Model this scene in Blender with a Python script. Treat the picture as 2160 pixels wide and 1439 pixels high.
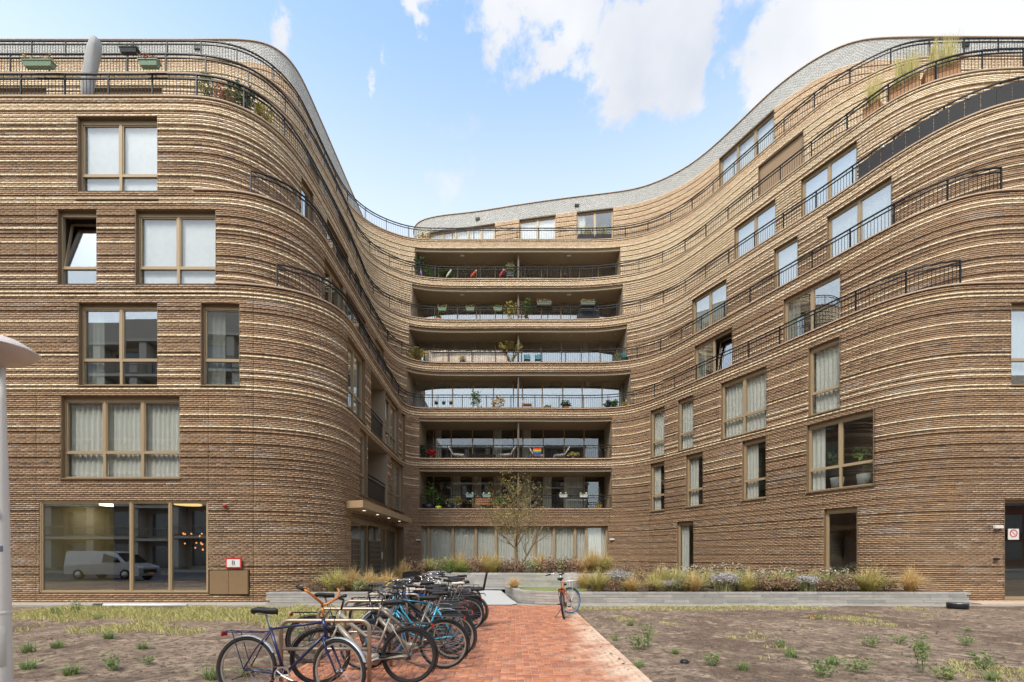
import bpy, math, random
import numpy as np
from mathutils import Vector, Matrix, noise as mnoise

for _o in list(bpy.data.objects):
    bpy.data.objects.remove(_o, do_unlink=True)
scene = bpy.context.scene
COL = scene.collection
R = math.radians
rng = np.random.default_rng(7)
random.seed(7)

# ------------------------------------------------------------------ camera, sky, sun, exposure
F, CX, HY, CAMZ = 970.0, 1085.0, 1172.0, 1.58      # focal length, principal column and horizon row measured on the 2160 px photograph
cam_d = bpy.data.cameras.new('camera')
cam_d.sensor_width = 36.0
cam_d.lens = 36.0 * F / 2160.0
cam_d.shift_x = (1080.0 - CX) / 2160.0
cam_d.shift_y = (HY - 719.5) / 2160.0
cam_d.clip_start = 0.05
cam_d.clip_end = 3000
cam = bpy.data.objects.new('camera', cam_d)
COL.objects.link(cam)
cam.location = (0, 0, CAMZ)
cam.rotation_euler = (R(90), 0, 0)
scene.camera = cam

SUN_EL, SUN_AZ = R(52), R(205)                     # azimuth clockwise from +Y (the view direction)
sun_d = bpy.data.lights.new('sun', 'SUN')
sun_d.energy = 1.5
sun_d.angle = R(15)
sun_d.color = (1.0, 0.96, 0.91)
sun = bpy.data.objects.new('sun', sun_d)
COL.objects.link(sun)
_sd = Vector((math.sin(SUN_AZ) * math.cos(SUN_EL), math.cos(SUN_AZ) * math.cos(SUN_EL), math.sin(SUN_EL)))
sun.rotation_euler = _sd.to_track_quat('Z', 'Y').to_euler()

world = bpy.data.worlds.new('World')
scene.world = world
world.use_nodes = True
wn, wl = world.node_tree.nodes, world.node_tree.links
wn.clear()
def wnode(t, **k):
    n = wn.new(t)
    for a, b in k.items():
        setattr(n, a, b)
    return n
def wmath(op, a, b=None, clamp=False):
    n = wnode('ShaderNodeMath', operation=op, use_clamp=clamp)
    for i, v in enumerate((a, b)):
        if v is None:
            continue
        if isinstance(v, (int, float)):
            n.inputs[i].default_value = v
        else:
            wl.new(v, n.inputs[i])
    return n.outputs[0]
w_out = wnode('ShaderNodeOutputWorld')
w_bg = wnode('ShaderNodeBackground')
w_bg.inputs['Strength'].default_value = 0.15
sky = wnode('ShaderNodeTexSky', sky_type='NISHITA', sun_disc=False)
sky.sun_elevation = SUN_EL
sky.sun_rotation = SUN_AZ
sky.altitude = 0
sky.air_density = 1.0
sky.dust_density = 1.6
sky.ozone_density = 1.6
tc = wnode('ShaderNodeTexCoord')
DIRV = tc.outputs['Generated']
wz_ = wnode('ShaderNodeTexNoise')
wz_.inputs['Scale'].default_value = 6.5
wz_.inputs['Detail'].default_value = 6
wz_.inputs['Roughness'].default_value = 0.62
wl.new(DIRV, wz_.inputs['Vector'])
w1 = wnode('ShaderNodeVectorMath', operation='SUBTRACT')
wl.new(wz_.outputs['Color'], w1.inputs[0])
w1.inputs[1].default_value = (.5, .5, .5)
w2 = wnode('ShaderNodeVectorMath', operation='SCALE')
wl.new(w1.outputs[0], w2.inputs[0])
w2.inputs['Scale'].default_value = 0.22
w3 = wnode('ShaderNodeVectorMath', operation='ADD')
wl.new(DIRV, w3.inputs[0])
wl.new(w2.outputs[0], w3.inputs[1])
DIRW = w3.outputs[0]                               # billowing outlines
nz = wnode('ShaderNodeTexNoise')
nz.inputs['Scale'].default_value = 4.2
nz.inputs['Detail'].default_value = 9
nz.inputs['Roughness'].default_value = 0.6
wl.new(DIRV, nz.inputs['Vector'])
nz2 = wnode('ShaderNodeTexNoise')
nz2.inputs['Scale'].default_value = 1.7
nz2.inputs['Detail'].default_value = 3
wl.new(DIRV, nz2.inputs['Vector'])
def blob(px, py, rx, ry, amp):
    """one cumulus, at its bearing and height over the roofs"""
    d = Vector(((px - CX) / F, 1.0, (HY - py) / F)).normalized()
    vs = wnode('ShaderNodeVectorMath', operation='SUBTRACT')
    wl.new(DIRW, vs.inputs[0])
    vs.inputs[1].default_value = d
    vm = wnode('ShaderNodeVectorMath', operation='MULTIPLY')
    wl.new(vs.outputs[0], vm.inputs[0])
    L = Vector(((px - CX) / F, 1.0, (HY - py) / F)).length
    sx, sz = F * L / rx, F * L / ry
    vm.inputs[1].default_value = (sx, (sx + sz) * 0.5, sz)
    ln = wnode('ShaderNodeVectorMath', operation='LENGTH')
    wl.new(vm.outputs[0], ln.inputs[0])
    v = wmath('SUBTRACT', 1.0, ln.outputs['Value'])
    return wmath('MULTIPLY', wmath('MAXIMUM', v, 0.0), amp)
BL = [(1180, 40, 190, 130, 1.5), (1330, 110, 190, 150, 1.5), (1430, 60, 110, 100, 1.0), (1830, 40, 260, 150, 1.6), (1700, 130, 170, 130, 1.3),
      (2080, 30, 300, 170, 1.3), (605, 95, 85, 110, 1.0), (900, 0, 90, 70, .9), (812, 180, 38, 90, .8), (-300, 60, 300, 150, 1.2),
      (2700, -200, 600, 300, 1.2), (100, -500, 500, 300, 1.1)]
acc = None
for b in BL:
    v = blob(*b)
    acc = v if acc is None else wmath('MAXIMUM', acc, v)
big = wmath('MULTIPLY', wmath('SUBTRACT', nz2.outputs['Fac'], 0.55, True), 1.2)
tot = wmath('ADD', wmath('ADD', acc, big), wmath('MULTIPLY', wmath('SUBTRACT', nz.outputs['Fac'], 0.5), 2.3))
mr = wnode('ShaderNodeMapRange', interpolation_type='SMOOTHSTEP')
mr.inputs['From Min'].default_value = 0.30
mr.inputs['From Max'].default_value = 0.62
wl.new(tot, mr.inputs['Value'])
# cloud brightness: whiter where thin, grey-blue where the noise is deep
ramp = wnode('ShaderNodeValToRGB')
ramp.color_ramp.elements[0].position = 0.42
ramp.color_ramp.elements[0].color = (3.75, 3.75, 3.8, 1)
ramp.color_ramp.elements[1].position = 0.62
ramp.color_ramp.elements[1].color = (2.75, 2.88, 3.15, 1)
nz3 = wnode('ShaderNodeTexNoise')
nz3.inputs['Scale'].default_value = 3.1
nz3.inputs['Detail'].default_value = 7
wl.new(DIRV, nz3.inputs['Vector'])
wl.new(nz3.outputs['Fac'], ramp.inputs['Fac'])
# milky lower air
sep = wnode('ShaderNodeSeparateXYZ')
wl.new(DIRV, sep.inputs[0])
mh = wnode('ShaderNodeMapRange', interpolation_type='SMOOTHSTEP')
mh.inputs['From Min'].default_value = 0.80
mh.inputs['From Max'].default_value = 0.46
wl.new(sep.outputs['Z'], mh.inputs['Value'])
veil = wnode('ShaderNodeMix', data_type='RGBA')
wl.new(wmath('MULTIPLY', mh.outputs[0], 0.86), veil.inputs['Factor'])
skg = wnode('ShaderNodeVectorMath', operation='MULTIPLY')
skg.inputs[1].default_value = (1.7, 1.75, 1.62)
wl.new(sky.outputs[0], skg.inputs[0])
wl.new(skg.outputs[0], veil.inputs['A'])
veil.inputs['B'].default_value = (3.75, 4.0, 4.2, 1)
cm = wnode('ShaderNodeMix', data_type='RGBA')
wl.new(wmath('MULTIPLY', mr.outputs[0], 0.93), cm.inputs['Factor'])
wl.new(veil.outputs['Result'], cm.inputs['A'])
wl.new(ramp.outputs['Color'], cm.inputs['B'])
wl.new(cm.outputs['Result'], w_bg.inputs['Color'])
wl.new(w_bg.outputs[0], w_out.inputs[0])

vs = scene.view_settings
vs.view_transform = 'Standard'
vs.look = 'None'
vs.exposure = 0.86
vs.gamma = 1.0
vs.use_curve_mapping = False
scene.cycles.max_bounces = 7
scene.cycles.transparent_max_bounces = 12
scene.cycles.sample_clamp_indirect = 6.0
scene.cycles.use_denoising = True
scene.cycles.caustics_reflective = False
scene.cycles.caustics_refractive = False

# ------------------------------------------------------------------ materials
def lin(*c):
    return tuple(((v / 255.0) / 12.92 if v / 255.0 <= 0.04045 else ((v / 255.0 + 0.055) / 1.055) ** 2.4) for v in c) + (1.0,)
class NT:
    def __init__(self, m):
        m.use_nodes = True
        self.n, self.l = m.node_tree.nodes, m.node_tree.links
        self.n.clear()
        self.out = self.n.new('ShaderNodeOutputMaterial')
    def new(self, t, **k):
        n = self.n.new(t)
        for a, b in k.items():
            setattr(n, a, b)
        return n
    def link(self, a, b):
        self.l.new(a, b)
MATS = {}
def mat(name, col, rough=0.6, metal=0.0, var=0.12, vscale=6.0, bump=0.0, bscale=60.0, col2=None, rnd=0.0, trans=0.0, attr=None, spec=0.4, coat=0.0):
    """procedural principled material: colour broken up by noise (coordinates of the object), optional per-piece variation, grain bump"""
    if name in MATS:
        return MATS[name]
    m = bpy.data.materials.new(name)
    t = NT(m)
    p = t.new('ShaderNodeBsdfPrincipled')
    p.inputs['Roughness'].default_value = rough
    p.inputs['Metallic'].default_value = metal
    p.inputs['Specular IOR Level'].default_value = spec
    p.inputs['Coat Weight'].default_value = coat
    tcn = t.new('ShaderNodeTexCoord')
    n1 = t.new('ShaderNodeTexNoise')
    n1.inputs['Scale'].default_value = vscale
    n1.inputs['Detail'].default_value = 5
    t.link(tcn.outputs['Object'], n1.inputs['Vector'])
    if attr:
        a = t.new('ShaderNodeAttribute', attribute_name=attr)
        base = a.outputs['Color']
    else:
        mx = t.new('ShaderNodeMix', data_type='RGBA')
        mx.inputs['A'].default_value = col if len(col) == 4 else col + (1,)
        c2 = col2 if col2 else tuple(min(1, v * 0.72) for v in col[:3])
        mx.inputs['B'].default_value = c2 if len(c2) == 4 else c2 + (1,)
        if rnd:
            g = t.new('ShaderNodeNewGeometry')
            oi = t.new('ShaderNodeObjectInfo')
            ad = t.new('ShaderNodeMath', operation='ADD')
            t.link(g.outputs['Random Per Island'], ad.inputs[0])
            t.link(oi.outputs['Random'], ad.inputs[1])
            fr = t.new('ShaderNodeMath', operation='FRACT')
            t.link(ad.outputs[0], fr.inputs[0])
            t.link(fr.outputs[0], mx.inputs['Factor'])
        else:
            t.link(n1.outputs['Fac'], mx.inputs['Factor'])
        base = mx.outputs['Result']
    if var:
        hv = t.new('ShaderNodeHueSaturation')
        mrr = t.new('ShaderNodeMapRange')
        mrr.inputs['From Min'].default_value = 0.3
        mrr.inputs['From Max'].default_value = 0.7
        mrr.inputs['To Min'].default_value = 1 - var
        mrr.inputs['To Max'].default_value = 1 + var
        t.link(n1.outputs['Fac'], mrr.inputs['Value'])
        t.link(mrr.outputs[0], hv.inputs['Value'])
        t.link(base, hv.inputs['Color'])
        base = hv.outputs['Color']
    t.link(base, p.inputs['Base Color'])
    if bump:
        n2 = t.new('ShaderNodeTexNoise')
        n2.inputs['Scale'].default_value = bscale
        n2.inputs['Detail'].default_value = 4
        t.link(tcn.outputs['Object'], n2.inputs['Vector'])
        bp = t.new('ShaderNodeBump')
        bp.inputs['Strength'].default_value = bump
        bp.inputs['Distance'].default_value = 0.01
        t.link(n2.outputs['Fac'], bp.inputs['Height'])
        t.link(bp.outputs[0], p.inputs['Normal'])
    sh = p.outputs[0]
    if trans:
        tr = t.new('ShaderNodeBsdfTranslucent')
        t.link(base, tr.inputs['Color'])
        ms = t.new('ShaderNodeMixShader')
        ms.inputs[0].default_value = trans
        t.link(p.outputs[0], ms.inputs[1])
        t.link(tr.outputs[0], ms.inputs[2])
        sh = ms.outputs[0]
    t.link(sh, t.out.inputs['Surface'])
    MATS[name] = m
    return m
def glass(name, tint, r0):
    if name in MATS:
        return MATS[name]
    m = bpy.data.materials.new(name)
    t = NT(m)
    lw = t.new('ShaderNodeLayerWeight')
    lw.inputs['Blend'].default_value = 0.5
    pw = t.new('ShaderNodeMath', operation='POWER')
    t.link(lw.outputs['Facing'], pw.inputs[0])
    pw.inputs[1].default_value = 4.0
    fr = t.new('ShaderNodeMapRange')
    fr.inputs['To Min'].default_value = r0
    fr.inputs['To Max'].default_value = 1.0
    t.link(pw.outputs[0], fr.inputs['Value'])
    tr = t.new('ShaderNodeBsdfTransparent')
    tr.inputs['Color'].default_value = tint
    gl = t.new('ShaderNodeBsdfGlossy')
    gl.inputs['Roughness'].default_value = 0.0
    gl.inputs['Color'].default_value = (0.96, 0.98, 1.0, 1)
    tcn = t.new('ShaderNodeTexCoord')
    n2 = t.new('ShaderNodeTexNoise')
    n2.inputs['Scale'].default_value = 0.9
    t.link(tcn.outputs['Object'], n2.inputs['Vector'])
    bp = t.new('ShaderNodeBump')
    bp.inputs['Strength'].default_value = 0.02
    t.link(n2.outputs['Fac'], bp.inputs['Height'])
    t.link(bp.outputs[0], gl.inputs['Normal'])
    ms = t.new('ShaderNodeMixShader')
    t.link(fr.outputs[0], ms.inputs[0])
    t.link(tr.outputs[0], ms.inputs[1])
    t.link(gl.outputs[0], ms.inputs[2])
    t.link(ms.outputs[0], t.out.inputs['Surface'])
    MATS[name] = m
    return m
def emit(name, col, s):
    if name in MATS:
        return MATS[name]
    m = bpy.data.materials.new(name)
    t = NT(m)
    e = t.new('ShaderNodeEmission')
    e.inputs['Color'].default_value = col
    e.inputs['Strength'].default_value = s
    t.link(e.outputs[0], t.out.inputs['Surface'])
    MATS[name] = m
    return m

M_BRICK = mat('facade_brick', (.3, .2, .1, 1), 0.85, var=0.08, vscale=9, bump=0.2, bscale=90, attr='brick_colour', spec=0.2)
M_BACK = mat('dark_mortar', lin(92, 76, 62), 0.95, var=0.2)
M_JOINT_W = mat('pale_mortar', lin(184, 182, 176), 0.95, var=0.1)
M_BRONZE = mat('bronze_frame', lin(182, 158, 124), 0.42, metal=0.15, var=0.05)
M_BRONZE_D = mat('dark_bronze_reveal', lin(142, 118, 90), 0.5, metal=0.1, var=0.08)
M_COPING = mat('coping_stone', lin(206, 178, 152), 0.7, var=0.10, vscale=3)
M_BLACK = mat('black_railing', lin(34, 32, 31), 0.45, metal=0.3, var=0.05)
M_SOFFIT = mat('soffit_panel', lin(158, 138, 112), 0.75, var=0.05)
M_SOFFIT_E = mat('soffit_edge', lin(190, 172, 142), 0.6, var=0.05)
M_LWALL = mat('loggia_wall', lin(168, 150, 126), 0.8, var=0.07)
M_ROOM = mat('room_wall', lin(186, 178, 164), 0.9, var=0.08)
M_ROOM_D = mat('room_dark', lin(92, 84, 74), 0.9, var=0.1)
M_CURT = mat('curtain_white', lin(246, 243, 230), 0.9, var=0.04, trans=0.2)
M_CURT_P = mat('curtain_plum', lin(120, 72, 70), 0.9, var=0.1, trans=0.2)
M_CURT_G = mat('curtain_grey', lin(186, 184, 172), 0.9, var=0.06, trans=0.3)
M_BLIND = mat('roller_blind', lin(236, 236, 234), 0.8, var=0.02)
M_GLASS = glass('window_glass', (0.97, 0.985, 0.98, 1), 0.10)
M_GLASS_R = glass('coated_glass', (0.94, 0.97, 0.965, 1), 0.32)
M_SLAB = mat('terrace_slab', lin(186, 178, 164), 0.9)
M_WHITE = mat('white_metal', lin(232, 230, 224), 0.45, var=0.03)
M_GREYM = mat('grey_metal', lin(120, 120, 118), 0.4, metal=0.6, var=0.05)
M_DARK = mat('dark_plastic', lin(30, 30, 31), 0.5, var=0.08)

# ------------------------------------------------------------------ mesh helpers
class MB:
    """collects shapes and links them as one mesh object"""
    def __init__(self):
        self.v, self.f = [], []
    def add(self, vs, fs):
        o = len(self.v)
        self.v.extend([tuple(p) for p in vs])
        self.f.extend([tuple(i + o for i in q) for q in fs])
        return self
    def box(self, x0, x1, y0, y1, z0, z1):
        return self.add([(x0, y0, z0), (x1, y0, z0), (x1, y1, z0), (x0, y1, z0), (x0, y0, z1), (x1, y0, z1), (x1, y1, z1), (x0, y1, z1)],
                        [(0, 3, 2, 1), (4, 5, 6, 7), (0, 1, 5, 4), (1, 2, 6, 5), (2, 3, 7, 6), (3, 0, 4, 7)])
    def cbox(self, c, s, bev=0.0):
        x, y, z = c
        a, b, d = s[0] / 2, s[1] / 2, s[2] / 2
        if not bev:
            return self.box(x - a, x + a, y - b, y + b, z - d, z + d)
        e = bev
        vs, ix = [], {}
        for k, (zz, ins) in enumerate(((-d, e), (-d + e, 0), (d - e, 0), (d, e))):
            for j, (px, py) in enumerate(((-a + e + ins * 0, -b + ins), (a - e, -b + ins), (a - ins, -b + e), (a - ins, b - e), (a - e, b - ins), (-a + e, b - ins), (-a + ins, b - e), (-a + ins, -b + e))):
                vs.append((x + px, y + py, z + zz))
        fs = [tuple(reversed(range(8))), tuple(range(24, 32))]
        for k in range(3):
            for j in range(8):
                n = (j + 1) % 8
                fs.append((k * 8 + j, k * 8 + n, k * 8 + 8 + n, k * 8 + 8 + j))
        return self.add(vs, fs)
    def quad(self, a, b, c, d):
        return self.add([a, b, c, d], [(0, 1, 2, 3)])
    def tube(self, pts, r, n=8, cap=True, closed=False):
        pts = [Vector(p) for p in pts]
        m = len(pts)
        rs = r if isinstance(r, (list, tuple)) else [r] * m
        prev = None
        vs = []
        for i, p in enumerate(pts):
            if closed:
                t = pts[(i + 1) % m] - pts[i - 1]
            else:
                t = pts[min(i + 1, m - 1)] - pts[max(i - 1, 0)]
            if t.length < 1e-9:
                t = Vector((0, 0, 1))
            t.normalize()
            if prev is None:
                a = t.cross(Vector((0, 0, 1)) if abs(t.z) < 0.9 else Vector((1, 0, 0))).normalized()
            else:
                a = (prev - t * prev.dot(t))
                a = a.normalized() if a.length > 1e-6 else t.orthogonal().normalized()
            prev = a
            b = t.cross(a)
            for k in range(n):
                q = 2 * math.pi * k / n
                vs.append(p + (a * math.cos(q) + b * math.sin(q)) * rs[i])
        fs = []
        for i in range(m if closed else m - 1):
            j = (i + 1) % m
            for k in range(n):
                l = (k + 1) % n
                fs.append((i * n + k, i * n + l, j * n + l, j * n + k))
        if cap and not closed:
            fs.append(tuple(reversed(range(n))))
            fs.append(tuple(range((m - 1) * n, m * n)))
        return self.add(vs, fs)
    def lathe(self, prof, n=20, c=(0, 0, 0), axis='z', a0=0.0, a1=2 * math.pi):
        vs, fs = [], []
        full = abs(a1 - a0 - 2 * math.pi) < 1e-6
        cols = n if full else n + 1
        for (r, h) in prof:
            for k in range(cols):
                q = a0 + (a1 - a0) * k / n
                x, y = r * math.cos(q), r * math.sin(q)
                p = (x, y, h) if axis == 'z' else ((x, h, y) if axis == 'y' else (h, x, y))
                vs.append((p[0] + c[0], p[1] + c[1], p[2] + c[2]))
        for i in range(len(prof) - 1):
            for k in range(n):
                l = (k + 1) % cols
                fs.append((i * cols + k, i * cols + l, (i + 1) * cols + l, (i + 1) * cols + k))
        return self.add(vs, fs)
    def mesh(self, name, smooth=False):
        me = bpy.data.meshes.new(name)
        me.from_pydata(self.v, [], self.f)
        if smooth:
            me.polygons.foreach_set('use_smooth', [True] * len(me.polygons))
        me.update()
        return me
    def build(self, name, m, parent=None, smooth=False):
        return link(name, self.mesh(name, smooth), m, parent)
def link(name, me, m=None, parent=None):
    o = bpy.data.objects.new(name, me)
    if m is not None and me is not None and not me.materials:
        me.materials.append(m)
    COL.objects.link(o)
    if parent is not None:
        o.parent = parent
    return o
def tag(o, label=None, cat=None, group=None, kind=None):
    if label:
        o['label'] = label
    if cat:
        o['category'] = cat
    if group:
        o['group'] = group
    if kind:
        o['kind'] = kind
    return o
def thing(name, label, cat, loc=(0, 0, 0), rz=0.0, group=None):
    o = bpy.data.objects.new(name, None)
    o.empty_display_size = 0.2
    COL.objects.link(o)
    o.location = loc
    o.rotation_euler = (0, 0, rz)
    return tag(o, label, cat, group)
def copy_tree(o, parent=None):
    c = o.copy()
    COL.objects.link(c)
    c.parent = parent
    for ch in o.children:
        copy_tree(ch, c)
    return c
def np_mesh(name, verts, quads):
    """fast mesh from numpy arrays of vertices (n,3) and quads (m,4)"""
    me = bpy.data.meshes.new(name)
    nq = len(quads)
    me.vertices.add(len(verts))
    me.vertices.foreach_set('co', verts.astype(np.float32).ravel())
    me.loops.add(nq * 4)
    me.loops.foreach_set('vertex_index', quads.astype(np.int32).ravel())
    me.polygons.add(nq)
    me.polygons.foreach_set('loop_start', (np.arange(nq) * 4).astype(np.int32))
    me.update(calc_edges=True)
    return me
def set_colour(me, name, cols):
    a = me.color_attributes.new(name, 'FLOAT_COLOR', 'POINT')
    a.data.foreach_set('color', np.c_[cols, np.ones(len(cols))].astype(np.float32).ravel())
def at(px, Y):
    """X of something seen in photo column px at distance Y"""
    return (px - CX) / F * Y
def zat(py, Y):
    return CAMZ + (HY - py) / F * Y
# ------------------------------------------------------------------ the apartment building
FH = 3.07
S = {k: 4.45 + FH * (k - 1) for k in range(1, 8)}      # height of the coping of each storey
ROOF = 26.3
CTRL = {
 3: [(-31, 15.2), (-12, 15.2), (-9.8, 15.2), (-9.0, 15.23), (-8.3, 15.35), (-7.66, 15.54), (-7.04, 15.87), (-6.62, 16.32), (-6.38, 16.9), (-6.32, 17.4), (-6.36, 18.5), (-6.43, 20), (-6.5, 22), (-6.57, 24), (-6.62, 26), (-6.62, 27.1), (-6.45, 27.75), (-6.0, 28.08), (-5, 28.1), (0, 28.1), (5.6, 28.1), (6.77, 27.78), (7.36, 27.3), (8.15, 26.1), (8.88, 24.67), (9.58, 23.3), (10.27, 21.9), (11, 20.47), (11.46, 19.5), (12.35, 17.6), (13.1, 16.26), (13.8, 15.6), (14.5, 15.28), (15.4, 15.2), (31, 15.2)],
 4: [(-31, 15.2), (-12, 15.2), (-10.2, 15.2), (-9.16, 15.24), (-8.77, 15.32), (-8.36, 15.5), (-7.99, 15.76), (-7.74, 16.03), (-7.45, 16.47), (-7.31, 16.9), (-7.27, 17.4), (-7.28, 18.2), (-7.29, 20), (-7.29, 23), (-7.29, 25.5), (-7.25, 26.6), (-7.1, 27.2), (-6.9, 27.65), (-6.37, 28.35), (-5.5, 28.7), (-4, 28.8), (0, 28.8), (4.8, 28.8), (5.8, 28.75), (6.98, 28.55), (8.04, 28.0), (9.07, 26.8), (9.74, 25.4), (10.43, 23.95), (11.14, 22.45), (11.85, 20.94), (12.6, 19.4), (13.2, 18.15), (13.9, 16.75), (14.5, 15.95), (15.05, 15.5), (15.75, 15.25), (16.6, 15.2), (31, 15.2)],
 5: [(-31, 15.2), (-13, 15.2), (-10.9, 15.2), (-9.82, 15.27), (-8.91, 15.75), (-8.41, 16.45), (-8.2, 17.2), (-8.12, 17.8), (-8.07, 19), (-8.07, 22), (-8.18, 24.5), (-8.3, 26), (-8.25, 26.95), (-8.05, 27.6), (-7.6, 28.3), (-7.0, 28.9), (-6.3, 29.3), (-5, 29.5), (0, 29.5), (4.3, 29.5), (5.4, 29.46), (7.1, 29.0), (8.7, 28.05), (9.76, 26.75), (10.46, 25.3), (11.2, 23.9), (11.87, 22.6), (12.34, 21.7), (12.95, 20.6), (13.36, 19.8), (13.9, 18.65), (14.36, 17.6), (14.72, 16.95), (15.2, 16.3), (15.7, 15.82), (16.26, 15.48), (16.9, 15.27), (17.8, 15.2), (31, 15.2)],
 6: [(-31, 17.4), (-15, 17.4), (-12.6, 17.4), (-11.5, 17.47), (-10.6, 17.72), (-10.0, 18.1), (-9.7, 18.5), (-9.42, 19.0), (-9.2, 19.8), (-9.05, 21), (-9.0, 23), (-9.0, 25.4), (-9.03, 26.4), (-8.95, 27.06), (-8.71, 27.9), (-8.13, 28.75), (-7.43, 29.4), (-6.64, 29.9), (-5.5, 30.2), (-4, 30.3), (0, 30.3), (4.3, 30.28), (5.43, 30.18), (7.0, 29.9), (8.19, 29.5), (9.23, 28.85), (9.93, 28.15), (10.66, 27), (11.35, 25.6), (12.05, 24.2), (12.5, 23.3), (13.46, 21.4), (14.19, 20.0), (14.77, 18.95), (15.3, 18.2), (15.85, 17.8), (16.4, 17.55), (17.1, 17.35), (17.9, 17.25), (31, 17.2)],
 7: [(-31, 19.7), (-16, 19.7), (-13.4, 19.7), (-12.6, 19.75), (-11.9, 19.92), (-11.2, 20.3), (-10.8, 20.75), (-10.5, 21.25), (-10.3, 21.9), (-10.25, 23), (-10.25, 25), (-10.2, 27), (-10.1, 27.8), (-9.8, 28.6), (-9.2, 29.5), (-8.5, 30.1), (-7.43, 30.7), (-6.56, 30.95), (-5, 31.0), (0, 31), (4.5, 31), (5.6, 31), (7.2, 30.85), (8.46, 30.5), (9.57, 29.9), (10.5, 29.0), (11.1, 28.2), (11.6, 27.4), (11.95, 26.6), (12.97, 24.5), (13.5, 23.4), (14.1, 22.3), (14.45, 21.7), (14.9, 21.1), (15.6, 20.5), (16.3, 20.0), (16.9, 19.75), (17.8, 19.65), (31, 19.65)],
 81: [(-31, 22.07), (-16, 22.07), (-13, 22.07), (-12.3, 22.13), (-11.7, 22.3), (-11.33, 22.65), (-11.14, 23.1), (-11.05, 23.7), (-11.03, 26.3), (-11.08, 31.3), (-11.08, 42)],
 82: [(-6.6, 42), (-7.4, 38), (-7.75, 36), (-7.55, 34.6), (-6.9, 33.95), (-5.5, 33.5), (-2.87, 33.1), (.5, 32.4), (3.75, 31.8), (5.7, 31.5), (8.25, 31.0), (9.7, 30.3), (11.15, 29.1), (12.05, 27.8), (12.83, 26.3), (13.5, 24.9), (13.97, 24.1), (14.7, 23.2), (15.5, 22.53), (16.4, 22.12), (17.5, 22.0), (31, 22.0)],
}
class Curve:
    """a storey's outline in plan: smooth, resampled every 4 cm, outward normal towards the court"""
    def __init__(self, pts):
        P = np.array(pts, float)
        out = []
        n = len(P)
        for i in range(n - 1):
            p0, p1, p2, p3 = P[max(i - 1, 0)], P[i], P[i + 1], P[min(i + 2, n - 1)]
            t1 = np.linalg.norm(p1 - p0) ** .5 + 1e-6
            t2 = np.linalg.norm(p2 - p1) ** .5 + 1e-6
            t3 = np.linalg.norm(p3 - p2) ** .5 + 1e-6
            m1 = (p2 - p1) / t2 - ((p2 - p0) / (t1 + t2) if i > 0 else (p2 - p1) / t2) + ((p1 - p0) / t1 if i > 0 else (p2 - p1) / t2)
            m2 = (p2 - p1) / t2 - ((p3 - p1) / (t2 + t3) if i < n - 2 else (p2 - p1) / t2) + ((p3 - p2) / t3 if i < n - 2 else (p2 - p1) / t2)
            m1, m2 = m1 * t2, m2 * t2
            k = max(2, int(np.linalg.norm(p2 - p1) / 0.04))
            u = np.linspace(0, 1, k, endpoint=False)[:, None]
            out.append((2 * u ** 3 - 3 * u ** 2 + 1) * p1 + (u ** 3 - 2 * u ** 2 + u) * m1 + (-2 * u ** 3 + 3 * u ** 2) * p2 + (u ** 3 - u ** 2) * m2)
        Q = np.vstack(out + [P[-1:]])
        for _ in range(2):
            d = np.r_[0, np.cumsum(np.linalg.norm(np.diff(Q, axis=0), axis=1))]
            s = np.arange(0, d[-1], 0.04)
            Q = np.c_[np.interp(s, d, Q[:, 0]), np.interp(s, d, Q[:, 1])]
            w = np.exp(-0.5 * (np.arange(-24, 25) / 9.0) ** 2)
            w /= w.sum()
            pad = np.vstack([Q[0] + (Q[0] - Q[1]) * np.arange(24, 0, -1)[:, None], Q, Q[-1] + (Q[-1] - Q[-2]) * np.arange(1, 25)[:, None]])
            Q = np.c_[np.convolve(pad[:, 0], w, 'valid'), np.convolve(pad[:, 1], w, 'valid')]
        self.q = Q
        self.s = np.r_[0, np.cumsum(np.linalg.norm(np.diff(Q, axis=0), axis=1))]
        t = np.gradient(Q, axis=0)
        t /= np.linalg.norm(t, axis=1)[:, None]
        self.nrm = np.c_[t[:, 1], -t[:, 0]]
        self.len = self.s[-1]
    def p(self, s, off=0.0):
        s = np.asarray(s, float)
        x = np.interp(s, self.s, self.q[:, 0]) + np.interp(s, self.s, self.nrm[:, 0]) * off
        y = np.interp(s, self.s, self.q[:, 1]) + np.interp(s, self.s, self.nrm[:, 1]) * off
        return x, y
    def pt(self, s, off, z):
        x, y = self.p(s, off)
        return (float(x), float(y), z)
    def s_px(self, px):
        """arc length of the nearest wall point seen in photo column px"""
        c = CX + F * self.q[:, 0] / self.q[:, 1] - px
        i = np.where(c[:-1] * c[1:] <= 0)[0]
        j = i[np.argmin(np.hypot(self.q[i, 0], self.q[i, 1]))]
        return float(self.s[j] + (self.s[j + 1] - self.s[j]) * (c[j] / (c[j] - c[j + 1] + 1e-9)))
    def s_x(self, x, front=True):
        i = np.where((self.q[:-1, 0] - x) * (self.q[1:, 0] - x) <= 0)[0]
        j = i[np.argmin(self.q[i, 1])] if front else i[np.argmax(self.q[i, 1])]
        return float(self.s[j])
CV = {k: Curve(v) for k, v in CTRL.items()}
bld = thing('apartment_building', 'brown and cream striped brick apartment building with curved terraces round a court', 'building', (0, 0, 0))

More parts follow.
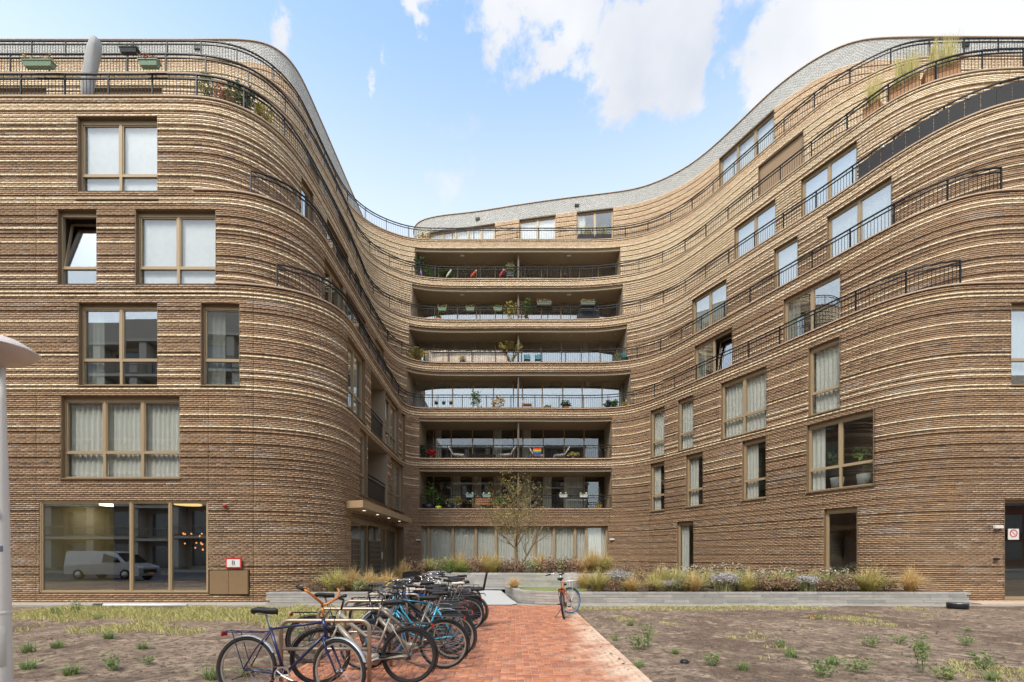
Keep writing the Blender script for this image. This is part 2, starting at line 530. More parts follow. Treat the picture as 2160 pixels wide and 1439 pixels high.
WALLS = {  # key: (curve, bottom, top, list of openings in (s0, s1, z0, z1))
 0: [CV[3], -0.3, S[3], []], 4: [CV[4], S[3] - .3, S[4], []], 5: [CV[5], S[4] - .3, S[5], []], 6: [CV[6], S[5] - .3, S[6], []],
 7: [CV[7], S[6] - .3, S[7], []], 81: [CV[81], S[7] - .3, ROOF, []], 82: [CV[82], S[7] - .3, ROOF, []]}
def opening(w, s0, s1, z0, z1):
    WALLS[w][3].append((min(s0, s1), max(s0, s1), z0, z1))

# ---- windows
PANE_MATS = {'r': M_GLASS_R, 'n': M_GLASS, 's': glass('shop_glass', (0.97, 0.985, 0.98, 1), 0.22)}
def fold_sheet(mb, x0, x1, y, z0, z1, amp=.035, wl=.17, seed=0):
    rr = random.Random(seed)
    n = max(4, int((x1 - x0) / (wl / 4)))
    vs, fs = [], []
    ph = rr.random() * 6
    for i in range(n + 1):
        x = x0 + (x1 - x0) * i / n
        w_ = math.sin(x / wl * 2 * math.pi + ph + 1.3 * math.sin(x * 3 + ph)) * amp
        vs += [(x, y + w_ * .8, z0), (x, y + w_, z1)]
    for i in range(n):
        fs.append((2 * i, 2 * i + 2, 2 * i + 3, 2 * i + 1))
    mb.add(vs, fs)
def pane_obj(a, b, y, z0, z1, g, parent, seed):
    """a sheet of glass, never quite true in its frame"""
    r = random.Random(seed)
    o = MB().box(-(b - a) / 2, (b - a) / 2, 0, .008, -(z1 - z0) / 2, (z1 - z0) / 2).build('pane', g, parent)
    o.location = ((a + b) / 2, y, (z0 + z1) / 2)
    o.rotation_euler = (R(r.uniform(-.25, .25)), 0, R(r.uniform(-.35, .35)))
    return o
WSEED = [0]
def window(w, s0, s1, z0, z1, panes=2, transom=0.32, cover='dark', glassk='r', recess=.09, room=1.6, fr=.05, header=.10, sill=True, tilt=None, reveal=M_BRONZE_D, cut=True, skip_pane=(), mull=.045):
    """frame, mullions, panes, reveal, sill and what hangs behind the glass; x along the wall, y into the house"""
    WSEED[0] += 1
    sd = WSEED[0]
    cv = WALLS[w][0]
    if cut:
        opening(w, s0, s1, z0, z1)
    a = Vector(cv.pt(s0, 0, z0))
    b = Vector(cv.pt(s1, 0, z0))
    u = (b - a)
    W = u.length
    u.normalize()
    inn = Vector((-u.y, u.x, 0))
    # a wall bulging towards the court keeps the frame behind its face, a hollow one behind its chord
    mid = Vector(cv.pt((s0 + s1) / 2, 0, z0))
    bul = (mid - (a + b) / 2).dot(inn)
    y0 = recess + max(0.0, bul)
    H = z1 - z0
    M = Matrix(((u.x, inn.x, 0, a.x), (u.y, inn.y, 0, a.y), (0, 0, 1, a.z), (0, 0, 0, 1)))
    mb = MB()
    d0, d1 = y0, y0 + .09
    mb.box(0, fr, d0, d1, 0, H)
    mb.box(W - fr, W, d0, d1, 0, H)
    mb.box(fr, W - fr, d0, d1, 0, fr)
    mb.box(fr, W - fr, d0, d1, H - fr - header, H)
    win = mb.build('window', M_BRONZE, bld)
    win.matrix_world = M
    mb = MB()
    yo = -.03 - max(0.0, -bul)
    ye = y0 + .06
    mb.box(-.014, 0, yo, ye, -.014, H + .014)
    mb.box(W, W + .014, yo, ye, -.014, H + .014)
    mb.box(0, W, yo, ye, H, H + .014)
    mb.box(0, W, 0, ye, -.03, 0)
    mb.build('reveal', reveal, win)
    if sill:
        MB().box(-.04, W + .04, yo - .05, d0 + .01, -.06, -.031).build('sill', M_BRONZE_D, win)
    zi0, zi1 = fr, H - fr - header
    xs = [fr + (W - 2 * fr) * i / panes for i in range(panes + 1)] if isinstance(panes, int) else [fr + (W - 2 * fr) * t for t in panes]
    np_ = len(xs) - 1
    for x in xs[1:-1]:
        MB().box(x - mull, x + mull, d0 + .003, d1 - .003, zi0, zi1).build('mullion', M_BRONZE, win)
    zt = zi0
    if transom:
        zt = zi0 + (zi1 - zi0) * transom
        MB().box(fr, W - fr, d0 + .006, d1 - .006, zt - .035, zt + .035).build('transom', M_BRONZE, win)
    g = PANE_MATS[glassk]
    for i in range(np_):
        pa, pb = xs[i] + (mull if i else .002), xs[i + 1] - (mull if i < np_ - 1 else .002)
        rows = [(zi0, zi1)] if not transom else [(zi0, zt - .035), (zt + .035, zi1)]
        for ri, (q0, q1) in enumerate(rows):
            if (i, ri) in skip_pane:
                continue
            if ri == len(rows) - 1:      # opening leaf: an inner sash frame round the pane
                sf = MB()
                e = .035
                sf.box(pa, pa + e, d0 + .02, d1 + .01, q0, q1).box(pb - e, pb, d0 + .02, d1 + .01, q0, q1)
                sf.box(pa + e, pb - e, d0 + .02, d1 + .01, q0, q0 + e).box(pa + e, pb - e, d0 + .02, d1 + .01, q1 - e, q1)
                so = sf.build('sash', M_BRONZE, win)
                po = pane_obj(pa + e, pb - e, d0 + .05, q0 + e, q1 - e, g, win, sd * 17 + i)
                if tilt == i:
                    for o in (so, po):   # bottom-hung leaf standing open into the room
                        piv = Matrix.Translation((0, d0, q0)) @ Matrix.Rotation(R(-9), 4, 'X') @ Matrix.Translation((0, -d0, -q0))
                        o.matrix_local = piv @ o.matrix_basis
            else:
                pane_obj(pa, pb, d0 + .05, q0, q1, g, win, sd * 17 + i + 7)
    # what is behind the glass
    if room:
        yr = d1 + .02
        rb = MB()
        yb = yr + room
        x0, x1, za, zb = -.05, W + .05, -.02, H + .02
        rb.quad((x0, yb, za), (x1, yb, za), (x1, yb, zb), (x0, yb, zb))
        rb.quad((x0, yr, za), (x0, yb, za), (x0, yb, zb), (x0, yr, zb))
        rb.quad((x1, yb, za), (x1, yr, za), (x1, yr, zb), (x1, yb, zb))
        rb.quad((x0, yr, za), (x1, yr, za), (x1, yb, za), (x0, yb, za))
        rb.quad((x0, yb, zb), (x1, yb, zb), (x1, yr, zb), (x0, yr, zb))
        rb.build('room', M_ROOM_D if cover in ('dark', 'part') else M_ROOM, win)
    yc = d1 + .05
    if cover == 'blind':
        MB().box(fr, W - fr, yc, yc + .006, .02, H - .05).build('roller_blind', M_BLIND, win)
    elif cover in ('curtain', 'plum'):
        for i in range(np_):
            mb = MB()
            fold_sheet(mb, xs[i] + .02, xs[i + 1] - .02, yc + .05, .02, H - .06, seed=sd * 7 + i)
            mb.build('curtain', M_CURT if cover == 'curtain' else M_CURT_P, win, True)
    elif cover == 'part':
        mb = MB()
        fold_sheet(mb, fr, fr + (W - 2 * fr) * (.22 if np_ > 1 else .5), yc + .05, .02, H - .06, seed=sd)
        mb.build('curtain', M_CURT, win, True)
    elif cover == 'shutter':
        MB().box(fr * .5, W - fr * .5, d0 - .03, d0 - .012, 0.01, H - .01).build('shutter', mat('shutter_cloth', lin(166, 140, 110), .85, var=.04), win)
    return win, W, H, M

def wz(k):      # storey k: glazing between the coping line below and the band above
    return (S[k] - .30 if k else .4, S[k + 1] - .68)
def fpx(w, px):
    return WALLS[w][0].s_px(px)
def win_px(w, k, p0, p1, **kw):
    z0, z1 = wz(k)
    z0 = kw.pop('z0', z0)
    z1 = kw.pop('z1', z1)
    return window(w, fpx(w, p0), fpx(w, p1), z0, z1, **kw)
# west front
shop = window(0, fpx(0, 86), fpx(0, 440), .36, 3.38, panes=[0, .54, .775, 1], transom=0, cover='none', glassk='s', recess=-.02, room=0, header=0.0, fr=.04, sill=False, mull=.026)
win_px(0, 1, 131, 380, panes=3, cover='curtain', glassk='n')
win_px(0, 2, 168, 333, panes=2, cover='part', glassk='r')
win_px(0, 2, 426, 506, panes=1, cover='part', glassk='r')
win_px(4, 3, 124, 205, panes=1, cover='dark', glassk='r', tilt=0)
win_px(4, 3, 288, 456, panes=2, cover='blind', glassk='n')
win_px(5, 4, 166, 333, panes=2, cover='blind', glassk='n')
win_px(6, 5, -40, 100, panes=2, transom=0, z1=S[6] - .55)
win_px(6, 5, 193, 343, panes=2, transom=0, z1=S[6] - .55)
# west side of the court
win_px(0, 2, 731, 768, panes=2, cover='curtain', glassk='n')
win_px(0, 2, 811.5, 839.5, panes=2, cover='curtain', tilt=0)
win_px(0, 2, 846, 853.5, panes=1, cover='dark')
win_px(0, 1, 824, 850, panes=2, cover='curtain')
for w_, k_, p0, p1, nn in ((4, 3, 683, 722, 2), (4, 3, 728, 770, 2), (4, 3, 791, 809, 2), (5, 4, 634, 659, 1), (5, 4, 688, 733, 2), (5, 4, 747, 758, 1),
                           (6, 5, 651, 672, 1), (6, 5, 713, 738, 2), (7, 6, 640, 655, 1), (7, 6, 692, 706, 2)):
    win_px(w_, k_, p0, p1, panes=nn, transom=0 if k_ > 3 else .3, cover='dark' if p0 in (728, 688) else 'part')
# east side of the court
for k_, p0, p1, nn, cv_ in ((1, 1373, 1402, 1, 'part'), (1, 1448, 1483, 1, 'part'), (1, 1567, 1616, 1, 'part'), (1, 1704, 1844, 2, 'part'),
                            (2, 1373, 1402, 1, 'curtain'), (2, 1431, 1463, 1, 'curtain'), (2, 1522, 1617, 2, 'curtain'), (2, 1707, 1772, 1, 'curtain')):
    win_px(0, k_, p0, p1, panes=nn, cover=cv_, glassk='n')
window(0, fpx(0, 1429), fpx(0, 1463), .35, 3.38, panes=1, transom=0, cover='part', glassk='n')
window(0, fpx(0, 1740), fpx(0, 1809), .35, 3.38, panes=1, transom=0, cover='dark', glassk='n')
win_px(0, 2, 2131, 2290, panes=2, cover='curtain', glassk='r')
for w_, k_, p0, p1, nn, cv_ in ((4, 3, 1466, 1545, 2, 'part'), (4, 3, 1654, 1773, 2, 'part'), (5, 4, 1461, 1533, 2, 'curtain'), (5, 4, 1634, 1683, 1, 'blind'), (5, 4, 1746, 1881, 2, 'blind'),
                                (6, 5, 1550, 1636, 2, 'blind'), (6, 5, 1691, 1808, 2, 'blind'), (7, 6, 1601, 1695, 1, 'shutter')):
    win_px(w_, k_, p0, p1, panes=nn, transom=0, cover=cv_, header=.06, tilt=1 if (k_, p0) == (3, 1466) else None)
Z8 = ROOF - 1.06
for p0, p1, nn, cv_ in ((1518, 1633, 3, 'blind'), (1217, 1293, 2, 'part'), (1096, 1172, 2, 'blind'), (905, 1044, 5, 'blind')):
    window(82, fpx(82, p0), fpx(82, p1), S[7] - .1, Z8 - .03, panes=nn, transom=0, cover=cv_, header=.03, glassk='n')
# entrance door of the east front
window(0, fpx(0, 2117), fpx(0, 2330), .12, 3.42, panes=2, transom=0, cover='dark', glassk='n', header=.0, recess=.2)

M_POST = mat('partition_steel', lin(96, 92, 88), .5, metal=.4)
# ---- recessed balconies (loggias) of the court's back wall
def loggia(w, k, p0, p1, units, cover, glz=None):
    cv = WALLS[w][0]
    s0, s1 = fpx(w, p0), fpx(w, p1)
    z0, z1 = S[k], S[k + 1] - .66
    opening(w, s0, s1, z0, z1)
    ss = np.linspace(s0, s1, 40)
    xs, ys = cv.p(ss, 0.0)
    xo, yo = cv.p(ss, 0.03)
    yb = float(ys.max()) + {1: 2.1, 2: 2.1, 3: 1.2, 4: 1.5}.get(k, 1.55)
    zf = z0 - .12
    lg = MB()
    for i in range(39):
        lg.quad((xs[i], ys[i], zf), (xs[i + 1], ys[i + 1], zf), (xs[i + 1], yb, zf), (xs[i], yb, zf))
    lo = lg.build('loggia_floor', M_SLAB, bld)
    zs = z1 - .03
    ncut = 6
    for c in range(ncut):                       # soffit panels, a small joint between them
        a, b = int(39 * c / ncut), int(39 * (c + 1) / ncut)
        mb = MB()
        for i in range(a, b):
            xa = xs[i] + (.008 if i == a else 0)
            xb = xs[i + 1] - (.008 if i == b - 1 else 0)
            mb.quad((xa, ys[i] + .16, zs), (xb, ys[i + 1] + .16, zs), (xb, yb, zs), (xa, yb, zs))
        mb.build('soffit_panel', M_SOFFIT, lo)
    mb = MB()                                    # metal edge under the band
    for i in range(39):
        a0, a1 = (xs[i], ys[i]), (xs[i + 1], ys[i + 1])
        mb.quad((a0[0], a0[1] + .05, zs - .10), (a1[0], a1[1] + .05, zs - .10), (a1[0], a1[1] + .05, z1 - .02), (a0[0], a0[1] + .05, z1 - .02))
        mb.quad((a0[0], a0[1] + .05, zs - .10), (a0[0], a0[1] + .17, zs - .10), (a1[0], a1[1] + .17, zs - .10), (a1[0], a1[1] + .05, zs - .10))
        mb.quad((a0[0], a0[1] + .17, zs - .10), (a0[0], a0[1] + .17, zs), (a1[0], a1[1] + .17, zs), (a1[0], a1[1] + .17, zs - .10))
        mb.quad((xo[i], yo[i], z1), (xo[i + 1], yo[i + 1], z1), (a1[0], a1[1] + .06, z1 - .02), (a0[0], a0[1] + .06, z1 - .02))
    mb.build('soffit_edge', M_SOFFIT_E, lo)
    for e, sg in ((0, 1), (39, -1)):
        MB().quad((xs[e], ys[e] - .03, zf), (xs[e], yb, zf), (xs[e], yb, zs), (xs[e], ys[e] - .03, zs)).build('side_wall', M_LWALL, lo)
        MB().box(*sorted((xs[e] + sg * .10, xs[e] + sg * .12)), yb - .9, yb - .78, z0 + .75, z0 + .87).build('wall_light', M_WHITE, lo)
    # glazing: frame posts and panes
    gz = MB()
    x0, x1 = float(xs[0]), float(xs[-1])
    gz.box(x0, x1, yb - .06, yb, zs - .07, zs).box(x0, x1, yb - .06, yb, zf, zf + .06)
    go = gz.build('glazing', M_BRONZE, bld)
    ed = [at(u_, yb - .03) for u_ in units]
    pw = .035
    ed = [x0] + [e for e in ed if x0 + .2 < e < x1 - .2] + [x1]
    for i, e in enumerate(ed[1:-1]):
        MB().box(e - pw, e + pw, yb - .07, yb - .002, zf + .06, zs - .07).build('post', M_BRONZE, go)
    rr = random.Random(k * 11)
    for i in range(len(ed) - 1):
        a, b = ed[i] + pw, ed[i + 1] - pw
        if b - a < .1:
            continue
        pane_obj(a, b, yb - .04, zf + .06, zs - .07, M_GLASS_R if glz == 'r' else M_GLASS, go, k * 101 + i)
        c = cover[i % len(cover)]
        if c == 'c':
            mb = MB()
            fold_sheet(mb, a, b, yb + .22, zf, zs, seed=k * 31 + i)
            mb.build('curtain', M_CURT_G if k > 3 else M_CURT, go, True)
        elif c == 'h':
            mb = MB()
            fold_sheet(mb, a, a + (b - a) * .4, yb + .22, zf, zs, seed=k * 31 + i)
            mb.build('curtain', M_CURT, go, True)
        elif c == 'p':
            mb = MB()
            fold_sheet(mb, a, b, yb + .22, zf, zs, seed=k * 31 + i)
            mb.build('curtain', M_CURT_P, go, True)
    rb = MB()
    yk = yb + 2.4
    rb.quad((x0, yk, zf), (x1, yk, zf), (x1, yk, zs), (x0, yk, zs)).quad((x0, yb, zf - .01), (x1, yb, zf - .01), (x1, yk, zf - .01), (x0, yk, zf - .01))
    rb.quad((x0, yb, zs + .01), (x1, yb, zs + .01), (x1, yk, zs + .01), (x0, yk, zs + .01))
    rb.quad((x0, yb, zf), (x0, yk, zf), (x0, yk, zs), (x0, yb, zs)).quad((x1, yb, zf), (x1, yk, zf), (x1, yk, zs), (x1, yb, zs))
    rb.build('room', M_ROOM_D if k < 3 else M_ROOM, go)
    # partition between the two flats with its steel post
    xm = at(1093.5, ys[20])
    MB().box(xm - .05, xm + .05, ys[20] + .35, yb - .08, zf, zs - .001).build('partition', M_LWALL, lo)
    MB().box(xm - .03, xm + .03, ys[20] + .12, ys[20] + .18, zf, zs - .12 if k < 4 else z0 + 1.75).build('partition_post', M_POST, lo)
    if k >= 5:
        for px in (975, 1200):
            xx = at(px, yb - 1.0)
            MB().box(xx - .14, xx + .14, yb - 1.1, yb - .96, zs - .05, zs - .002).build('ceiling_lamp', M_WHITE, lo)
    if k == 4:
        for j in range(7):
            xx = .9 + j * .95
            MB().tube([(xx, yb - 1.1 + .2 * (j % 2), zs), (xx, yb - 1.1 + .2 * (j % 2), zs - .10)], .02, 6).build('spot_lamp', M_WHITE, lo)
    return yb
UN = [915, 952, 997, 1041, 1083, 1103, 1146, 1190, 1232, 1272]
YB = {}
YB[1] = loggia(0, 1, 885, 1290, UN, 'd.hhhdhhc..'.replace('.', 'd'))
YB[2] = loggia(0, 2, 885, 1290, UN, 'dhddhdhdddd')
YB[3] = loggia(4, 3, 858, 1330, [912, 955, 998, 1041, 1083, 1102, 1144, 1187, 1228, 1270], 'ccccccdhdhc', 'r')
YB[4] = loggia(5, 4, 863, 1322, [915, 960, 1003, 1045, 1083, 1100, 1141, 1184, 1226, 1266], 'cccccccddhc', 'r')
YB[5] = loggia(6, 5, 870, 1313, [925, 965, 1005, 1045, 1083, 1100, 1142, 1183, 1222, 1262], 'ccccccccccc', 'r')
YB[6] = loggia(7, 6, 876, 1308, [925, 965, 1005, 1045, 1083, 1100, 1142, 1183, 1222, 1262], 'ccccccccccc', 'r')
# ground-floor glazing of the back wall
window(0, fpx(0, 888), fpx(0, 1282), .5, 3.38, panes=[0, .035, .165, .29, .40, .505, .61, .715, .83, .89, 1], transom=0, cover='curtain', glassk='n', recess=.10, header=.02, room=1.2)
gf = bld.children[-1]
# ---- recessed balconies and the entrance in the west side wall
def side_loggia(k, p0, p1, glass_left):
    cv = CV[3]
    s0, s1 = fpx(0, p0), fpx(0, p1)
    z0, z1 = wz(k)
    o, W, H, M = window(0, s0, s1, z0, z1, panes=1, transom=0, cover='curtain' if k == 2 else 'dark', glassk='n', recess=1.25, room=1.2, header=.05, reveal=M_LWALL)
    rl = MB()
    rl.box(.05, W - .05, .06, .10, 1.02, 1.07).box(.05, W - .05, .06, .10, .86, .90).box(.05, W - .05, .06, .10, .06, .10)
    n = int(W / .12)
    ro = rl.build('balcony_rail', M_BLACK, o)
    mb = MB()
    for i in range(1, n):
        x = W * i / n
        mb.box(x - .008, x + .008, .075, .09, .10, .86)
    tag(mb.build('balcony_bars', M_BLACK, o), kind='stuff')
side_loggia(2, 781, 811, 0)
side_loggia(1, 774, 816, 0)
win_px(0, 1, 758, 772.5, panes=1, cover='curtain')
def entrance():
    s0, s1 = fpx(0, 739), fpx(0, 851)
    z0, z1 = .45, 3.2
    o, W, H, M = window(0, s0, s1, z0, z1, panes=[0, .27, .39, .62, .74, 1], transom=0, cover='none', glassk='n', recess=.35, room=2.5, header=.12, fr=.08, skip_pane=((0, 0), (2, 0)))
    mp = mat('letterbox_panel', lin(92, 80, 64), .45, metal=.3, var=.04)
    wh = mat('letterbox_label', lin(226, 224, 216), .5)
    for x0, x1 in ((.02 * W, .26 * W), (.40 * W, .61 * W)):
        pn = MB().box(x0, x1, .36, .40, .1, H - .95).build('letterbox_panel', mp, o)
        MB().box(x0, x1, .385, .395, H - .93, H - .25).build('pane', M_GLASS, o)
        MB().box(x0, x1, .36, .42, H - .95, H - .9).build('transom', M_BRONZE_D, o)
        mb = MB()
        for r in range(7):
            for c in range(6):
                xx = x0 + (x1 - x0) * (c + .5) / 6
                zz = .22 + r * .235
                mb.box(xx - .03, xx + .03, .35, .359, zz - .014, zz + .014)
        tag(mb.build('name_labels', wh, pn), kind='stuff')
    bx = MB().box(W * .5 + 1.2, W * .5 + 1.45, .36, .37, .95, 1.3).build('notice', wh, o)
    MB().tube([(W * .69, .30, .8), (W * .69, .30, 1.5)], .02, 8).build('door_handle', M_GREYM, o)
entrance()
# canopy over the entrance
mb = MB()
mb.add([(-6.5, 17.35, 3.36), (-5.58, 16.95, 3.36), (-5.66, 25.4, 3.36), (-7.0, 25.4, 3.36), (-6.5, 17.35, 3.63), (-5.58, 16.95, 3.63), (-5.66, 25.4, 3.63), (-7.0, 25.4, 3.63)],
       [(0, 3, 2, 1), (4, 5, 6, 7), (0, 1, 5, 4), (1, 2, 6, 5), (2, 3, 7, 6), (3, 0, 4, 7)])
cano = mb.build('canopy', mat('canopy_concrete', lin(178, 150, 112), .75, var=.12, vscale=2), bld)
for y in (18.2, 20.0, 21.8, 23.8):
    MB().lathe([(0, 3.352), (.06, 3.352), (.06, 3.359)], 12, (-5.95, y, 0)).build('downlight', emit('downlight_glow', (1, .95, .85, 1), 1.3), cano)
# meter cabinet doors beside the shop window
sA, sB = fpx(0, 443), fpx(0, 527)
opening(0, sA, sB, .30, 1.10)
mc = mat('cabinet_paint', lin(142, 116, 84), .5, var=.03)
xa, xb = float(CV[3].p(sA)[0]), float(CV[3].p(sB)[0])
cab = MB().box(xa, xb, 15.19, 15.25, .30, 1.10).build('meter_cabinet', M_BRONZE_D, bld)
xm = (xa + xb) / 2
MB().box(xa + .01, xm - .006, 15.165, 15.189, .31, 1.09).build('cabinet_door', mc, cab)
d2 = MB().box(xm + .006, xb - .01, 15.165, 15.189, .31, 1.09).build('cabinet_door', mc, cab)
MB().lathe([(0, -.012), (.016, -.012), (.016, 0)], 10, (xm - .05, 15.165, .72), 'y').build('lock', M_GREYM, cab)

# ---- brick faces
PAL_DARK = np.array([lin(161, 132, 104)[:3], lin(156, 128, 101)[:3], lin(168, 138, 108)[:3], lin(150, 124, 100)[:3], lin(160, 133, 107)[:3], lin(171, 142, 112)[:3]])
PAL_GREY = np.array([lin(164, 146, 126)[:3], lin(134, 114, 98)[:3], lin(178, 156, 130)[:3]])
PAL_CREAM = np.array([lin(228, 207, 172)[:3], lin(222, 199, 162)[:3], lin(232, 213, 181)[:3]])
PAL_TAN = np.array([lin(216, 188, 156)[:3], lin(209, 181, 148)[:3], lin(222, 195, 163)[:3]])
PAL_WHITE = np.array([lin(190, 188, 181)[:3], lin(187, 185, 178)[:3], lin(193, 191, 184)[:3]])
CH, BL_, GAP = FH / 47.0, .235, .016
BAND0 = S[2] - .47                                 # lower course of the double cream band of storey 2
CREAM = {1: (28, 34), 2: (0, 2, 7, 10, 17, 27, 34), 3: (0, 2, 7, 10, 17, 27, 34), 4: (0, 2, 8, 10, 14, 21, 28, 33, 37, 40, 42, 44),
         5: (0, 2, 5, 8, 11, 13, 16, 19, 21, 24, 27, 29, 31, 34, 36, 38, 40, 42, 44), 6: (0, 2), 7: (0, 2)}
def course_style(z, white):
    """colour family and projection of the course at height z"""
    g = (z - BAND0) / CH
    st = int(math.floor(g / 47.0))
    idx = int(round(g - 47 * st)) % 47
    k = st + 2
    r = random.Random(int(round(g)) * 13 + 5)
    if white:
        return 'white', .02
    pj = r.choice((.02, .026, .032, .042, .05))
    if k < 1:
        return 'dark', pj
    if k <= 5 and idx in CREAM.get(k, ()):
        return 'cream', .05
    if k <= 5:
        if k == 5 and r.random() < .25:
            return 'tan', pj
        return 'dark', pj
    if k == 6:
        c = 'cream' if idx % 5 in (0, 1, 3) else 'tan'
        return (c, .05) if idx % 5 != 4 else ('dark', .012)
    c = 'tan' if r.random() < .8 else 'cream'
    return (c, .052) if idx % 5 != 4 else ('tan', .006)
def pick(pal, n):
    return pal[rng.integers(0, len(pal), n)]
# vertical movement joints in the brickwork
JOINTS = {0: [(CV[3].s_px(p), z0, z1) for p, z0, z1 in ((79, -1, 6.9), (441.5, 3.5, 6.9), (536, -1, 10.4), (884, 3.5, 4.3), (1286, 3.5, 4.3), (1370, -1, 3.9), (1735, 3.4, 4.0))],
          4: [(CV[4].s_px(79), 9.5, 14)]}
ALLB = []                                          # per wall: arrays s0, s1, z0, z1, projection, colour
for wk, (cv, zb, zt, ops) in WALLS.items():
    A = []
    sm0, sm1 = (.0 if wk == 82 else 4.0), cv.len - (.0 if wk == 81 else 3.5)
    j0 = int(math.floor((zb - BAND0) / CH))
    j1 = int(math.floor((zt - .065 - BAND0) / CH + .5))
    for j in range(j0, j1):
        z = BAND0 + j * CH
        if z + CH * .6 < zb:
            continue
        white = wk in (81, 82) and z > Z8
        fam, pj = course_style(z, white)
        cut_at = [q for q, z0_, z1_ in JOINTS.get(wk, []) if z0_ < z < z1_]
        off = (j % 2) * .5 * BL_ + .03 * math.sin(j * 12.9)
        st = np.arange(sm0 + off, sm1, BL_)
        a, b = st, st + BL_ - .002
        for q in cut_at:
            hit = (a < q - .03) & (b > q + .03)
            a2, b2 = a[hit].copy(), b[hit].copy()
            a, b = np.where(hit, q + .006, a), b
            a, b = np.r_[a, a2], np.r_[b, np.full(len(a2), q - .006)]
            near_ = (np.abs(a - q) < .03)
            a = np.where(near_, q + .006, a)
            near_ = (np.abs(b - q) < .03)
            b = np.where(near_, q - .006, b)
        keep = np.ones(len(a), bool)
        zc = z + CH * .45
        for (o0, o1, oz0, oz1) in ops:
            if oz0 - .02 < zc < oz1 + .03:
                inside = (a >= o0 - .02) & (b <= o1 + .02)
                keep &= ~inside
                cl = (a < o0 - .018) & (b > o0 - .018)
                b = np.where(cl & (b < o1), o0 - .018, b)
                cr = (b > o1 + .018) & (a < o1 + .018)
                a = np.where(cr & (a > o0 - .02), o1 + .018, a)
        keep &= (b - a) > .02
        xm_, ym_ = cv.p((a + b) / 2)
        pv = CX + F * xm_ / ym_
        keep &= (pv > -260) & (pv < 2420)
        a, b = a[keep], b[keep]
        n = len(a)
        if not n:
            continue
        pr = pj + rng.normal(0, .0012, n)
        if fam == 'dark':
            c = np.where(rng.random((n, 1)) < .7, PAL_DARK[rng.integers(0, len(PAL_DARK))][None], pick(PAL_DARK, n))
            g = rng.random(n) < (.04 if rng.random() < .85 else .3)
            c[g] = pick(PAL_GREY, int(g.sum()))
            c = c * (1 + rng.normal(0, .05))
        else:
            c = pick({'cream': PAL_CREAM, 'tan': PAL_TAN, 'white': PAL_WHITE}[fam], n)
        if white:
            pr = np.full(n, .02)
        c = c * (1 + rng.normal(0, .03, (n, 1)))
        # weathering: slow patches over the wall, a pale bloom here and there
        lo = np.array([mnoise.noise((q * .22, z * .30, wk * 3.1)) for q in a])
        c = c * (1 + .11 * lo)[:, None]
        if fam == 'dark':
            bl = np.array([mnoise.noise((q * .55, z * 2.6, 9.3 + wk)) for q in a]) > .52
            c = np.where(bl[:, None], c * .72 + np.array([.46, .42, .37]) * .28, c)
        A.append(np.c_[a, b, np.full(n, z), np.full(n, z + CH - (.0025 if white else GAP)), pr, c])
    ALLB.append((wk, np.vstack(A)))
# the ~300 bricks nearest to the camera in view are objects of their own, the others stay one part of their wall
near = []
for wi, (wk, B) in enumerate(ALLB):
    x, y = WALLS[wk][0].p((B[:, 0] + B[:, 1]) / 2, .03)
    d = np.sqrt(x ** 2 + y ** 2 + (B[:, 2] - CAMZ) ** 2)
    pxx = CX + F * x / y
    d[(pxx < 30) | (B[:, 2] < .1)] = 1e9
    near += [(dd, wi, i) for i, dd in enumerate(d) if dd < 19]
near.sort()
near = near[:300]
own = {}
for _, wi, i in near:
    own.setdefault(wi, []).append(i)
def brick_mesh(name, cv, B):
    n = len(B)
    V = np.zeros((n, 8, 3))
    for e, col in ((0, 0), (1, 1)):
        xi, yi = cv.p(B[:, col], 0.0)
        nx = np.interp(B[:, col], cv.s, cv.nrm[:, 0])
        ny = np.interp(B[:, col], cv.s, cv.nrm[:, 1])
        xo, yo = xi + nx * B[:, 4], yi + ny * B[:, 4]
        xi, yi = xi - nx * .003, yi - ny * .003
        for f, (xx, yy) in ((0, (xo, yo)), (1, (xi, yi))):
            for h in (0, 1):
                V[:, e * 4 + f * 2 + h] = np.c_[xx, yy, B[:, 2 + h]]
    # 0: left-out-low 1: left-out-high 2: left-in-low 3: left-in-high 4..7 the same at the right end
    q = np.array([(0, 4, 5, 1), (1, 5, 7, 3), (2, 6, 4, 0), (2, 0, 1, 3), (4, 6, 7, 5)])
    Q = (q[None] + (np.arange(n) * 8)[:, None, None]).reshape(-1, 4)
    me = np_mesh(name, V.reshape(-1, 3), Q)
    set_colour(me, 'brick_colour', np.clip(np.repeat(B[:, 5:8], 8, 0), .01, .92))
    me.materials.append(M_BRICK)
    return me
WOBJ = {}
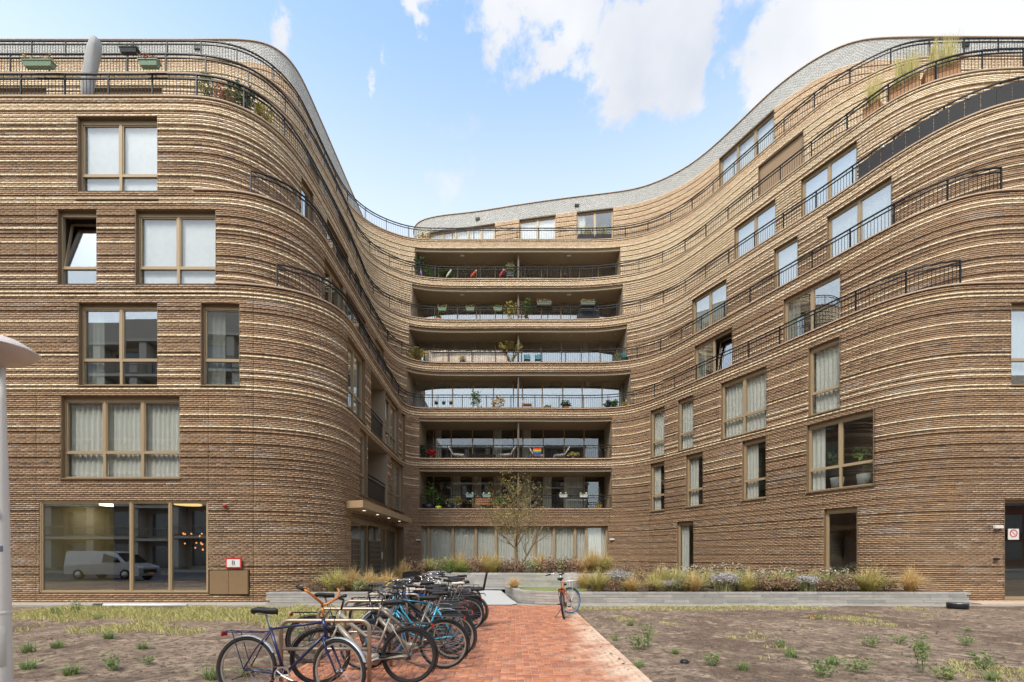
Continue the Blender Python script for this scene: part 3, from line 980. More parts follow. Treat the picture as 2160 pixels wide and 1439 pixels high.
for wi, (wk, B) in enumerate(ALLB):
    cv, zb, zt, ops = WALLS[wk]
    # backing: dark joints behind the bricks, open where windows and balconies are
    sg = np.unique(np.round(np.r_[np.arange(0, cv.len, .30), cv.len, [v for o in ops for v in o[:2]]], 4))
    zg = np.unique(np.round(np.r_[zb, zt - .02, ([Z8] if wk > 80 else []), [v for o in ops for v in o[2:] if zb < v < zt]], 4))
    X, Y = cv.p(sg, 0)
    vs_, fs_ = [], []
    for z in zg:
        vs_ += [(X[i], Y[i], z) for i in range(len(sg))]
    m_ = len(sg)
    for r in range(len(zg) - 1):
        zc = (zg[r] + zg[r + 1]) / 2
        for i in range(m_ - 1):
            sc = (sg[i] + sg[i + 1]) / 2
            if any(o[0] < sc < o[1] and o[2] < zc < o[3] for o in ops):
                continue
            fs_.append((r * m_ + i, r * m_ + i + 1, (r + 1) * m_ + i + 1, (r + 1) * m_ + i))
    me = bpy.data.meshes.new('brick_wall')
    me.from_pydata(vs_, [], fs_)
    me.update()
    wo = link('brick_wall', me, M_BACK, bld)
    wo.data.materials.append(M_JOINT_W)
    if wk > 80:
        for pg in me.polygons:
            pg.material_index = 1 if pg.center.z > Z8 else 0
    WOBJ[wk] = wo
    mask = np.ones(len(B), bool)
    mask[own.get(wi, [])] = False
    tag(link('brick_courses', brick_mesh('brick_courses', cv, B[mask]), None, wo), kind='stuff')
    for i in own.get(wi, []):
        link('brick', brick_mesh('brick', cv, B[i:i + 1]), None, wo)

# ---- copings, terrace slabs, railings
def strip_along(cv, s0, s1, step, prof):
    """extrude a closed profile of (outward offset, z) along the outline"""
    n = max(2, int((s1 - s0) / step))
    ss = np.linspace(s0, s1, n + 1)
    k = len(prof)
    vs, fs = [], []
    for s_ in ss:
        for (o_, z_) in prof:
            vs.append(cv.pt(s_, o_, z_))
    for i in range(n):
        for j in range(k):
            l = (j + 1) % k
            fs.append((i * k + j, (i + 1) * k + j, (i + 1) * k + l, i * k + l))
    fs.append(tuple(range(k)))
    fs.append(tuple(reversed(range(n * k, (n + 1) * k))))
    return vs, fs
RANGE = {3: (-9.85, 31), 4: (-10.6, 31), 5: (-31, 31), 6: (-31, 31), 7: (-31, 31)}
def srange(cv, lo, hi):
    return (0.05 if lo <= -31 else cv.s_x(lo)), (cv.len - .05 if hi >= 31 else cv.s_x(hi))
CPW = {3: 0, 4: 4, 5: 5, 6: 6, 7: 7}
for k in (3, 4, 5, 6, 7):
    cv = CV[k]
    a, b = srange(cv, *RANGE[k])
    n = int((b - a) / 1.9)                         # coping stones butt every 1.9 m
    for i in range(n):
        p, q = a + (b - a) * i / n + .003, a + (b - a) * (i + 1) / n - .003
        vs_, fs_ = strip_along(cv, p, q, .16, [(.085, S[k] - .045), (.085, S[k]), (-.38, S[k] + .01), (-.38, S[k] - .045)])
        MB().add(vs_, fs_).build('coping_stone', M_COPING, bld)
for k, w_ in ((81, 81), (82, 82)):
    vs_, fs_ = strip_along(CV[k], 0.02, CV[k].len - .02, .2, [(.07, ROOF - .012), (.07, ROOF + .02), (-.3, ROOF + .02), (-.3, ROOF - .012)])
    MB().add(vs_, fs_).build('roof_edge', M_COPING, bld)
    nv = (9.5, 13.4) if k == 81 else (30, 33.5, 22.5, 50)
for px, z in ((418, 25.9), (2035, 25.9), (1008, 25.75), (1217, 25.7)):     # small vent grilles in the white band
    kk = 81 if px < 700 else 82
    s_ = CV[kk].s_px(px)
    p_ = CV[kk].pt(s_, .06, z)
    MB().box(p_[0] - .16, p_[0] + .16, p_[1] - .03, p_[1] + .03, z - .08, z + .08).build('vent', M_DARK, bld)
# sills of the lower recessed balconies
for k in (1, 2):
    s0, s1 = fpx(0, 883), fpx(0, 1292)
    vs_, fs_ = strip_along(CV[3], s0, s1, .5, [(.075, S[k] - .05), (.075, S[k] + .004), (-.3, S[k] + .004), (-.3, S[k] - .05)])
    MB().add(vs_, fs_).build('coping_stone', M_COPING, bld)
for k in (1, 2, 3, 4, 5, 6, 7):
    cv = CV[max(3, k)]
    pts = [(float(x), float(y)) for x, y in cv.q[::6]]
    if k < 3:
        continue
    poly = [(x, y + .10, S[k] - .13) for x, y in pts] + [(31, 44, S[k] - .13), (-31, 44, S[k] - .13)]
    MB().add(poly, [tuple(range(len(poly)))]).build('terrace', M_SLAB, bld)
for kk in (81, 82):
    pts = [(float(x), float(y)) for x, y in CV[kk].q[::6]]
    poly = [(x, y, ROOF - .05) for x, y in pts] + ([(-31, 42, ROOF - .05)] if kk == 81 else [(24, 42, ROOF - .05)])
    MB().add(poly, [tuple(range(len(poly)))]).build('roof', M_SLAB, bld)
MB().quad((-31, 44, 0), (31, 44, 0), (31, 44, S[7]), (-31, 44, S[7])).build('rear_wall', M_BACK, bld)
for x in (-31, 31):
    MB().quad((x, 15.2, -.2), (x, 44, -.2), (x, 44, S[5] - .13), (x, 15.2, S[5] - .13)).build('side_wall', M_BACK, bld)

RAILR = {3: (-7.95, 14.85), 4: (-8.8, 16.2), 5: (-28, 28), 6: (-28, 28), 7: (-28, 28)}
def railing(cv, a, b, z, post=1.45, inset=-.06):
    n = int((b - a) / .16)
    prof = lambda z0, z1, o0, o1: [(inset + o0, z0), (inset + o0, z1), (inset + o1, z1), (inset + o1, z0)]
    vs_, fs_ = strip_along(cv, a, b, .16, prof(z + .80, z + .84, .03, -.03))
    top = MB().add(vs_, fs_).build('railing', M_BLACK, bld)
    vs_, fs_ = strip_along(cv, a, b, .16, prof(z + .655, z + .69, .022, -.022))
    MB().add(vs_, fs_).build('lower_rail', M_BLACK, top)
    vs_, fs_ = strip_along(cv, a, b, .16, prof(z + .04, z + .065, .015, -.015))
    MB().add(vs_, fs_).build('foot_rail', M_BLACK, top)
    m = int((b - a) / post)
    for i in range(m + 1):
        x, y, _ = cv.pt(a + (b - a) * i / m, inset, 0)
        MB().box(x - .02, x + .02, y - .02, y + .02, z - .02, z + .805).build('post', M_BLACK, top)
    nb = int((b - a) / .115)
    s_ = np.linspace(a, b, nb + 1)
    X, Y = cv.p(s_, inset)
    h = .006
    long = (np.arange(nb + 1) % 4 == 0)
    V = np.zeros((nb + 1, 8, 3))
    for c, (dx, dy) in enumerate(((-h, -h), (h, -h), (h, h), (-h, h))):
        V[:, c] = np.c_[X + dx, Y + dy, np.full(nb + 1, z + .05)]
        V[:, c + 4] = np.c_[X + dx, Y + dy, np.where(long, z + .81, z + .66)]
    q = np.array([(0, 1, 5, 4), (1, 2, 6, 5), (2, 3, 7, 6), (3, 0, 4, 7)])
    Q = (q[None] + (np.arange(nb + 1) * 8)[:, None, None]).reshape(-1, 4)
    me = np_mesh('balusters', V.reshape(-1, 3), Q)
    me.materials.append(M_BLACK)
    tag(link('balusters', me, None, top), kind='stuff')
    return top
for k in (3, 4, 5, 6, 7):
    a, b = srange(CV[k], *RAILR[k])
    railing(CV[k], a, b, S[k])
for k in (1, 2):
    railing(CV[3], fpx(0, 886), fpx(0, 1289), S[k], post=1.5, inset=-.12)
# ------------------------------------------------------------------ the ground, the red path, the stone beds
PX0, PX1, PY1 = -3.05, 1.74, 14.62                 # red path: left and right edge, far end
WALLY = 14.36                                      # front face of the stone walls of the beds
def inside_court(x, y):
    """between the stone walls and the house"""
    return y > WALLY + .05
def bed_height(x, y):
    """ground level behind the front stone wall"""
    return .40 if y < 30 else .40
def ground_z(x, y):
    n = mnoise.noise((x * .9, y * .9, 0)) * .035 + mnoise.noise((x * 4.1, y * 4.1, 3)) * .014 + mnoise.noise((x * 11, y * 11, 7)) * .008
    z = .012 + n
    if PX0 - .02 < x < PX1 + .02 and y < PY1:
        return -.08
    e = min(abs(x - PX0), abs(x - PX1)) if y < PY1 else 9
    if e < .3 and y < PY1:
        z = z * (e / .3) - .012 * (1 - e / .3)
    if y < 2.6:
        z = z * .2 - .03
    if y > WALLY - .2:
        z = -.06
    return z
xs_ = np.unique(np.round(np.r_[-600, -300, -150, -80, -50, np.arange(-36, -13, 2.0), np.arange(-13, 19, .11), np.arange(19, 40, 2.0), 50, 80, 150, 300, 600, PX0 - .021, PX0 - .019, PX1 + .019, PX1 + .021], 3))
ys_ = np.unique(np.round(np.r_[-600, -300, -150, -80, -40, np.arange(-30, 2, 2.0), np.arange(2.4, 5, .11), np.arange(5, 14.6, .11), 15, 17, 20, 25, 30, 45, 80, 150, 300, 600], 3))
GX, GY = np.meshgrid(xs_, ys_)
GZ = np.array([ground_z(float(a), float(b)) for a, b in zip(GX.ravel(), GY.ravel())])
nxg, nyg = len(xs_), len(ys_)
ii = (np.arange(nyg - 1)[:, None] * nxg + np.arange(nxg - 1)[None]).ravel()
gme = np_mesh('ground', np.c_[GX.ravel(), GY.ravel(), GZ], np.c_[ii, ii + 1, ii + 1 + nxg, ii + nxg])
gme.polygons.foreach_set('use_smooth', [True] * len(gme.polygons))
def soil_material():
    m = bpy.data.materials.new('bare_soil')
    t = NT(m)
    p = t.new('ShaderNodeBsdfPrincipled')
    p.inputs['Roughness'].default_value = .95
    p.inputs['Specular IOR Level'].default_value = .15
    tcn = t.new('ShaderNodeTexCoord')
    def ns(sc, det=6, rough=.6):
        n = t.new('ShaderNodeTexNoise')
        n.inputs['Scale'].default_value = sc
        n.inputs['Detail'].default_value = det
        n.inputs['Roughness'].default_value = rough
        t.link(tcn.outputs['Object'], n.inputs['Vector'])
        return n.outputs['Fac']
    def mp(v, a, b):
        r = t.new('ShaderNodeMapRange', interpolation_type='SMOOTHSTEP')
        r.inputs['From Min'].default_value = a
        r.inputs['From Max'].default_value = b
        t.link(v, r.inputs['Value'])
        return r.outputs[0]
    def mix(f, a, b):
        x = t.new('ShaderNodeMix', data_type='RGBA')
        t.link(f, x.inputs['Factor'])
        for s_, v in (('A', a), ('B', b)):
            if isinstance(v, tuple):
                x.inputs[s_].default_value = v
            else:
                t.link(v, x.inputs[s_])
        return x.outputs['Result']
    c = mix(mp(ns(1.1), .35, .65), lin(160, 138, 115), lin(128, 108, 91))
    c = mix(mp(ns(.38, 4, .55), .48, .60), c, lin(112, 92, 76))
    c = mix(mp(ns(2.3, 6, .65), .52, .64), c, lin(172, 150, 124))
    c = mix(mp(ns(7, 8, .7), .42, .62), c, lin(92, 77, 65))
    c = mix(mp(ns(40, 4, .7), .56, .72), c, lin(184, 167, 146))
    c = mix(mp(ns(28, 5, .75), .60, .70), c, lin(66, 54, 46))
    t.link(c, p.inputs['Base Color'])
    b1 = t.new('ShaderNodeBump')
    b1.inputs['Strength'].default_value = .8
    b1.inputs['Distance'].default_value = .03
    t.link(ns(22, 8, .7), b1.inputs['Height'])
    t.link(b1.outputs[0], p.inputs['Normal'])
    t.link(p.outputs[0], t.out.inputs['Surface'])
    return m
M_SOIL = soil_material()
tag(link('ground', gme, M_SOIL), kind='structure')
# street behind the camera (seen in the window glass)
M_ASPH = mat('asphalt', lin(92, 90, 88), .9, var=.12, vscale=3)
tag(MB().box(-90, 90, -9.5, 1.6, -.2, .004).build('street', M_ASPH), kind='structure')
tag(MB().box(-90, 90, -13.8, -9.5, -.2, .11).build('pavement', mat('pavement_slab', lin(165, 160, 150), .9)), kind='structure')
# ---- red clinker path, herringbone, every clinker a piece
M_PATHB = mat('path_bed', lin(206, 182, 160), .95, var=.15)
M_CLINK = mat('red_clinker', (.3, .1, .05, 1), .85, var=.15, vscale=7, bump=.4, bscale=70, attr='brick_colour', spec=.25)
def dust_material():
    """clinkers near the right edge carry pale sand trodden into them"""
    nt = M_CLINK.node_tree
    t = NT.__new__(NT)
    t.n, t.l = nt.nodes, nt.links
    p = [n for n in nt.nodes if n.type == 'BSDF_PRINCIPLED'][0]
    src = p.inputs['Base Color'].links[0].from_socket
    geo = t.new('ShaderNodeNewGeometry')
    sp = t.new('ShaderNodeSeparateXYZ')
    t.link(geo.outputs['Position'], sp.inputs[0])
    nz_ = t.new('ShaderNodeTexNoise')
    nz_.inputs['Scale'].default_value = 1.6
    nz_.inputs['Detail'].default_value = 8
    nz_.inputs['Roughness'].default_value = .68
    t.link(geo.outputs['Position'], nz_.inputs['Vector'])
    def mth(op, a, b):
        n = t.new('ShaderNodeMath', operation=op)
        for i, v in enumerate((a, b)):
            if isinstance(v, (int, float)):
                n.inputs[i].default_value = v
            else:
                t.link(v, n.inputs[i])
        return n.outputs[0]
    # sand lies in a drift along the edge that widens towards the street
    e = mth('ADD', mth('MULTIPLY', mth('SUBTRACT', sp.outputs['X'], 1.35), .75), mth('MULTIPLY', mth('SUBTRACT', 9.5, sp.outputs['Y']), .055))
    v = mth('ADD', e, mth('MULTIPLY', mth('SUBTRACT', nz_.outputs['Fac'], .5), 2.6))
    mr_ = t.new('ShaderNodeMapRange', interpolation_type='SMOOTHSTEP')
    mr_.inputs['From Min'].default_value = -.35
    mr_.inputs['From Max'].default_value = .55
    mr_.inputs['To Max'].default_value = .85
    t.link(v, mr_.inputs['Value'])
    mx = t.new('ShaderNodeMix', data_type='RGBA')
    t.link(mr_.outputs[0], mx.inputs['Factor'])
    t.link(src, mx.inputs['A'])
    mx.inputs['B'].default_value = lin(216, 190, 162)
    t.link(mx.outputs['Result'], p.inputs['Base Color'])
dust_material()
path = tag(MB().box(PX0, PX1, 2.0, PY1, -.12, -.012).build('red_brick_path', M_PATHB), kind='structure')
CL, CWd, CG = .205, .1025, .008
PAL_RED = np.array([lin(180, 118, 86)[:3], lin(172, 111, 81)[:3], lin(188, 127, 95)[:3], lin(164, 106, 80)[:3], lin(180, 124, 94)[:3], lin(158, 108, 86)[:3]])
cl = []
for i in range(-70, 200):
    for j in range(-80, 80):
        # herringbone: an L of one lying and one standing clinker on the lattice
        bx = (i + j) * CWd
        by = (i - j) * CWd + j * 0
        for (x0, y0, w, h) in (((i * 1 + j * 2) * CWd, (i * 1 - j * 2) * CWd + 4, CL, CWd), ((i * 1 + j * 2 + 0) * CWd - CWd, (i * 1 - j * 2 + 0) * CWd + 4, CWd, CL)):
            X0, Y0 = x0 - 1.0, y0 + 3.0
            if X0 + w < PX0 + .10 or X0 > PX1 - .10 or Y0 + h < 2.4 or Y0 > PY1 - .09:
                continue
            a, b = max(X0, PX0 + .105), min(X0 + w, PX1 - .105)
            c, d = max(Y0, 2.4), min(Y0 + h, PY1 - .1)
            if b - a < .03 or d - c < .03:
                continue
            cl.append((a + CG / 2, b - CG / 2, c + CG / 2, d - CG / 2))
for y in np.arange(2.4, PY1, .205):                # a straight course along each edge
    for x in (PX0, PX1 - .10):
        cl.append((x + CG / 2, x + .10 - CG / 2, y + CG / 2, y + .205 - CG / 2))
for x in np.arange(PX0 + .1, PX1 - .2, .205):
    cl.append((x + CG / 2, x + .205 - CG / 2, PY1 - .098, PY1 - .002))
cl = np.array(cl)
def clink_mesh(name, C):
    n = len(C)
    z1 = .0 + rng.normal(0, .0022, n)
    z1 = np.repeat(z1[:, None], 4, 1) + rng.normal(0, .0012, (n, 4))
    V = np.zeros((n, 12, 3))
    e = .006
    for c, (ix, iy) in enumerate(((0, 2), (1, 2), (1, 3), (0, 3))):
        sx, sy = (1 if ix == 0 else -1), (1 if iy == 2 else -1)
        V[:, c] = np.c_[C[:, ix] + sx * e, C[:, iy] + sy * e, z1[:, c]]
        V[:, c + 4] = np.c_[C[:, ix], C[:, iy], z1[:, c] - .006]
        V[:, c + 8] = np.c_[C[:, ix], C[:, iy], np.full(n, -.03)]
    q = [(0, 1, 2, 3)]
    for r in (0, 4):
        for c in range(4):
            l = (c + 1) % 4
            q.append((r + 4 + c, r + 4 + l, r + l, r + c))
    q = np.array(q)
    Q = (q[None] + (np.arange(n) * 12)[:, None, None]).reshape(-1, 4)
    me = np_mesh(name, V.reshape(-1, 3), Q)
    col = pick(PAL_RED, n) * (1 + rng.normal(0, .05, (n, 1)))
    set_colour(me, 'brick_colour', np.repeat(col, 12, 0))
    me.materials.append(M_CLINK)
    return me
cxm, cym = (cl[:, 0] + cl[:, 1]) / 2, (cl[:, 2] + cl[:, 3]) / 2
dd = np.hypot(cxm, cym) + np.where((cym < 5.85) | (cxm < -.9), 50, 0)
order = np.argsort(dd)
ownc = set(order[:300].tolist())
rest = np.array([i for i in range(len(cl)) if i not in ownc])
tag(link('clinkers', clink_mesh('clinkers', cl[rest]), None, path), kind='stuff')
for i in sorted(ownc):
    link('clinker', clink_mesh('clinker', cl[i:i + 1]), None, path)

# ---- stone walls of the beds: long thin grey stones in five courses
M_STONE = mat('grey_stone', lin(176, 172, 164), .8, var=.10, vscale=5, bump=.25, bscale=50, col2=lin(150, 147, 141), rnd=1.0)
M_STONE_J = mat('stone_joint', lin(196, 192, 184), .9)
def smooth_line(pts, step=.05):
    P = np.array(pts, float)
    for _ in range(4):
        Q = [P[0]]
        for i in range(len(P) - 1):
            Q += [P[i] * .75 + P[i + 1] * .25, P[i] * .25 + P[i + 1] * .75]
        P = np.array(Q + [P[-1]])
    d = np.r_[0, np.cumsum(np.hypot(*np.diff(P, axis=0).T))]
    s_ = np.arange(0, d[-1], step)
    return np.c_[np.interp(s_, d, P[:, 0]), np.interp(s_, d, P[:, 1])]
def stone_wall(label, pts, z0, z1, courses, seed, thick=.24, ragged=True):
    """front face on the right-hand side of the walking direction"""
    L = smooth_line(pts)
    sA = np.r_[0, np.cumsum(np.hypot(*np.diff(L, axis=0).T))]
    T = np.gradient(L, axis=0)
    T /= np.linalg.norm(T, axis=1)[:, None]
    N = np.c_[T[:, 1], -T[:, 0]]
    def P(s_, o_):
        return (float(np.interp(s_, sA, L[:, 0]) + np.interp(s_, sA, N[:, 0]) * o_), float(np.interp(s_, sA, L[:, 1]) + np.interp(s_, sA, N[:, 1]) * o_))
    rr = random.Random(seed)
    c0 = L[len(L) // 2]
    th = thing('stone_wall', label, 'wall', (float(c0[0]), float(c0[1]), 0))
    off = Vector((-float(c0[0]), -float(c0[1]), 0))
    core = MB()
    n = int(sA[-1] / .25)
    vs, fs = [], []
    for i in range(n + 1):
        s_ = .06 + (sA[-1] - .12) * i / n
        for o_, z in ((-.012, z0 - .1), (-.012, z1 - .012), (-thick, z1 - .012), (-thick, z0 - .1)):
            x, y = P(s_, o_)
            vs.append((x + off.x, y + off.y, z))
    for i in range(n):
        for j in range(4):
            l = (j + 1) % 4
            fs.append((i * 4 + j, i * 4 + 4 + j, i * 4 + 4 + l, i * 4 + l))
    core.add(vs, fs).build('core', M_STONE_J, th)
    ch = (z1 - z0) / courses
    for c in range(courses):
        s_ = -.1 + rr.random() * (.16 if ragged else .02)
        end = sA[-1] + (rr.random() * .16 if ragged else 0)
        first = True
        while s_ < end - .1:
            ln = rr.uniform(.55, 1.25)
            e = min(end, s_ + ln)
            pr = rr.uniform(0, .012)
            k = max(1, int((e - s_) / .18))
            vs, fs = [], []
            for i in range(k + 1):
                q = s_ + .004 + (e - s_ - .008) * i / k
                qq = min(max(q, 0), sA[-1])
                ex = q - qq
                tx, ty = (T[0] if q < 0 else T[-1])
                for o_, z in ((pr, z0 + c * ch + .005), (pr, z0 + (c + 1) * ch - .005), (-thick * .96, z0 + (c + 1) * ch - .005), (-thick * .96, z0 + c * ch + .005)):
                    x, y = P(qq, o_)
                    vs.append((x + tx * ex + off.x, y + ty * ex + off.y, z + (0 if c < courses - 1 else .004)))
            for i in range(k):
                for j in range(4):
                    l = (j + 1) % 4
                    fs.append((i * 4 + j, i * 4 + 4 + j, i * 4 + 4 + l, i * 4 + l))
            fs.append((3, 2, 1, 0))
            fs.append(tuple(k * 4 + j for j in range(4)))
            MB().add(vs, fs).build('stone', M_STONE, th)
            s_ = e
            first = False
    return th
stone_wall('low grey stone wall beneath the dry grasses, left of the bicycle racks', [(-7.68, WALLY), (-6, WALLY), (-4.2, WALLY)], .03, .43, 5, 1)
stone_wall('long low grey stone wall holding the grass bed along the right side', [(-.35, 17.3), (-.05, 16.3), (.0, 15.5), (.35, 14.95), (1.1, 14.62), (2.0, WALLY + .05), (3.2, WALLY), (8, WALLY), (14.15, WALLY)], .03, .43, 5, 2)
stone_wall('raised grey stone wall behind the small lawn in the middle of the court', [(-3.6, 19.4), (-2.6, 17.7), (-1.4, 17.35), (.6, 17.4), (1.9, 17.0), (2.9, 16.5)], .40, .92, 6, 3)
# soil of the beds, little lawn, paved ramp to the entrance
M_BEDS = mat('bed_soil', lin(98, 82, 66), .95, var=.25, vscale=5, bump=.6, bscale=30)
def sheet(name, poly, z, m, kind='structure'):
    return tag(MB().add([(x, y, z if not callable(z) else z(x, y)) for x, y in poly], [tuple(range(len(poly)))]).build(name, m), kind=kind)
sheet('planting_bed', [(.02, 16.3), (.4, 15.15), (1.2, 14.8), (2.1, WALLY + .2), (14.1, WALLY + .2), (14.3, 15.6), (12.3, 18.0), (7.5, 27.6), (2.7, 27.9), (2.7, 16.9), (1.9, 17.2), (.6, 17.6)], .40, M_BEDS)
sheet('planting_bed', [(-3.4, 19.4), (-2.5, 17.9), (-1.4, 17.55), (.6, 17.6), (1.9, 17.2), (2.9, 16.7), (4.4, 20), (4.4, 28), (-4.6, 28), (-4.0, 21)], .85, M_BEDS)
sheet('planting_bed', [(-7.7, WALLY + .2), (-4.1, WALLY + .2), (-4.6, 16.6), (-5.6, 17.6), (-6.5, 17.2), (-6.9, 16.0), (-7.7, 15.4)], .405, M_BEDS)
sheet('small_lawn', [(-.4, 17.45), (.03, 16.3), (.1, 15.6), (.5, 15.15), (1.2, 14.85), (2.4, 15.2), (2.6, 16.55), (1.9, 16.95), (.6, 17.35)], .406, mat('lawn', lin(134, 138, 82), .95, var=.3, vscale=12, bump=.8, bscale=120))
ramp = [(-4.2, PY1 + .01), (-.1, PY1 + .01), (.1, 14.9), (-.15, 15.7), (-.5, 17.2), (-1.4, 17.3), (-2.6, 17.6), (-3.6, 19.4), (-3.9, 24), (-6.3, 25), (-6.25, 17.6), (-4.4, 16.6)]
sheet('entrance_path', ramp, lambda x, y: .015 + .36 * min(1, max(0, (y - 14.7) / 3.5)), mat('pale_paving', lin(188, 186, 180), .85, var=.07, vscale=4))
tag(MB().box(-16.9, PX0 - .05, WALLY - .02, WALLY + .86, -.1, .035).build('kerb_strip', mat('kerb_concrete', lin(178, 170, 156), .9, var=.15, bump=.3)), kind='structure')
tag(MB().box(PX1 + .05, 20, WALLY - .22, WALLY - .015, -.1, .045).build('kerb_strip', MATS['kerb_concrete']), kind='structure')
tag(MB().box(14.6, 20, WALLY, 15.1, -.1, .08).build('door_step', M_PATHB), kind='structure')

# ------------------------------------------------------------------ plants
M_STRAW = mat('straw_blade', lin(222, 200, 146), .8, var=.1, col2=lin(196, 166, 106), rnd=1.0, trans=.3)
M_STRAWG = mat('green_straw_blade', lin(214, 198, 136), .8, var=.1, col2=lin(172, 168, 98), rnd=1.0, trans=.3)
M_GREENB = mat('green_blade', lin(166, 174, 98), .75, var=.1, col2=lin(122, 142, 66), rnd=1.0, trans=.3)
M_ORANGEB = mat('amber_blade', lin(226, 200, 146), .8, var=.1, col2=lin(208, 172, 112), rnd=1.0, trans=.3)
M_LEAF = mat('green_leaf', lin(104, 132, 58), .6, var=.1, col2=lin(70, 100, 42), rnd=1.0, trans=.25)
M_LEAFD = mat('dark_leaf', lin(62, 86, 46), .6, var=.1, col2=lin(42, 62, 34), rnd=1.0, trans=.2)
M_LEAFY = mat('yellow_leaf', lin(200, 186, 104), .7, var=.1, col2=lin(156, 142, 74), rnd=1.0, trans=.3)
M_LEAFO = mat('olive_leaf', lin(170, 168, 122), .7, var=.1, col2=lin(124, 128, 86), rnd=1.0, trans=.2)
M_RUSSET = mat('russet_leaf', lin(170, 138, 112), .8, var=.1, col2=lin(124, 96, 78), rnd=1.0, trans=.15)
M_STEM = mat('plant_stem', lin(118, 102, 74), .85, var=.15)
M_LAV = mat('lavender_flower', lin(204, 200, 194), .8, var=.1, col2=lin(172, 164, 166), rnd=1.0, trans=.2)
M_ASTER = mat('white_flower', lin(232, 224, 202), .8, var=.05, trans=.2)
M_REDF = mat('red_flower', lin(214, 58, 44), .7, var=.1, trans=.2)
M_PINKF = mat('pink_flower', lin(206, 132, 122), .7, var=.15, col2=lin(190, 160, 110), rnd=1.0, trans=.2)
M_WEED = mat('weed_leaf', lin(150, 164, 104), .65, var=.1, col2=lin(108, 130, 74), rnd=1.0, trans=.3)
M_DRYG = mat('dry_grass', lin(216, 200, 140), .85, var=.1, col2=lin(166, 172, 92), rnd=1.0, trans=.25)
def blades(n, rad, h, lean, wid, seed, base=.12, droop=.55, hj=.35):
    """tuft of arching blades"""
    r = np.random.default_rng(seed)
    a = r.uniform(0, 2 * np.pi, n)
    b0 = base * np.sqrt(r.random(n)) * rad
    ba = r.uniform(0, 2 * np.pi, n)
    L = h * (1 - hj * r.random(n))
    out = lean * r.random(n) ** .7 * rad
    V = np.zeros((n, 8, 3))
    for k, t in enumerate((0, .38, .72, 1.0)):
        ox = b0 * np.cos(ba) + np.cos(a) * out * t ** 1.5
        oy = b0 * np.sin(ba) + np.sin(a) * out * t ** 1.5
        z = L * (t - droop * (out / max(rad, .01)) * t ** 3 * .9)
        w = wid * (1 - .92 * t) + .0006
        V[:, 2 * k] = np.c_[ox - np.sin(a) * w, oy + np.cos(a) * w, z]
        V[:, 2 * k + 1] = np.c_[ox + np.sin(a) * w, oy - np.cos(a) * w, z]
    q = np.array([(0, 1, 3, 2), (2, 3, 5, 4), (4, 5, 7, 6)])
    Q = (q[None] + (np.arange(n) * 8)[:, None, None]).reshape(-1, 4)
    return V.reshape(-1, 3), Q
def leaves(n, pts, size, seed, flat=.5, jit=.05):
    """leaf-sized folded faces scattered round the given points (k,3)"""
    r = np.random.default_rng(seed)
    pts = np.asarray(pts, float)
    c = pts[r.integers(0, len(pts), n)] + r.normal(0, jit, (n, 3))
    d = r.normal(0, 1, (n, 3))
    d[:, 2] = d[:, 2] * (1 - flat) + .15
    d /= np.linalg.norm(d, axis=1)[:, None]
    sd = np.cross(d, r.normal(0, 1, (n, 3)))
    sd /= np.linalg.norm(sd, axis=1)[:, None] + 1e-9
    up = np.cross(d, sd)
    s = size * r.uniform(.6, 1.25, n)[:, None]
    V = np.zeros((n, 4, 3))
    V[:, 0] = c - d * s
    V[:, 1] = c + sd * s * .45 + up * s * .12
    V[:, 2] = c + d * s
    V[:, 3] = c - sd * s * .45 + up * s * .12
    Q = (np.arange(4)[None] + (np.arange(n) * 4)[:, None])
    return V.reshape(-1, 3), Q
MESHC = {}
def cmesh(key, fn, m):
    if key not in MESHC:
        V, Q = fn()
        me = np_mesh(key[0], V, Q)
        me.materials.append(m)
        MESHC[key] = me
    return MESHC[key]
def cloud(n, rad, h0, h1, seed):
    r = np.random.default_rng(seed)
    p = r.normal(0, 1, (n, 3))
    p /= np.linalg.norm(p, axis=1)[:, None]
    p *= r.random((n, 1)) ** .4
    return np.c_[p[:, 0] * rad, p[:, 1] * rad, (h0 + h1) / 2 + p[:, 2] * (h1 - h0) / 2]
def stems(n, rad, h, seed, r0=.006):
    rr = random.Random(seed)
    mb = MB()
    tips = []
    for i in range(n):
        a = rr.uniform(0, 6.28)
        q = rr.random() ** .5 * rad
        hh = h * rr.uniform(.65, 1)
        b = (math.cos(a) * q * .25, math.sin(a) * q * .25, 0)
        m_ = (math.cos(a) * q * .6 + rr.uniform(-.02, .02), math.sin(a) * q * .6, hh * .55)
        t = (math.cos(a) * q, math.sin(a) * q, hh)
        mb.tube([b, m_, t], [r0, r0 * .8, r0 * .5], 4, cap=False)
        tips.append((b, m_, t))
    return mb, tips
def place(o, x, y, z, rz, s, label, cat, group=None):
    o.location = (x, y, z)
    o.rotation_euler = (0, 0, rz)
    o.scale = (s, s, s * random.uniform(.92, 1.08))
    return tag(o, label, cat, group)
def grass_clump(x, y, z, s, m, label, plumes=False, tall=1.0):
    k = random.randrange(3)
    me = cmesh(('grass_blades', m.name, k), lambda: blades(430, 1.0, .98, 1.05, .0105, 40 + k, base=.16, droop=.62, hj=.5), m)
    o = link('ornamental_grass', None)
    b = link('blades', me, None, o)
    if plumes or random.random() < .35:
        mp_ = cmesh(('plume', k), lambda: blades(60, .7, 1.15, .9, .012, 70 + k, base=.2, droop=.5), M_STRAW)
        link('plumes', mp_, None, o)
    place(o, x, y, z, random.uniform(0, 6), s * .95, label, 'grass')
    o.scale.z *= tall * random.uniform(.85, 1.15)
    o.scale.x *= random.uniform(.85, 1.2)
    o.rotation_euler.x = random.uniform(-.1, .1)
    o.rotation_euler.y = random.uniform(-.1, .1)
    return o
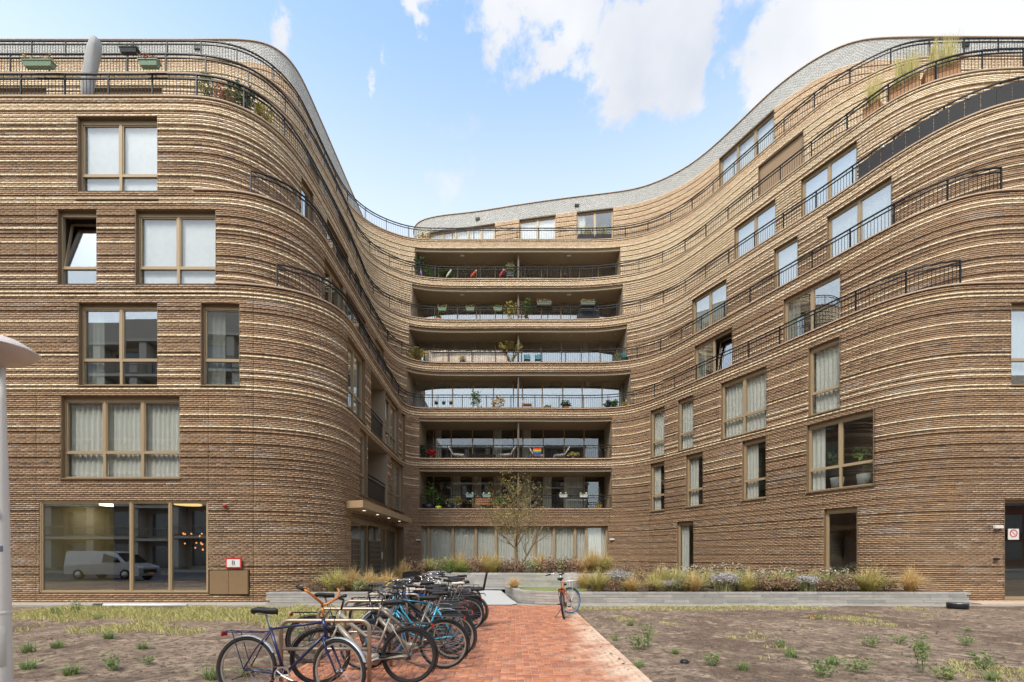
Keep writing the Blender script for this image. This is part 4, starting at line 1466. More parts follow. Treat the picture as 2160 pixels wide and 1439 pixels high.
def lavender(x, y, z, s, label):
    k = random.randrange(2)
    o = link('lavender_bush', None)
    link('stems', cmesh(('lav_stem', k), lambda: blades(160, .38, .48, .8, .004, 90 + k, base=.5, droop=.1), M_LEAFO), None, o)
    def fl():
        V, Q = blades(130, .38, .5, .8, .004, 92 + k, base=.5, droop=.1)
        tips = V.reshape(-1, 8, 3)[:, 5]
        return leaves(1500, tips, .024, 94 + k, .2, .03)
    link('flower_spikes', cmesh(('lav_fl', k), fl, M_LAV), None, o)
    return place(o, x, y, z, random.uniform(0, 6), s * 1.4, label, 'shrub')
def aster(x, y, z, s, label):
    k = random.randrange(2)
    o = link('aster_plant', None)
    mb, tp = None, None
    link('leaves', cmesh(('ast_leaf', k), lambda: leaves(520, cloud(90, .34, .02, .42, 100 + k), .035, 101 + k), M_LEAFO), None, o)
    def fl():
        c = cloud(70, .36, .36, .55, 104 + k)
        c = c[c[:, 2] > .42] if (c[:, 2] > .42).sum() > 8 else c
        return leaves(75, c, .022, 105 + k, .85, .03)
    link('flowers', cmesh(('ast_fl', k), fl, M_ASTER), None, o)
    return place(o, x, y, z, random.uniform(0, 6), s * 1.45, label, 'flowers')
def low_shrub(x, y, z, s, m, label, cat='shrub', name='low_shrub', h=.42):
    k = random.randrange(3)
    o = link(name, None)
    mb, tp = stems(12, .26, h * .8, 110 + k)
    if ('sh_stem', k, h) not in MESHC:
        me = mb.mesh('stems')
        me.materials.append(M_STEM)
        MESHC[('sh_stem', k, h)] = me
    link('stems', MESHC[('sh_stem', k, h)], None, o)
    link('leaves', cmesh(('sh_leaf', m.name, k, h), lambda: leaves(620, cloud(100, .32, .04, h, 112 + k), .032, 113 + k, .3), m), None, o)
    return place(o, x, y, z, random.uniform(0, 6), s * 1.3, label, cat)
# right-hand bed (photo column, distance)
for px, Y, s, m, lb in ((1262, 15.2, 1.05, M_STRAWG, 'big straw and green grass clump at the corner of the right bed, behind the orange bicycle'),
        (1330, 14.95, .85, M_STRAW, 'pale straw grass clump at the bed edge, second clump right of the orange bicycle'),
        (1378, 15.1, .85, M_STRAWG, 'green-yellow grass clump at the bed edge left of the largest straw clump'),
        (1462, 14.95, 1.0, M_STRAW, 'large pale straw grass clump below the narrow ground floor window'),
        (1576, 14.95, .85, M_STRAWG, 'yellowish grass clump right of the lavender spikes in the right bed'),
        (1672, 15.6, .95, M_GREENB, 'fresh green grass clump behind the russet heather of the right bed'),
        (1750, 15.2, .75, M_GREENB, 'small green grass clump left of the tall dark ground floor window'),
        (1832, 15.1, 1.3, M_STRAWG, 'widest green-gold grass clump under the tall dark ground floor window'),
        (1920, 15.0, .95, M_ORANGEB, 'last amber grass clump at the right end of the stone bed'),
        (1425, 16.2, 1.0, M_STRAWG, 'green-gold grass clump in the second row behind the large straw clump'),
        (1535, 16.3, .95, M_STRAW, 'straw grass clump in the second row below the white asters'),
        (1232, 16.4, .8, M_STRAW, 'straw grass clump where the raised stone wall meets the right bed')):
    grass_clump(at(px, Y), Y, .40, s, m, lb, plumes=px in (1832,))
for px, Y, s, lb in ((1527, 15.0, 1.05, 'pale lavender bush between the straw clumps at the front of the right bed'), (1308, 16.0, 1.1, 'pale lavender bush behind the first straw clump of the right bed'),
        (1412, 15.2, .7, 'small lavender bush tucked beside the large straw clump'), (1702, 15.1, .95, 'greyish lavender bush between russet heather and green clump'),
        (1600, 16.0, .9, 'lavender bush in the second row under the white flowers')):
    lavender(at(px, Y), Y, .40, s, lb)
for px, Y, s, lb in ((1400, 17.4, 1.1, 'white aster patch left of the narrow ground floor window'), (1455, 17.2, 1.1, 'white aster patch right below the narrow ground floor window'), (1500, 17.0, 1.0, 'white aster patch right of the narrow ground floor window'),
        (1556, 17.0, 1.1, 'white aster patch in the middle of the right bed'), (1607, 15.7, .95, 'white aster clump above the russet heather'), (1655, 16.4, 1.05, 'white aster patch above the fresh green clump'),
        (1752, 16.0, 1.0, 'white aster clump at the left foot of the tall dark window'), (1792, 15.6, .9, 'white aster clump at the right foot of the tall dark window')):
    aster(at(px, Y), Y, .40, s, lb)
for px, Y, s, m, lb in ((1606, 15.0, .9, M_RUSSET, 'russet heather at the bed edge below the white asters'), (1652, 14.95, 1.0, M_RUSSET, 'russet heather mound at the bed edge left of the greyish lavender'),
        (1742, 14.9, .8, M_RUSSET, 'russet heather mound left of the widest grass clump'), (1300, 14.95, .7, M_RUSSET, 'russet seedling shrub between the first two straw clumps'),
        (1350, 16.5, 1.0, M_RUSSET, 'russet shrub in the second row behind the pale straw clump'), (1630, 17.2, 1.1, M_RUSSET, 'purplish shrub along the wall in the middle of the right bed'),
        (1480, 15.6, .8, M_LEAFO, 'olive shrub behind the largest straw clump'), (1372, 15.0, .5, M_RUSSET, 'small russet shrub under the green-yellow grass clump')):
    low_shrub(at(px, Y), Y, .40, s, m, lb)
for px, Y, s, m, lb in ((1290, 17.0, 1.0, M_STRAW, 'straw clump of the back row, left of the withered brown plant'), (1345, 18.2, 1.0, M_STRAWG, 'green-gold clump of the back row under the withered brown plant'), (1392, 16.2, .9, M_STRAWG, 'green-gold clump of the second row above the small russet shrub'),
        (1490, 16.6, .9, M_STRAWG, 'green-gold clump of the second row right of the narrow window'), (1640, 15.4, .8, M_STRAWG, 'green-gold tuft between white asters and russet heather'), (1715, 16.4, .9, M_STRAWG, 'green-gold clump of the second row left of the tall dark window'), (1585, 17.6, .9, M_STRAW, 'straw clump close to the wall in the middle of the right bed')):
    grass_clump(at(px, Y), Y, .40, s, m, lb)
for px, Y, s, m, lb in ((1435, 15.1, .9, M_LEAFO, 'olive shrub at the bed edge left of the largest straw clump'), (1555, 15.2, .9, M_LEAFO, 'olive shrub at the bed edge right of the front lavender'), (1775, 15.0, .9, M_RUSSET, 'russet mound at the bed edge right below the tall dark window'), (1690, 17.4, 1.1, M_RUSSET, 'purplish shrub along the wall left of the tall dark window'), (1870, 15.2, .8, M_RUSSET, 'russet mound between the two last grass clumps'), (1515, 17.6, 1.1, M_LEAFO, 'olive shrub along the wall right of the narrow window')):
    low_shrub(at(px, Y), Y, .40, s, m, lb)
# raised middle bed
MID = [(905, 21.5, .9, 'g', M_STRAWG), (935, 20.2, 1.0, 's', M_LEAFO), (968, 19.6, 1.15, 'g', M_STRAW), (1000, 18.6, .95, 's', M_RUSSET), (1022, 19.8, 1.1, 'g', M_STRAW), (1042, 18.4, .9, 'g', M_STRAWG), (1065, 18.6, .95, 's', M_RUSSET),
       (1090, 18.3, .9, 's', M_RUSSET), (1118, 18.5, .95, 'a', None), (1140, 19.3, 1.0, 'g', M_STRAW), (1160, 18.2, .95, 's', M_RUSSET), (1182, 18.2, .9, 's', M_LEAFO), (1205, 18.0, .9, 's', M_RUSSET), (1220, 19.2, 1.1, 'g', M_ORANGEB),
       (1250, 19.5, 1.1, 'g', M_STRAW), (1275, 19.0, 1.0, 'g', M_STRAWG), (975, 18.3, .8, 'g', M_GREENB), (952, 18.6, .85, 's', M_LEAF)]
ORD = ['leftmost', 'second from left', 'third from left', 'fourth from left', 'fifth from left', 'sixth from left', 'seventh from left', 'eighth from left', 'ninth from left', 'tenth from left']
for kind, nm in (('g', 'grass clump'), ('s', 'shrub'), ('a', 'aster clump')):
    sel = sorted([p for p in MID if p[3] == kind])
    for i, (px, Y, s, kd, m) in enumerate(sel):
        cn = {'straw_blade': 'pale straw', 'green_straw_blade': 'green-gold', 'olive_leaf': 'olive', 'russet_leaf': 'russet', 'amber_blade': 'amber', 'green_blade': 'green', 'green_leaf': 'leafy green'}[m.name] if m else 'white'
        lb = f'{cn} {nm} on the raised stone bed before the curtains, {ORD[i]}'
        if kd == 'g':
            grass_clump(at(px, Y), Y, .85, s * 1.05, m, lb, plumes=m is M_STRAW)
        elif kd == 's':
            low_shrub(at(px, Y), Y, .85, s * 1.15, m, lb)
        else:
            aster(at(px, Y), Y, .85, s, lb)
grass_clump(at(1085, 16.4), 16.4, .40, .62, M_ORANGEB, 'single amber grass tuft on the small lawn before the raised wall')
# left-hand bed
for px, Y, s, m, lb in ((703, 14.95, 1.05, M_STRAWG, 'broad straw-green grass clump on the left bed beside the brick corner'), (738, 15.4, .95, M_STRAW, 'straw clump on the left bed under the yellow handlebar'),
        (778, 15.6, .95, M_STRAW, 'straw clump on the left bed below the letterboxes'), (815, 16.0, .95, M_ORANGEB, 'amber clump on the left bed before the entrance doors')):
    grass_clump(at(px, Y), Y, .405, s, m, lb, plumes=px == 778)
low_shrub(at(664, 14.85), 14.85, .405, .8, M_RUSSET, 'twiggy reddish shrub at the left end of the left bed')
low_shrub(at(760, 14.9), 14.9, .405, .75, M_LEAFO, 'olive shrub behind the bicycles in the left bed')
for px, Y, s, m, lb in ((848, 20.4, 1.15, M_ORANGEB, 'tall amber grass at the foot of the right letterboxes'), (872, 21.5, 1.1, M_RUSSET, 'russet feathery plant in the corner by the entrance')):
    if m is M_ORANGEB:
        grass_clump(at(px, Y), Y, .40, s, m, lb, plumes=True)
    else:
        low_shrub(at(px, Y), Y, .40, s * 1.6, m, lb)
low_shrub(at(1335, 20.0), 20.0, .5, 1.3, M_RUSSET, 'withered brown plant against the wall right of the curtained windows')

# ---- bare young tree in the middle bed
def tree(x, y, z, label):
    rr = random.Random(21)
    wood, tips = MB(), []
    def grow(p, d, L, r, lvl):
        pts, rs = [p.copy()], [r]
        n = 4
        for i in range(n):
            d = (d + Vector((rr.uniform(-.2, .2), rr.uniform(-.2, .2), rr.uniform(-.03, .12)))).normalized()
            p = p + d * (L / n)
            pts.append(p.copy())
            rs.append(r * (1 - .5 * (i + 1) / n))
            if lvl < 4 and (i > 0 or lvl > 0):
                for _ in range(2 if lvl < 2 else 1):
                    a = rr.uniform(0, 6.28)
                    sd = Vector((math.cos(a), math.sin(a), rr.uniform(.05, .7))).normalized()
                    grow(p, (d * .45 + sd).normalized(), L * rr.uniform(.5, .75), rs[-1] * .55, lvl + 1)
            if lvl >= 2:
                tips.append(tuple(p))
        wood.tube(pts, rs, 6 if lvl < 2 else 3, cap=False)
    grow(Vector((0, 0, 0)), Vector((.03, 0, 1)), 2.2, .075, 0)
    grow(Vector((.1, 0, .3)), Vector((.6, -.1, .9)).normalized(), 2.0, .045, 1)
    grow(Vector((0, .0, 1.4)), Vector((-.15, .1, 1)).normalized(), 1.7, .045, 1)
    grow(Vector((0, 0, .9)), Vector((-.7, .0, .6)).normalized(), 1.5, .035, 1)
    o = thing('young_tree', label, 'tree', (x, y, z))
    wood.build('trunk', mat('tree_bark', lin(140, 122, 96), .9, var=.2), o, True)
    tt = np.array(tips)
    V, Q = leaves(2600, tt[tt[:, 2] > 1.5], .036, 5, .5, .09)
    me = np_mesh('crown', V, Q)
    me.materials.append(M_LEAFY)
    link('crown', me, None, o)
    return o
tree(at(1093, 19.6), 19.6, .85, 'sparse yellowing young tree in front of the curtained ground floor')

# ---- weeds on the bare soil and the grass patches
def weed(px, py, s, kind, label):
    Y = F * CAMZ / (py - HY)
    x = at(px, Y)
    o = link('weed', None)
    k = random.randrange(3)
    if kind == 'tuft':
        link('blades', cmesh(('weed_bl', k), lambda: blades(90, .24, .2, 1.0, .004, 130 + k, base=.3), M_WEED), None, o)
    elif kind == 'leafy':
        mb, tp = stems(9, .16, .2, 140 + k, .003)
        if ('w_st', k) not in MESHC:
            me = mb.mesh('stems')
            me.materials.append(M_WEED)
            MESHC[('w_st', k)] = me
        link('stems', MESHC[('w_st', k)], None, o)
        link('leaves', cmesh(('weed_lf', k), lambda: leaves(170, np.array([q for t in stems(9, .16, .2, 140 + k, .003)[1] for q in t[1:]]), .024, 143 + k, .6, .035), M_WEED), None, o)
    else:                                          # tall thin stalk
        mb, tp = stems(5, .16, .5, 150 + k, .005)
        if ('w_tl', k) not in MESHC:
            me = mb.mesh('stems')
            me.materials.append(M_WEED)
            MESHC[('w_tl', k)] = me
        link('stems', MESHC[('w_tl', k)], None, o)
        link('leaves', cmesh(('weed_tl', k), lambda: leaves(230, np.array([q for t in stems(5, .16, .5, 150 + k)[1] for q in t[1:]] + [tuple((np.array(t[1]) + np.array(t[2])) / 2) for t in stems(5, .16, .5, 150 + k)[1]]), .026, 153 + k, .5, .05), M_WEED), None, o)
    place(o, x, Y, ground_z(x, Y) - .01, random.uniform(0, 6), s * (.55 if kind == 'tall' else .72), label, 'weed')
WE = [(1365, 1368, 1.5, 'tall', 'largest bushy weed at the edge of the red path on the right soil'), (1345, 1372, 1.6, 'leafy', 'leafy weed at the left foot of the largest bushy weed'), (1330, 1322, 1.3, 'tuft', 'grass tuft between red path and stone wall, above the largest weed'),
      (1295, 1352, .8, 'leafy', 'small leafy weed just right of the red path edge'), (1425, 1380, 1.1, 'tuft', 'spiky pale weed right of the largest bushy weed'), (1348, 1406, 1.1, 'tuft', 'low tuft beside the red path near the lower frame edge'),
      (1725, 1310, 1.0, 'leafy', 'lone little weed in the middle of the right soil near the stone wall'), (1645, 1368, 1.0, 'leafy', 'leafy weed left of two spiky tufts in the middle right soil'), (1668, 1388, 1.5, 'tuft', 'spiky tuft in the middle of the right soil'),
      (1755, 1402, 1.4, 'tuft', 'spiky tuft below the middle of the right soil'), (1835, 1364, 1.3, 'leafy', 'broad-leaved bright weed right of the middle soil'), (1895, 1360, 1.1, 'leafy', 'pale weed just right of the broad-leaved bright weed'),
      (1945, 1372, 1.3, 'tuft', 'flat tuft in the right soil, left of the far right weeds'), (2035, 1362, 1.2, 'leafy', 'leafy weed below the black drum'), (2040, 1335, .9, 'tuft', 'small tuft directly under the black drum'),
      (1500, 1408, 1.2, 'leafy', 'leafy weed near the lower edge, right of the dark pot lid'), (1568, 1418, 1.2, 'tuft', 'bright tuft at the lower edge, left of the leafy pair'), (1740, 1428, 1.5, 'leafy', 'wide leafy weed at the lower edge under the spiky tufts'),
      (1805, 1420, 1.5, 'leafy', 'lush leafy weed at the lower edge below the broad-leaved weed'), (1945, 1418, 1.6, 'tall', 'upright leafy weed at the lower right, left of the rounded one'), (2075, 1412, 1.6, 'leafy', 'rounded leafy weed at the far lower right'),
      (1990, 1434, 1.3, 'leafy', 'trailing weed at the lower edge between upright and rounded weeds'), (2090, 1434, 1.2, 'tuft', 'green tuft in the lower right corner'),
      (165, 1298, 1.7, 'tall', 'tall thin weed before the shop window'), (120, 1300, 1.3, 'leafy', 'bushy weed left of the tall thin weed by the shop window'), (205, 1308, 1.1, 'leafy', 'weed right of the tall thin one by the shop window'),
      (60, 1376, 1.6, 'tuft', 'low tuft right beside the lamp post'), (120, 1368, 1.5, 'tuft', 'bright tuft on the left soil near the lamp post'), (228, 1350, 1.6, 'tuft', 'dry-green tuft in the middle of the left soil'),
      (300, 1372, 1.3, 'tuft', 'flat tuft right of the middle of the left soil'), (240, 1415, 1.3, 'leafy', 'leafy weed at the lower left, centre'), (150, 1425, 1.5, 'tuft', 'sprawling weed at the lower left'), (310, 1402, .9, 'leafy', 'small broad-leaved weed left of the blue bicycle'),
      (60, 1412, 1.5, 'tuft', 'grass tuft beside the lamp foot'), (450, 1432, 1.8, 'tuft', 'grass tuft left of the blue bicycle rear wheel'), (520, 1425, 1.7, 'tuft', 'grass tuft behind the spokes of the blue bicycle'), (640, 1352, 1.5, 'leafy', 'weed under the first bicycle rack'),
      (612, 1330, 1.3, 'leafy', 'weed behind the black saddle of the blue bicycle'), (665, 1378, 1.3, 'leafy', 'weed behind the front wheel of the blue bicycle')]
for w_ in WE:
    weed(*w_)
def patch_grass():
    """ragged, half dried grass in patches on the left soil and a thin line along the right wall"""
    r = np.random.default_rng(3)
    P = []
    while len(P) < 27000:
        x, y = r.uniform(-13.5, 14), r.uniform(4.5, 14.15)
        if PX0 - .1 < x < PX1 + .12:
            continue
        n = mnoise.noise((x * .55, y * .9, 11)) + .5 * mnoise.noise((x * 2.1, y * 2.1, 4))
        if x < 0:
            w = (y - 9.8) / 2.5 if y < 12.3 else (13.95 - y) / 1.2
            lim = .25 - .85 * min(1, max(-.35, w))
        else:
            lim = .42 - (1.1 if y > 12.9 and x < 9 else 0) * min(1, (y - 12.9) / .6)
            if y < 12.9:
                lim = .52 + .2 * mnoise.noise((x * .3, y * .3, 8))
        if n > lim:
            P.append((x, y))
    P = np.array(P)
    n = len(P)
    a = r.uniform(0, 6.28, n)
    L = r.uniform(.03, .13, n) * np.where(P[:, 0] > 0, .55, 1.0)
    out = r.uniform(.2, 1.1, n) * L
    gz = np.array([ground_z(float(p[0]), float(p[1])) for p in P]) - .005
    V = np.zeros((n, 4, 3))
    w = .006
    V[:, 0] = np.c_[P[:, 0] - np.sin(a) * w, P[:, 1] + np.cos(a) * w, gz]
    V[:, 1] = np.c_[P[:, 0] + np.sin(a) * w, P[:, 1] - np.cos(a) * w, gz]
    V[:, 2] = np.c_[P[:, 0] + np.cos(a) * out * .6 + np.sin(a) * w * .6, P[:, 1] + np.sin(a) * out * .6 - np.cos(a) * w * .6, gz + L * .75]
    V[:, 3] = np.c_[P[:, 0] + np.cos(a) * out, P[:, 1] + np.sin(a) * out, gz + L]
    me = np_mesh('patchy_grass', V.reshape(-1, 3), np.arange(4)[None] + (np.arange(n) * 4)[:, None])
    me.materials.append(M_DRYG)
    tag(link('patchy_grass', me), 'ragged half dried grass growing in patches on the bare soil', 'grass', kind='stuff')
patch_grass()
def clods():
    """crumbs of earth and pebbles too many to count"""
    r = np.random.default_rng(9)
    n = 9000
    x, y = r.uniform(-13, 16, n), r.uniform(4.6, 14.1, n) ** 1.0
    k = (x < PX0 - .05) | (x > PX1 + .03) | ((x > PX1 - .28) & (r.random(n) < .5))
    x, y = x[k], y[k]
    n = len(x)
    s_ = .006 + .022 * r.random(n) ** 3
    gz = np.array([ground_z(float(a), float(b)) for a, b in zip(x, y)])
    base = np.array([(1, 0, 0), (0, 1, 0), (-1, 0, 0), (0, -1, 0), (0, 0, .8), (0, 0, -.8)], float)
    V = base[None] * s_[:, None, None] * r.uniform(.6, 1.4, (n, 6, 3)) + np.c_[x, y, np.maximum(gz, -.005) + s_ * .3][:, None]
    a = r.uniform(0, 6.28, n)
    q = np.array([(0, 1, 4, 4), (1, 2, 4, 4), (2, 3, 4, 4), (3, 0, 4, 4)])
    tri = np.array([(0, 1, 4), (1, 2, 4), (2, 3, 4), (3, 0, 4)])
    me = bpy.data.meshes.new('earth_crumbs')
    T = (tri[None] + (np.arange(n) * 6)[:, None, None]).reshape(-1, 3)
    me.from_pydata(V.reshape(-1, 3).tolist(), [], T.tolist())
    me.update()
    me.materials.append(mat('earth_crumb', lin(142, 122, 104), .95, var=.1, col2=lin(84, 70, 60), rnd=1.0))
    tag(link('earth_crumbs', me), 'loose crumbs of earth and small pebbles scattered on the bare soil', 'soil', kind='stuff')
clods()
# ------------------------------------------------------------------ bicycles and racks
def paint(name, c, rough=.35, metal=.1):
    return mat(name, c, rough, metal, var=.06, coat=.3)
M_TYRE = mat('black_tyre', lin(42, 41, 40), .85, var=.1)
M_TYREB = mat('blue_tyre', lin(46, 116, 164), .7, var=.1)
M_RIM = mat('alloy_rim', lin(196, 194, 188), .35, metal=.7, var=.06)
M_RIMD = mat('dark_rim', lin(70, 68, 66), .45, metal=.5)
M_CHROME = mat('chrome', lin(206, 204, 200), .18, metal=.9, var=.04)
M_STEEL = mat('rack_steel', lin(176, 160, 142), .38, metal=.55, var=.06)
M_RUB = mat('black_rubber', lin(36, 35, 34), .6, var=.08)
M_LEATH = mat('brown_leather', lin(92, 62, 44), .5, var=.15)
M_SADW = mat('pale_saddle', lin(214, 208, 196), .6, var=.08)
M_REDL = mat('red_reflector', lin(196, 34, 28), .3)
M_LAMP = mat('lamp_silver', lin(150, 150, 150), .3, metal=.6)
RW = .345
def wheel_meshes(tm, rm):
    key = ('wheel', tm.name, rm.name)
    if key not in MESHC:
        r = MB()
        pts = [(math.cos(2 * math.pi * i / 40) * (RW - .021), 0, math.sin(2 * math.pi * i / 40) * (RW - .021)) for i in range(40)]
        r.tube(pts, .021, 8, closed=True)
        ty = r.mesh('tyre', True)
        ty.materials.append(tm)
        r = MB()
        r.lathe([(RW - .036, -.011), (RW - .036, .011), (RW - .056, .009), (RW - .056, -.009), (RW - .036, -.011)], 40, axis='y')
        ri = r.mesh('rim')
        ri.materials.append(rm)
        r = MB()
        for i in range(28):
            a = 2 * math.pi * i / 28
            b = a + (.42 if i % 4 < 2 else -.42)
            sd = .028 if i % 2 else -.028
            r.tube([(math.cos(b) * .025, sd, math.sin(b) * .025), (math.cos(a) * (RW - .05), 0, math.sin(a) * (RW - .05))], .0021, 3, cap=False)
        sp = r.mesh('spokes')
        sp.materials.append(M_CHROME)
        r = MB()
        r.lathe([(0, -.05), (.012, -.05), (.012, -.034), (.03, -.03), (.03, -.026), (.018, -.022), (.018, .022), (.03, .026), (.03, .03), (.012, .034), (.012, .05), (0, .05)], 12, axis='y')
        hb = r.mesh('hub', True)
        hb.materials.append(M_GREYM)
        MESHC[key] = (hb, ty, ri, sp)
    return MESHC[key]
def arc(c, r, a0, a1, n=14):
    return [(c[0] + r * math.cos(R(a0 + (a1 - a0) * i / n)), 0, c[1] + r * math.sin(R(a0 + (a1 - a0) * i / n))) for i in range(n + 1)]
def mudguard(c, a0, a1, w=.024):
    mb = MB()
    n = 16
    vs, fs = [], []
    for i in range(n + 1):
        a = R(a0 + (a1 - a0) * i / n)
        for y, dr in ((-w, -.010), (-w * .6, .0), (0, .004), (w * .6, 0), (w, -.010)):
            r = RW + .016 + dr
            vs.append((c[0] + r * math.cos(a), y, c[1] + r * math.sin(a)))
    for i in range(n):
        for j in range(4):
            fs.append((i * 5 + j, i * 5 + j + 1, i * 5 + 6 + j, i * 5 + 5 + j))
    return mb.add(vs, fs)
def saddle_mesh(mm):
    k = ('saddle', mm.name)
    if k not in MESHC:
        mb = MB()
        prof = [(-.13, .02, .0), (-.125, .075, .012), (-.09, .088, .022), (-.03, .07, .02), (.03, .04, .012), (.09, .024, .012), (.13, .018, .01), (.145, .008, .0)]
        vs, fs = [], []
        m = 8
        for (x, w, h) in prof:
            for j in range(m):
                a = 2 * math.pi * j / m
                vs.append((x, w * math.cos(a), h + (.028 if math.sin(a) > 0 else .04) * math.sin(a)))
        for i in range(len(prof) - 1):
            for j in range(m):
                l = (j + 1) % m
                fs.append((i * m + j, (i + 1) * m + j, (i + 1) * m + l, i * m + l))
        fs += [tuple(range(m)), tuple(reversed(range((len(prof) - 1) * m, len(prof) * m)))]
        me = mb.add(vs, fs).mesh('saddle', True)
        me.materials.append(mm)
        MESHC[k] = me
    return MESHC[k]
def bicycle(label, x, y, rz, lean, steer, frame, fm, style, tyre_f=None, rim=None, guard=None, saddle=None, bar='city', barm=None, carrier=True, crate=None, seat=False, skirt=False, ring=None, stand=False, z=.002, sh=.0):
    """rear hub stands at (x, y); rz = heading"""
    tyre_f, rim, saddle, barm, ring = tyre_f or M_TYRE, rim or M_RIM, saddle or M_RUB, barm or M_CHROME, ring or M_RIM
    o = thing('bicycle', label, 'bicycle', (x, y, z))
    o.rotation_euler = (lean, 0, rz)
    HB = (.86, 0, .90)                             # top of the head tube
    LB = (.905, 0, .70)
    FHb = (1.08, 0, RW)
    BBp = (.44, 0, .29)
    ST = (.25, 0, .80 + sh * .3)
    Ms = Matrix.Translation(LB) @ Matrix.Rotation(steer, 4, 'Z') @ Matrix.Translation(-Vector(LB))
    def w(loc, tm, M=None):
        hb, ty, ri, sp = wheel_meshes(tm, rim)
        h = link('wheel', hb, None, o)
        L = Matrix.Translation(loc)
        h.matrix_local = (M @ L) if M else L
        for n_, me in (('tyre', ty), ('rim', ri)):
            link(n_, me, None, h)
        tag(link('spokes', sp, None, h), kind='stuff')
    w((0, 0, RW), M_TYRE)
    w(FHb, tyre_f, Ms)
    f = MB()
    t = .016
    f.tube([BBp, ST], t, 8)
    f.tube([HB, LB], .02, 8)
    for s_ in (-1, 1):
        f.tube([(BBp[0] - .03, s_ * .03, BBp[2]), (.1, s_ * .055, RW - .01), (0, s_ * .058, RW)], .010, 6)
        f.tube([(ST[0] + .01, s_ * .018, ST[2] - .04), (.12, s_ * .045, .56), (0, s_ * .058, RW)], .008, 6)
    if style == 'diamond':
        f.tube([(ST[0] + .01, 0, ST[2] - .02), (HB[0] + .005, 0, HB[2] - .04)], .0145, 8)
        f.tube([(LB[0] - .005, 0, LB[2] + .04), BBp], .017, 8)
    elif style == 'step':
        f.tube([(HB[0] + .01, 0, HB[2] - .06), (.76, 0, .66), (.62, 0, .47), (.50, 0, .36), BBp], .024, 8)
        f.tube([(HB[0] + .02, 0, HB[2] - .10), (.74, 0, .58), (.58, 0, .42), BBp], .016, 8)
    elif style == 'curved':
        f.tube([(HB[0] + .005, 0, HB[2] - .03), (.78, 0, .72), (.66, 0, .56), (.50, 0, .50), (.33, 0, .50)], .013, 8)
        f.tube([(LB[0], 0, LB[2] + .02), (.80, 0, .56), (.66, 0, .38), BBp], .015, 8)
    else:                                          # stout electric frame
        f.tube([(HB[0], 0, HB[2] - .05), (.72, 0, .72), (.54, 0, .58), (.36, 0, .56)], [.03, .028, .022, .018], 8)
        f.tube([(LB[0] - .005, 0, LB[2] + .02), (.70, 0, .50), (.52, 0, .34), BBp], [.032, .036, .034, .03], 8)
        f.cbox((.45, 0, .30), (.17, .085, .15), .03)
    f.build('frame', fm, o, True)
    fk = MB()
    for s_ in (-1, 1):
        fk.tube([(LB[0], s_ * .045, LB[2] - .01), (LB[0] + .03, s_ * .05, .60), (1.04, s_ * .05, .42), (FHb[0], s_ * .052, FHb[2])], [.014, .014, .010, .009], 6)
    fk.tube([(LB[0], -.045, LB[2] - .01), (LB[0], .045, LB[2] - .01)], .016, 6)
    fk.build('fork', fm, o, True).matrix_local = Ms
    if guard:
        mudguard((0, RW), 30, 215).build('mudguard', guard, o, True)
        mudguard((FHb[0], RW), 20, 165).build('mudguard', guard, o, True).matrix_local = Ms
    so = link('saddle', saddle_mesh(saddle), None, o)
    so.location = (.19, 0, .985 + sh)
    MB().tube([ST, (.195, 0, .97 + sh)], .013, 8).tube([(.11, -.02, .955 + sh), (.27, -.02, .955 + sh)], .004, 4).tube([(.11, .02, .955 + sh), (.27, .02, .955 + sh)], .004, 4).build('seat_post', M_CHROME, o)
    b = MB()
    top = Vector((.83, 0, 1.03))
    b.tube([HB, top], .013, 8)
    g = MB()
    if bar == 'city':
        for s_ in (-1, 1):
            b.tube([top, (top.x + .06, s_ * .07, top.z + .05), (top.x + .05, s_ * .20, top.z + .10), (top.x - .05, s_ * .28, top.z + .09), (top.x - .12, s_ * .30, top.z + .075)], .011, 8)
            g.tube([(top.x - .10, s_ * .297, top.z + .078), (top.x - .24, s_ * .315, top.z + .055)], .017, 8)
    elif bar == 'flat':
        b.tube([top, (top.x + .06, 0, top.z + .02)], .016, 8)
        b.tube([(top.x, -.30, top.z + .05), (top.x + .05, -.12, top.z + .03), (top.x + .06, 0, top.z + .02), (top.x + .05, .12, top.z + .03), (top.x, .30, top.z + .05)], .012, 8)
        for s_ in (-1, 1):
            g.tube([(top.x + .01, s_ * .24, top.z + .045), (top.x - .02, s_ * .36, top.z + .05)], .017, 8)
    elif bar == 'drop':
        b.tube([top, (top.x + .08, 0, top.z)], .014, 8)
        for s_ in (-1, 1):
            g.tube([(top.x + .08, 0, top.z), (top.x + .09, s_ * .16, top.z), (top.x + .14, s_ * .2, top.z - .01), (top.x + .19, s_ * .21, top.z - .06), (top.x + .15, s_ * .21, top.z - .13), (top.x + .05, s_ * .21, top.z - .14)], .015, 8)
    else:                                          # high riser like a ram's horn
        for s_ in (-1, 1):
            b.tube([top, (top.x + .05, s_ * .05, top.z + .03), (top.x + .07, s_ * .16, top.z + .09), (top.x + .03, s_ * .23, top.z + .16), (top.x - .02, s_ * .25, top.z + .19)], .013, 8)
            g.tube([(top.x - .01, s_ * .247, top.z + .18), (top.x - .09, s_ * .27, top.z + .22)], .018, 8)
    b.build('handlebar', barm, o, True).matrix_local = Ms
    nv, nf = len(g.v) // 2, len(g.f) // 2
    for h_ in (0, 1):
        gg = MB().add(g.v[h_ * nv:(h_ + 1) * nv], [tuple(i - h_ * nv for i in q) for q in g.f[h_ * nf:(h_ + 1) * nf]])
        gg.build('grip', M_RUB if bar != 'drop' else mat('yellow_tape', lin(226, 200, 72), .7), o, True).matrix_local = Ms
    cr = MB()
    cr.lathe([(.075, -.004), (.092, -.004), (.092, .004), (.075, .004), (.075, -.004)], 24, (BBp[0], -.05, BBp[2]), 'y')
